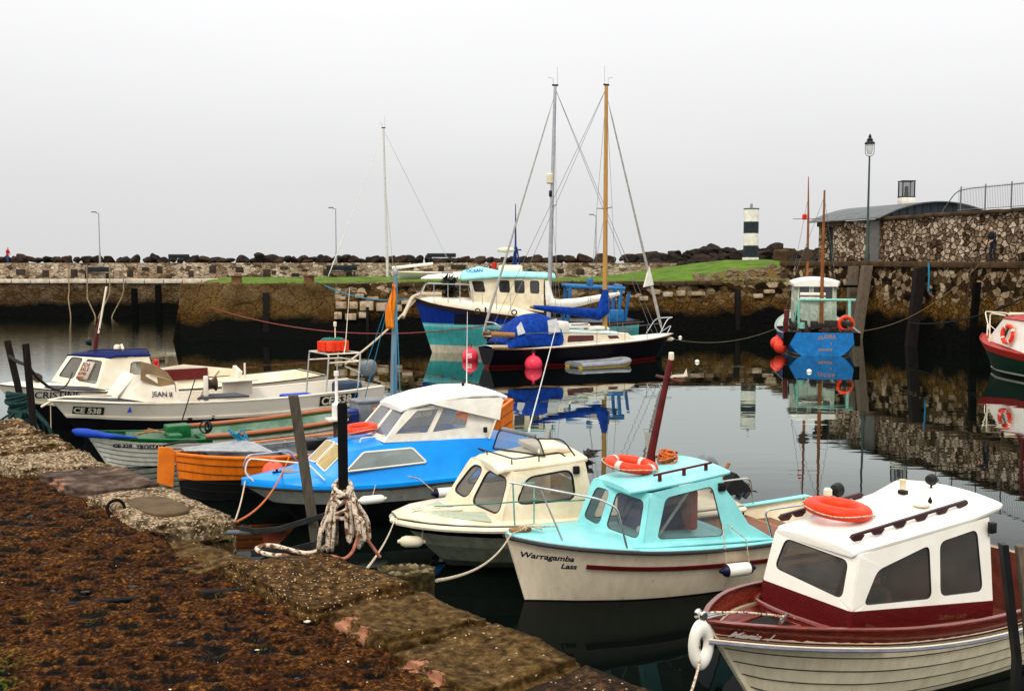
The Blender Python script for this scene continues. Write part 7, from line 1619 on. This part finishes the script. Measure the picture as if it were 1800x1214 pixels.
# ------------------------------------------------------------------ yachts
def yacht_mast(b, x, y, z0, z1, r, m_, sp_z, sp_w, xf, zf, xb, zb, chain, furl=.05, mg=M_wire, furl_m=M_canvas, xt=None):
    xt = x if xt is None else xt
    ms = put(b, MB().tube([(x, y, z0), (x + (xt - x) * .5, y, (z0 + z1) / 2), (xt, y, z1)], [r, r * .92, r * .7], 12), 'mast', m_)
    px = lambda z: x + (xt - x) * (z - z0) / (z1 - z0)
    MB().tube([(px(sp_z) + .06, y - sp_w, sp_z + .04), (px(sp_z), y, sp_z), (px(sp_z) + .06, y + sp_w, sp_z + .04)], .022, 6).build('spreader', mg, ms)
    def wire(name, pts, r_=.009): MB().tube(pts, r_, 5).build(name, mg, ms)
    for s_ in (-1, 1):
        wire('shroud', [(px(z1 - .3), y, z1 - .3), (px(sp_z) + .06, y + s_ * sp_w, sp_z + .04), (x + .1, y + s_ * chain, zf - .1)])
        wire('lower_shroud', [(px(sp_z - .1), y, sp_z - .1), (x + .5, y + s_ * chain * .96, zf - .1)]); wire('backstay', [(px(z1 - .1), y, z1 - .1), (xb, y + s_ * .5, zb)], .011)
    a, e = Vector((px(z1 - .35), y, z1 - .35)), Vector((xf, y, zf)); MB().tube([a, a.lerp(e, .05), a.lerp(e, .1), a.lerp(e, .5), a.lerp(e, .9), a.lerp(e, .97), e], [.012, .012, furl * .55, furl * .8, furl * 1.3, furl, .02], 8).build('furled_jib', furl_m, ms)
    mb = MB(); mb.box((px(z1), y, z1 + .05), (.3, .06, .08), .01); mb.tube([(px(z1) + .1, y, z1), (px(z1) + .1, y, z1 + .9)], .006, 4); mb.tube([(px(z1) - .1, y, z1), (px(z1) - .1, y, z1 + .35), (px(z1) - .35, y, z1 + .4)], .008, 4); mb.build('masthead_gear', M_black, ms)
    return ms
def pulpit(b, x0, z0, hw, ln, hgt, m_, name='pulpit', sgn=1):
    tub(b, [(x0 + sgn * ln, -hw, z0), (x0 + sgn * ln * .55, -hw * .85, z0 + hgt), (x0 - sgn * .12, 0, z0 + hgt + .05), (x0 + sgn * ln * .55, hw * .85, z0 + hgt), (x0 + sgn * ln, hw, z0)], .024, name, m_, .25)
    tub(b, [(x0 + sgn * ln * .4, -hw * .5, z0 + .05), (x0 + sgn * .02, 0, z0 + hgt * .55), (x0 + sgn * ln * .4, hw * .5, z0 + .05)], .018, name, m_, .15)
s = Boat('yacht', 'sailing yacht with a silver mast and white covered boom beside the trawler', 'yacht', -1.35, 51.0, 9,
         [0, 1, 2.5, 4.5, 7, 8.6], [.05, .6, 1.05, 1.25, 1.1, .8], [1.15, 1.08, 1.0, .95, .92, .95], [-.3, -.4, -.5, -.5, -.4, -.2], [1.1, .8, .5, .36, .4, .5], rake=.9)
s.hull(hull_mat('dark_green_hull', [(-1, (.01, .02, .015)), (.1, (.012, .02, .018))])); s.gunwale(0, 8.6, M_teak, w=.06, h=.05); s.deck(.03, 8.55, M_white, dz=0, camber=.08)
cabin(s, [(2.4, .75, 1.0), (2.4, -.75, 1.0), (6.0, -.85, .95), (6.0, .85, .95)], [(2.8, .6, 1.42), (2.8, -.6, 1.42), (5.9, -.7, 1.45), (5.9, .7, 1.45)], {1: [[(.15, .3), (.4, .3), (.4, .75), (.18, .75)], [(.5, .3), (.8, .3), (.8, .75), (.5, .75)]]}, M_white, M_black, M_winD, fr=.015, r=.06); roof(s, [(2.8, .6, 1.44, .08), (5.95, .7, 1.47, .1)], .05, M_white)
ms = yacht_mast(s, 3.12, 0, 1.2, 12.85, .105, mat('silver_anodised_mast', (.44, .45, .46), (.36, .37, .38), rough=.35, metal=.5), 7.25, .75, -.05, 1.2, 8.5, .95, 1.15, furl=.055, furl_m=mat('grey_furled_sail', (.42, .40, .36), (.30, .28, .25), rough=.8), xt=3.42)
bm_ = MB(); bm_.tube([(3.05, -.02, 3.75), (3.12, -.02, 3.2), (3.2, -.02, 2.75), (3.6, -.02, 2.62), (4.6, -.02, 2.72), (6.0, -.02, 3.0), (6.6, -.02, 3.12)], [.10, .17, .24, .24, .20, .13, .08], 12); bm_.build('covered_boom', M_canvas, ms)
MB().lathe([(.1, -.25), (.16, -.2), (.16, .2), (.1, .25)], c=(3.15, -.1, 8.55), n=12).build('radar_reflector', M_cream, ms); MB().box((3.2, -.05, 7.85), (.14, .12, .3), .03).build('deck_light', M_black, ms)
pulpit(s, 0.1, 1.15, .5, .9, .62, M_steel)
mb = MB(); mb.tube([(-.1, -.5, 1.3), (1.3, -.75, 1.35)], .10); put(s, mb, 'rolled_mat', mat('rolled_brown_mat', (.20, .11, .07), (.06, .03, .02), scale=14, rough=.9))
y = Boat('yacht', 'navy hulled yacht with a wooden mast, royal blue cockpit tent and cream deckhouse', 'yacht', 7.78, 52.3, 208,
         [0, 1, 2.5, 5, 7.5, 9.2, 10.1], [.05, .68, 1.12, 1.40, 1.32, 1.02, .80], [1.18, 1.10, 1.0, .92, .86, .84, .87], [-.3, -.45, -.55, -.6, -.5, -.3, -.1], [1.15, .85, .5, .36, .4, .5, .6], rake=1.3)
y.hull(hull_mat('navy_black_hull', [(-1, (.10, .006, .008)), (.05, (.14, .008, .01)), (.11, (.004, .004, .007))], dirt=.1, rough=.4, spec=.12)); y.gunwale(0, 10.1, M_teak, w=.06, h=.05); y.deck(.03, 10.05, mat('pale_deck_paint', (.70, .62, .50), (.45, .55, .55), scale=1.5, rough=.6), dz=-.01, camber=.08)
sw2 = [[(.10, .25), (.44, .25), (.47, .75), (.12, .75)], [(.66, .35), (.80, .35), (.80, .70), (.66, .70)]]
sw3 = [[(1 - a, b_) for a, b_ in w_][::-1] for w_ in sw2]
cabin(y, [(2.6, -.75, 1.02), (2.6, .75, 1.02), (7.0, 1.08, .90), (7.0, -1.08, .90)], [(3.0, -.62, 1.30), (3.0, .62, 1.30), (6.9, .92, 1.50), (6.9, -.92, 1.50)], {1: sw3, 3: sw2}, mat('ivory_deckhouse', (.66, .56, .42), (.52, .42, .30), rough=.5), M_black, mat('red_curtained_port', (.10, .012, .008), (.02, .02, .02), scale=3, rough=.15), fr=.018, r=.05, name='deckhouse')
roof(y, [(2.95, .60, 1.31, .05), (4.5, .78, 1.42, .1), (6.95, .95, 1.53, .12)], .05, mat('pale_blue_coachroof', (.42, .66, .70), (.66, .60, .48), scale=1.2, rough=.5))
mb = MB(); mb.box((5.6, .1, 1.72), (1.3, .7, .22), .08); mb.box((4.6, .2, 1.60), (.9, .5, .16), .06); mb.box((6.6, .1, 1.75), (.6, 1.5, .45), .1); put(y, mb, 'deck_bags', M_canvas); put(y, MB().box((5.55, .1, 1.80), (.9, .75, .03), .01), 'red_strap', M_redpaint); put(y, MB().box((3.0, .2, 1.40), (.9, .5, .04), .01), 'red_strap', M_redpaint)
mb = MB(); rg = []
for x, zt_, hw in ((6.75, 1.95, .75), (7.2, 2.42, .78), (8.1, 2.45, .78), (8.9, 2.1, .82), (9.6, 1.0, .88)):
    rg.append([Vector((x - .12 * math.sin(3 * v), v2, z)) for v, v2, z in [(0, -1.12, .90), (1, -1.08, .9 + (zt_ - .9) * .45), (2, -hw, .9 + (zt_ - .9) * .85), (3, 0, zt_), (2, hw, .9 + (zt_ - .9) * .85), (1, 1.08, .9 + (zt_ - .9) * .45), (0, 1.12, .90)]])
mb.loft(rg, closed=False, caps=False); tn = put(y, mb, 'cockpit_tent', M_navy, smooth=60, solid=.02, subs=1)
for x0_, x1_ in ((6.95, 7.55), (8.75, 9.1)): mb = MB(); mb.prism([(x0_, 1.10, 1.55), (x1_, 1.09, 1.45), (x1_ - .05, .88, 2.05 - .25 * (x0_ > 8)), (x0_ + .1, .90, 2.12 - .1 * (x0_ > 8))], (0, .03, 0)); mb.build('tent_window', mat('clear_tent_window', (.50, .50, .50), (.36, .37, .38), rough=.2), tn)
ms = yacht_mast(y, 3.9, 0, 1.25, 12.7, .115, mat('varnished_spruce_mast', (.50, .27, .07), (.38, .19, .04), scale=3, stretch=(6, 6, .6), rough=.3), 7.1, .65, .62, 1.35, 10.0, .9, 1.28, furl=.06, furl_m=mat('grey_furled_sail', (.42, .40, .36), rough=.8))
bm_ = MB(); bm_.tube([(3.92, .05, 3.35), (3.93, .05, 2.9), (3.98, .05, 2.45), (4.3, .05, 2.2), (5.5, .05, 2.35), (6.8, .05, 2.5), (7.75, .05, 2.62)], [.12, .24, .33, .28, .2, .15, .09], 12); bm_.build('covered_boom', M_navy, ms)
MB().prism([(1.45, .0, 4.4), (1.75, .0, 3.45), (1.2, .0, 3.55)], (0, .1, 0)).build('sail_bag', M_canvas, ms); MB().tube([(7.75, .05, 2.62), (7.9, .05, 2.62)], .06).build('boom_end', M_teak, ms)
pulpit(y, .05, 1.2, .55, 1.1, .72, M_steel); pulpit(y, 10.0, .88, .75, 1.0, .75, M_rust, 'pushpit', -1)
for sd in (-1, 1):
    mb = MB(); mb.tube([(1.2, sd * .72, 1.75), (5, sd * 1.36, 1.55), (9.0, sd * 1.0, 1.5)], .012, 5); put(y, mb, 'lifeline', M_wire)
    for x_ in (2.2, 3.6, 5.2): put(y, MB().tube([(x_, sd * (y.half(x_, 1) - .04), y.q(y.sh, x_)), (x_, sd * (y.half(x_, 1) - .04), y.q(y.sh, x_) + .65)], .014, 6), 'stanchion', M_steel)
mb = MB(); mb.tube([(9.2, .95, 1.45), (10.2, .7, 1.5)], .12); put(y, mb, 'stern_log', M_teak); mb = MB(); mb.tube([(9.3, 1.0, .95), (10.2, .8, .97)], .08); put(y, mb, 'stern_fender', M_rope); fender(y, (.25, .1, .92), .45, .1, M_cream, M_cream, 'X', label='small cream fender under the bow of the navy yacht')
# hauled-out boat on the grass, upturned dinghy
yb = Boat('sailing_boat', 'small white sailing boat with a tall pale mast hauled out on the grass', 'boat', -9.3, 82.2, 8, [0, 1, 2.5, 4.5, 6.4], [.05, .5, .9, 1.0, .8], [.5, .46, .42, .4, .4], [0, -.05, -.1, -.1, 0], [1, .8, .5, .4, .4], rake=.4); yb.root.location.z = 3.38
yb.hull(M_whiter); yb.deck(.02, 6.35, M_white, dz=0, camber=.05)
ms = yacht_mast(yb, -.15, 0, .1, 11.2, .10, mat('pale_alloy_mast', (.62, .60, .56), (.5, .48, .45), rough=.4), 7.5, .3, -4.6, .1, 4.4, 1.5, 1.0, furl=.03, xt=-.35, mg=mat('faint_wire', (.42, .42, .42), (.38, .38, .38))); MB().tube([(.2, 0, .75), (3.3, 0, 1.1)], [.12, .09], 10).build('boom', M_whiter, ms)
dg = empty('upturned_dinghy', (-6.6, 78.5, 3.36), .1, 'white upturned dinghy lying on the grass behind the trawler bow', 'dinghy'); mb = MB(); mb.loft([[Vector((x, hw * cos(a), hh_ * sin(a))) for a in [pi * k / 10 for k in range(11)]] for x, hw, hh_ in ((0, .1, .1), (.5, .5, .3), (1.6, .75, .4), (3.0, .7, .42), (3.5, .6, .4))], closed=False, caps=False); mb.build('hull', M_whiter, dg, solid=.03); MB().box((1.9, 0, .45), (.8, .5, .16), .02).build('keel_box', M_galv, dg)

# ------------------------------------------------------------------ blue fishing boat seen from astern
f = Boat('fishing_boat', 'small bright blue fishing boat with a pale green wheelhouse near the right quay', 'boat', 16.95, 62.2, -100.5,
         [0, .8, 2.0, 4.5, 7.0, 8.6, 9.0], [.06, 1.0, 1.65, 2.0, 2.0, 1.9, 1.84], [2.1, 1.8, 1.5, 1.2, 1.1, 1.12, 1.14], [-.4, -.6, -.7, -.7, -.6, -.4, -.2], [1.2, .9, .5, .3, .28, .32, .34], rake=.6)
f.hull(hull_mat('azure_fishing_paint', [(-1, (.10, .012, .008)), (.03, (.60, .50, .36)), (.10, (.008, .17, .48))], dirt=.35)); f.gunwale(0, 9, M_galv, w=.1, h=.06, up=.03); f.transom(mat('azure_transom', (.008, .17, .48), (.006, .11, .32), scale=4, rough=.5)); f.liner(4.5, 8.95, .6, M_darkgrey, t=.08); f.deck(.05, 4.6, M_seagreen, dz=0)
for sd, w_ in ((-1, .62), (1, .34)): mb = MB(); mb.prism([(9.06, sd * 1.84, 1.17), (9.06, sd * (1.84 - w_), 1.17), (9.06, sd * (1.6 - w_ * .05), .50), (9.06, sd * 1.84, .50)], (.02, 0, 0)); put(f, mb, 'black_quarter_mat', M_tide)
mb = MB(); mb.box((8.3, -1.66, 1.45), (.28, .22, 1.6), .04); put(f, mb, 'quarter_post', M_redpaint)
for tx, sz, y0, z0 in (('FLORA', .26, -.15, .78), ('Y', .16, .42, .55), ('BELFAST', .16, -.12, .25)):
    vs, fs = text_geo(tx, sz, weight=.006, space=1.1); mb = MB(); mb.add([(9.066, y0 + u, z0 + v + .10 * math.sin(pi * min(1, max(0, u / 1.1))) * (tx == 'FLORA')) for u, v in vs], fs); put(f, mb, 'stern_lettering', mat('orange_brown_lettering', (.42, .20, .06), rough=.6), smooth=0)
bt = [(3.2, 1.1, 1.4), (3.2, -1.1, 1.4), (5.4, -1.1, 1.1), (5.4, 1.1, 1.1)]; tp = [(3.35, 1.05, 3.55), (3.35, -1.05, 3.55), (5.35, -1.05, 3.55), (5.35, 1.05, 3.55)]
cabin(f, bt, tp, {1: [[(.15, .58), (.45, .58), (.45, .9), (.15, .9)], [(.55, .58), (.85, .58), (.85, .9), (.55, .9)]], 2: [[(.10, .60), (.36, .60), (.36, .93), (.10, .93)], [(.44, .62), (.92, .62), (.92, .93), (.44, .93)]], 0: [[(.1, .6), (.9, .6), (.9, .9), (.1, .9)]]}, M_seagreen, M_white, M_winD, fr=.03, r=.12, name='wheelhouse')
roof(f, [(3.1, 1.05, 3.55, .1), (3.3, 1.22, 3.62, .22), (5.3, 1.22, 3.62, .22), (5.6, 1.1, 3.56, .14)], .22, M_whiter); mb = MB(); mb.box((5.44, .3, 1.75), (.05, 1.15, 1.2), .01); put(f, mb, 'cabin_door', M_seagreen)
mb = MB(); mb.box((5.5, -.15, 2.95), (.2, 1.3, .16), .03); mb.box((5.5, -.15, 2.75), (.2, 1.3, .08), .02); put(f, mb, 'rolled_awning', M_whiter)
M_om = mat('orange_varnish_mast', (.30, .10, .025), (.14, .05, .015), scale=3, stretch=(5, 5, .5), rough=.4)
ms = put(f, MB().tube([(5.6, .30, 1.0), (5.6, .30, 4.6), (5.6, .32, 8.35)], [.11, .09, .05], 10), 'mizzen_mast', M_om)
for q_ in ((4.5, -1.1, 3.7), (4.4, 1.1, 3.7)): MB().tube([(5.6, .32, 8.0), q_], .010, 4).build('stay', M_wire, ms)
ms = put(f, MB().tube([(3.6, -.30, 3.7), (3.6, -.30, 6.9), (3.6, -.34, 9.2)], [.08, .06, .025], 10), 'mast', M_om); mb = MB(); mb.tube([(3.6, -1.1, 6.95), (3.6, .5, 6.95)], .02); mb.tube([(3.6, -.3, 8.2), (1.0, -1.2, 2.0)], .009, 4); mb.build('crosstree', M_wire, ms)
MB().prism([(3.6, -.75, 5.05), (3.6, -.35, 5.45), (3.6, .05, 5.05), (3.6, -.35, 4.65)], (.12, 0, 0)).build('diamond_shape', M_rust, ms); MB().lathe([(.12, 0), (.13, .25), (.06, .32)], c=(3.6, -.5, 6.9), n=10).build('red_lamp', mat('red_lamp', (.6, .02, .01), rough=.4), ms)
gm = tub(f, [(7.6, -1.0, .9), (7.7, -1.0, 2.72), (7.7, 1.75, 2.72)], .07, 'net_gallows', M_mint, .08); MB().tube([(8.0, 1.45, 1.0), (7.7, 1.45, 2.75)], .08, 8).build('gallows_leg', M_mint, gm); MB().tube([(7.0, -1.3, 1.0), (7.7, -1.0, 2.7)], .05, 8).build('gallows_leg', M_mint, gm)
mb = MB(); r2 = random.Random(3)
for i in range(34): a = Vector((r2.uniform(5.9, 8.4), r2.uniform(-1.6, 1.5), 1.0 + r2.random() * .6)); mb.box(a, (r2.uniform(.15, .5), r2.uniform(.15, .5), r2.uniform(.15, .4)), .03, r2.uniform(0, 3))
put(f, mb, 'nets_and_gear', mat('dark_net_heap', (.05, .035, .03), (.015, .012, .012), scale=9, rough=.9)); mb = MB(); [mb.tube([(r2.uniform(6, 8.6), -1.6 + r2.uniform(-.1, .2), 1.15), (r2.uniform(6, 8.6), -1.5, 1.9 + r2.random() * .4)], .03, 5) for i in range(9)]; mb.lathe([(.16, 0), (.17, .3)], c=(8.2, -.9, 1.3), n=12); put(f, mb, 'mint_gear', M_mint)
for i, (dy, dz) in enumerate(((-1.95, .50), (-1.80, .34))):
    by = empty('buoy', W_(f, 7.9 + i * .5, dy - .12, dz + .02), 0, ('orange-red buoy hanging on the blue fishing boat, upper and farther of two', 'orange-red buoy hanging on the blue fishing boat, lower and nearer of two')[i], 'buoy', 'buoys on the blue fishing boat'); MB().lathe([(.34 * sin(a), -.34 * cos(a)) for a in [pi * k_ / 12 for k_ in range(1, 12)]] + [(.06, .36), (.06, .42)], n=18).build('ball', mat('scarlet_buoy', (.75, .05, .02), (.6, .035, .015), rough=.4), by)
t = life_ring('life_ring', W_(f, 8.1, 1.25, 1.55), .33, .085, Matrix.Rotation(R(90), 4, 'X'), 'orange-red life ring hanging under the green gallows of the blue fishing boat', M_ringO)

# ------------------------------------------------------------------ red and green boat, right edge
r = Boat('fishing_boat', 'red, white and dark green fishing boat at the right edge of the harbour', 'boat', 20.6, 47.0, -79,
         [0, .8, 2.0, 4.5, 7.0, 9.0], [.07, .75, 1.25, 1.5, 1.5, 1.3], [1.55, 1.38, 1.2, 1.02, 1.0, 1.1], [-.3, -.45, -.5, -.5, -.5, -.4], [1.1, .85, .5, .33, .3, .33], rake=.7)
r.hull(hull_mat('dark_green_white_line', [(-1, (.005, .012, .008)), (.10, (.55, .52, .44)), (.19, (.006, .03, .014))], dirt=.2)); r.band(0, 9, -.03, .24, mat('signal_red_paint', (.38, .018, .01), (.28, .012, .008), rough=.4), .03, 'red_strake'); r.deck(.03, 4.2, MATS['signal_red_paint'], dz=.02); r.liner(4.2, 8.9, .4, MATS['signal_red_paint'])
bt = [(1.0, .55, 1.34), (1.0, -.55, 1.34), (4.2, -1.15, 1.05), (4.2, 1.15, 1.05)]; tp = [(2.3, .7, 2.35), (2.3, -.7, 2.35), (4.2, -.9, 2.3), (4.2, .9, 2.3)]
cabin(r, bt, tp, {0: [[(.12, .30), (.40, .30), (.40, .72), (.12, .72)]], 1: [[(.28, .22), (.42, .22), (.40, .72), (.34, .72)]]}, M_whiter, M_galv, M_winD, fr=.02, r=.08, name='cuddy'); roof(r, [(2.25, .72, 2.36, .08), (4.3, .95, 2.32, .12)], .06, MATS['signal_red_paint'])
pulpit(r, .15, 1.45, .7, 1.3, 1.0, M_white); tub(r, [(1.5, -.8, 1.3), (1.4, -.75, 2.5), (2.4, -.75, 2.45)], .03, 'rail', M_white, .2); put(r, MB().tube([(2.6, .1, 2.4), (2.6, .15, 5.2)], [.09, .06], 10), 'mast', M_redpaint); mb = MB(); mb.tube([(2.3, -.5, 2.50), (2.3, .6, 2.48)], .07); put(r, mb, 'white_roll', M_white)
t = life_ring('life_ring', W_(r, 3.0, -1.04, 1.72), .33, .085, Matrix.Rotation(R(-79), 4, 'Z') @ Matrix.Rotation(R(84), 4, 'X'), 'red and white life ring on the side of the white cuddy at the right edge', M_ringO, M_whiter)

# ------------------------------------------------------------------ buoys, dinghy, ropes
for nm, (x_, y_), tx, lab in (('a', (-1.98, 51.0), '25', 'pink-red mooring buoy marked 25 beside the trawler hull'), ('b', (.94, 47.3), '26', 'pink-red mooring buoy off the stern of the navy yacht')):
    by = empty('mooring_buoy', (x_, y_, .17), 0, lab, 'buoy', 'pink mooring buoys'); MB().lathe([(.39 * sin(a), -.39 * cos(a)) for a in [pi * k_ / 16 for k_ in range(1, 16)]] + [(.05, .41), (.05, .5)], n=28).build('ball', mat('pink_red_buoy', (.80, .045, .09), (.62, .03, .06), rough=.32), by)
    MB().torus((0, 0, .53), .07, .022, Matrix.Rotation(R(90), 4, 'X'), n=14, k=6).build('shackle', M_rust, by)
    if nm == 'a':
        vs, fs = text_geo(tx, .27, weight=.008); mb = MB(); out = []
        for u, v in vs: p_ = Vector((u - .17, -1, v - .02)); q_ = Vector((p_.x, 0, p_.z)); out.append(Vector((p_.x, -math.sqrt(max(.394 ** 2 - p_.x ** 2 - p_.z ** 2, .01)), p_.z)))
        mb.add(out, fs); mb.build('number', M_white, by, smooth=0)
d = empty('inflatable_dinghy', (2.72, 47.4, .11), R(32), 'grey and yellow inflatable dinghy floating beside the navy yacht', 'dinghy'); pts = arc_pts([(0, -.5, 0), (2.2, -.55, .02), (2.85, -.3, .14), (2.85, .3, .14), (2.2, .55, .02), (0, .5, 0)], .4, 6)
MB().tube(pts, .19, 14).build('tube', mat('grey_inflatable', (.24, .25, .27), (.16, .165, .18), scale=3, rough=.5), d); mb = MB(); mb.tube([p - Vector((0, 0, .13)) for p in pts], .15, 12); mb.build('yellow_underside', mat('yellow_rubber', (.55, .34, .03), rough=.5), d); MB().box((1.2, 0, -.02), (2.3, .8, .06), .02).build('floor', M_grey, d); MB().box((.05, 0, .05), (.05, .9, .34), .01).build('transom', M_grey, d); d.scale = (1, 1, .72)
rope('mooring_rope', sag(W_(f, 8.8, 1.5, 1.2), tuple(wp(1722, -.1, 4.5)), .8), .013, MATS['rope_khaki'], 'long pale rope from the blue fishing boat up to the man on the right quay')
rope('mooring_rope', sag(tuple(wp(1628, -1.0, 1.25)), (24.4, 45.5, 4.9), .9), .04, M_ropeblk, 'heavy black rope hanging from the right quay across the masonry'); rope('mooring_rope', sag(W_(f, 6, -1.9, 1.2), W_(y, .2, 0, .95), .45), .013, mat('rope_olive', (.16, .15, .07), (.08, .08, .04), scale=20), 'olive rope from the blue fishing boat across the water to the navy yacht bow')
for x_, y_, lab in ((8.6, 50.0, 'small white float on the dark water right of the navy yacht'), (10.3, 66.0, 'small white float near the foot of the pier'), (12.6, 45.6, 'tiny white float in the middle of the dark reflections')): tag(MB().lathe([(.02, -.08), (.10, -.04), (.11, .03), (.03, .09)], c=(x_, y_, .03), n=12).build('float', M_whiter), lab, 'float', 'small white floats')
rope('blue_strop', [wp(1636, -.2, 4.55), wp(1640, -.3, 3.8), wp(1641, -.35, 3.0)], .05, M_ropeblue, 'blue rope hanging on the right quay wall beside a dark pile'); rope('hanging_chain', [wp(1712, -.2, 4.6), wp(1711, -.32, 3.2), wp(1708, -.42, 1.6)], .035, M_rust, 'rusty chain hanging down the right quay wall')
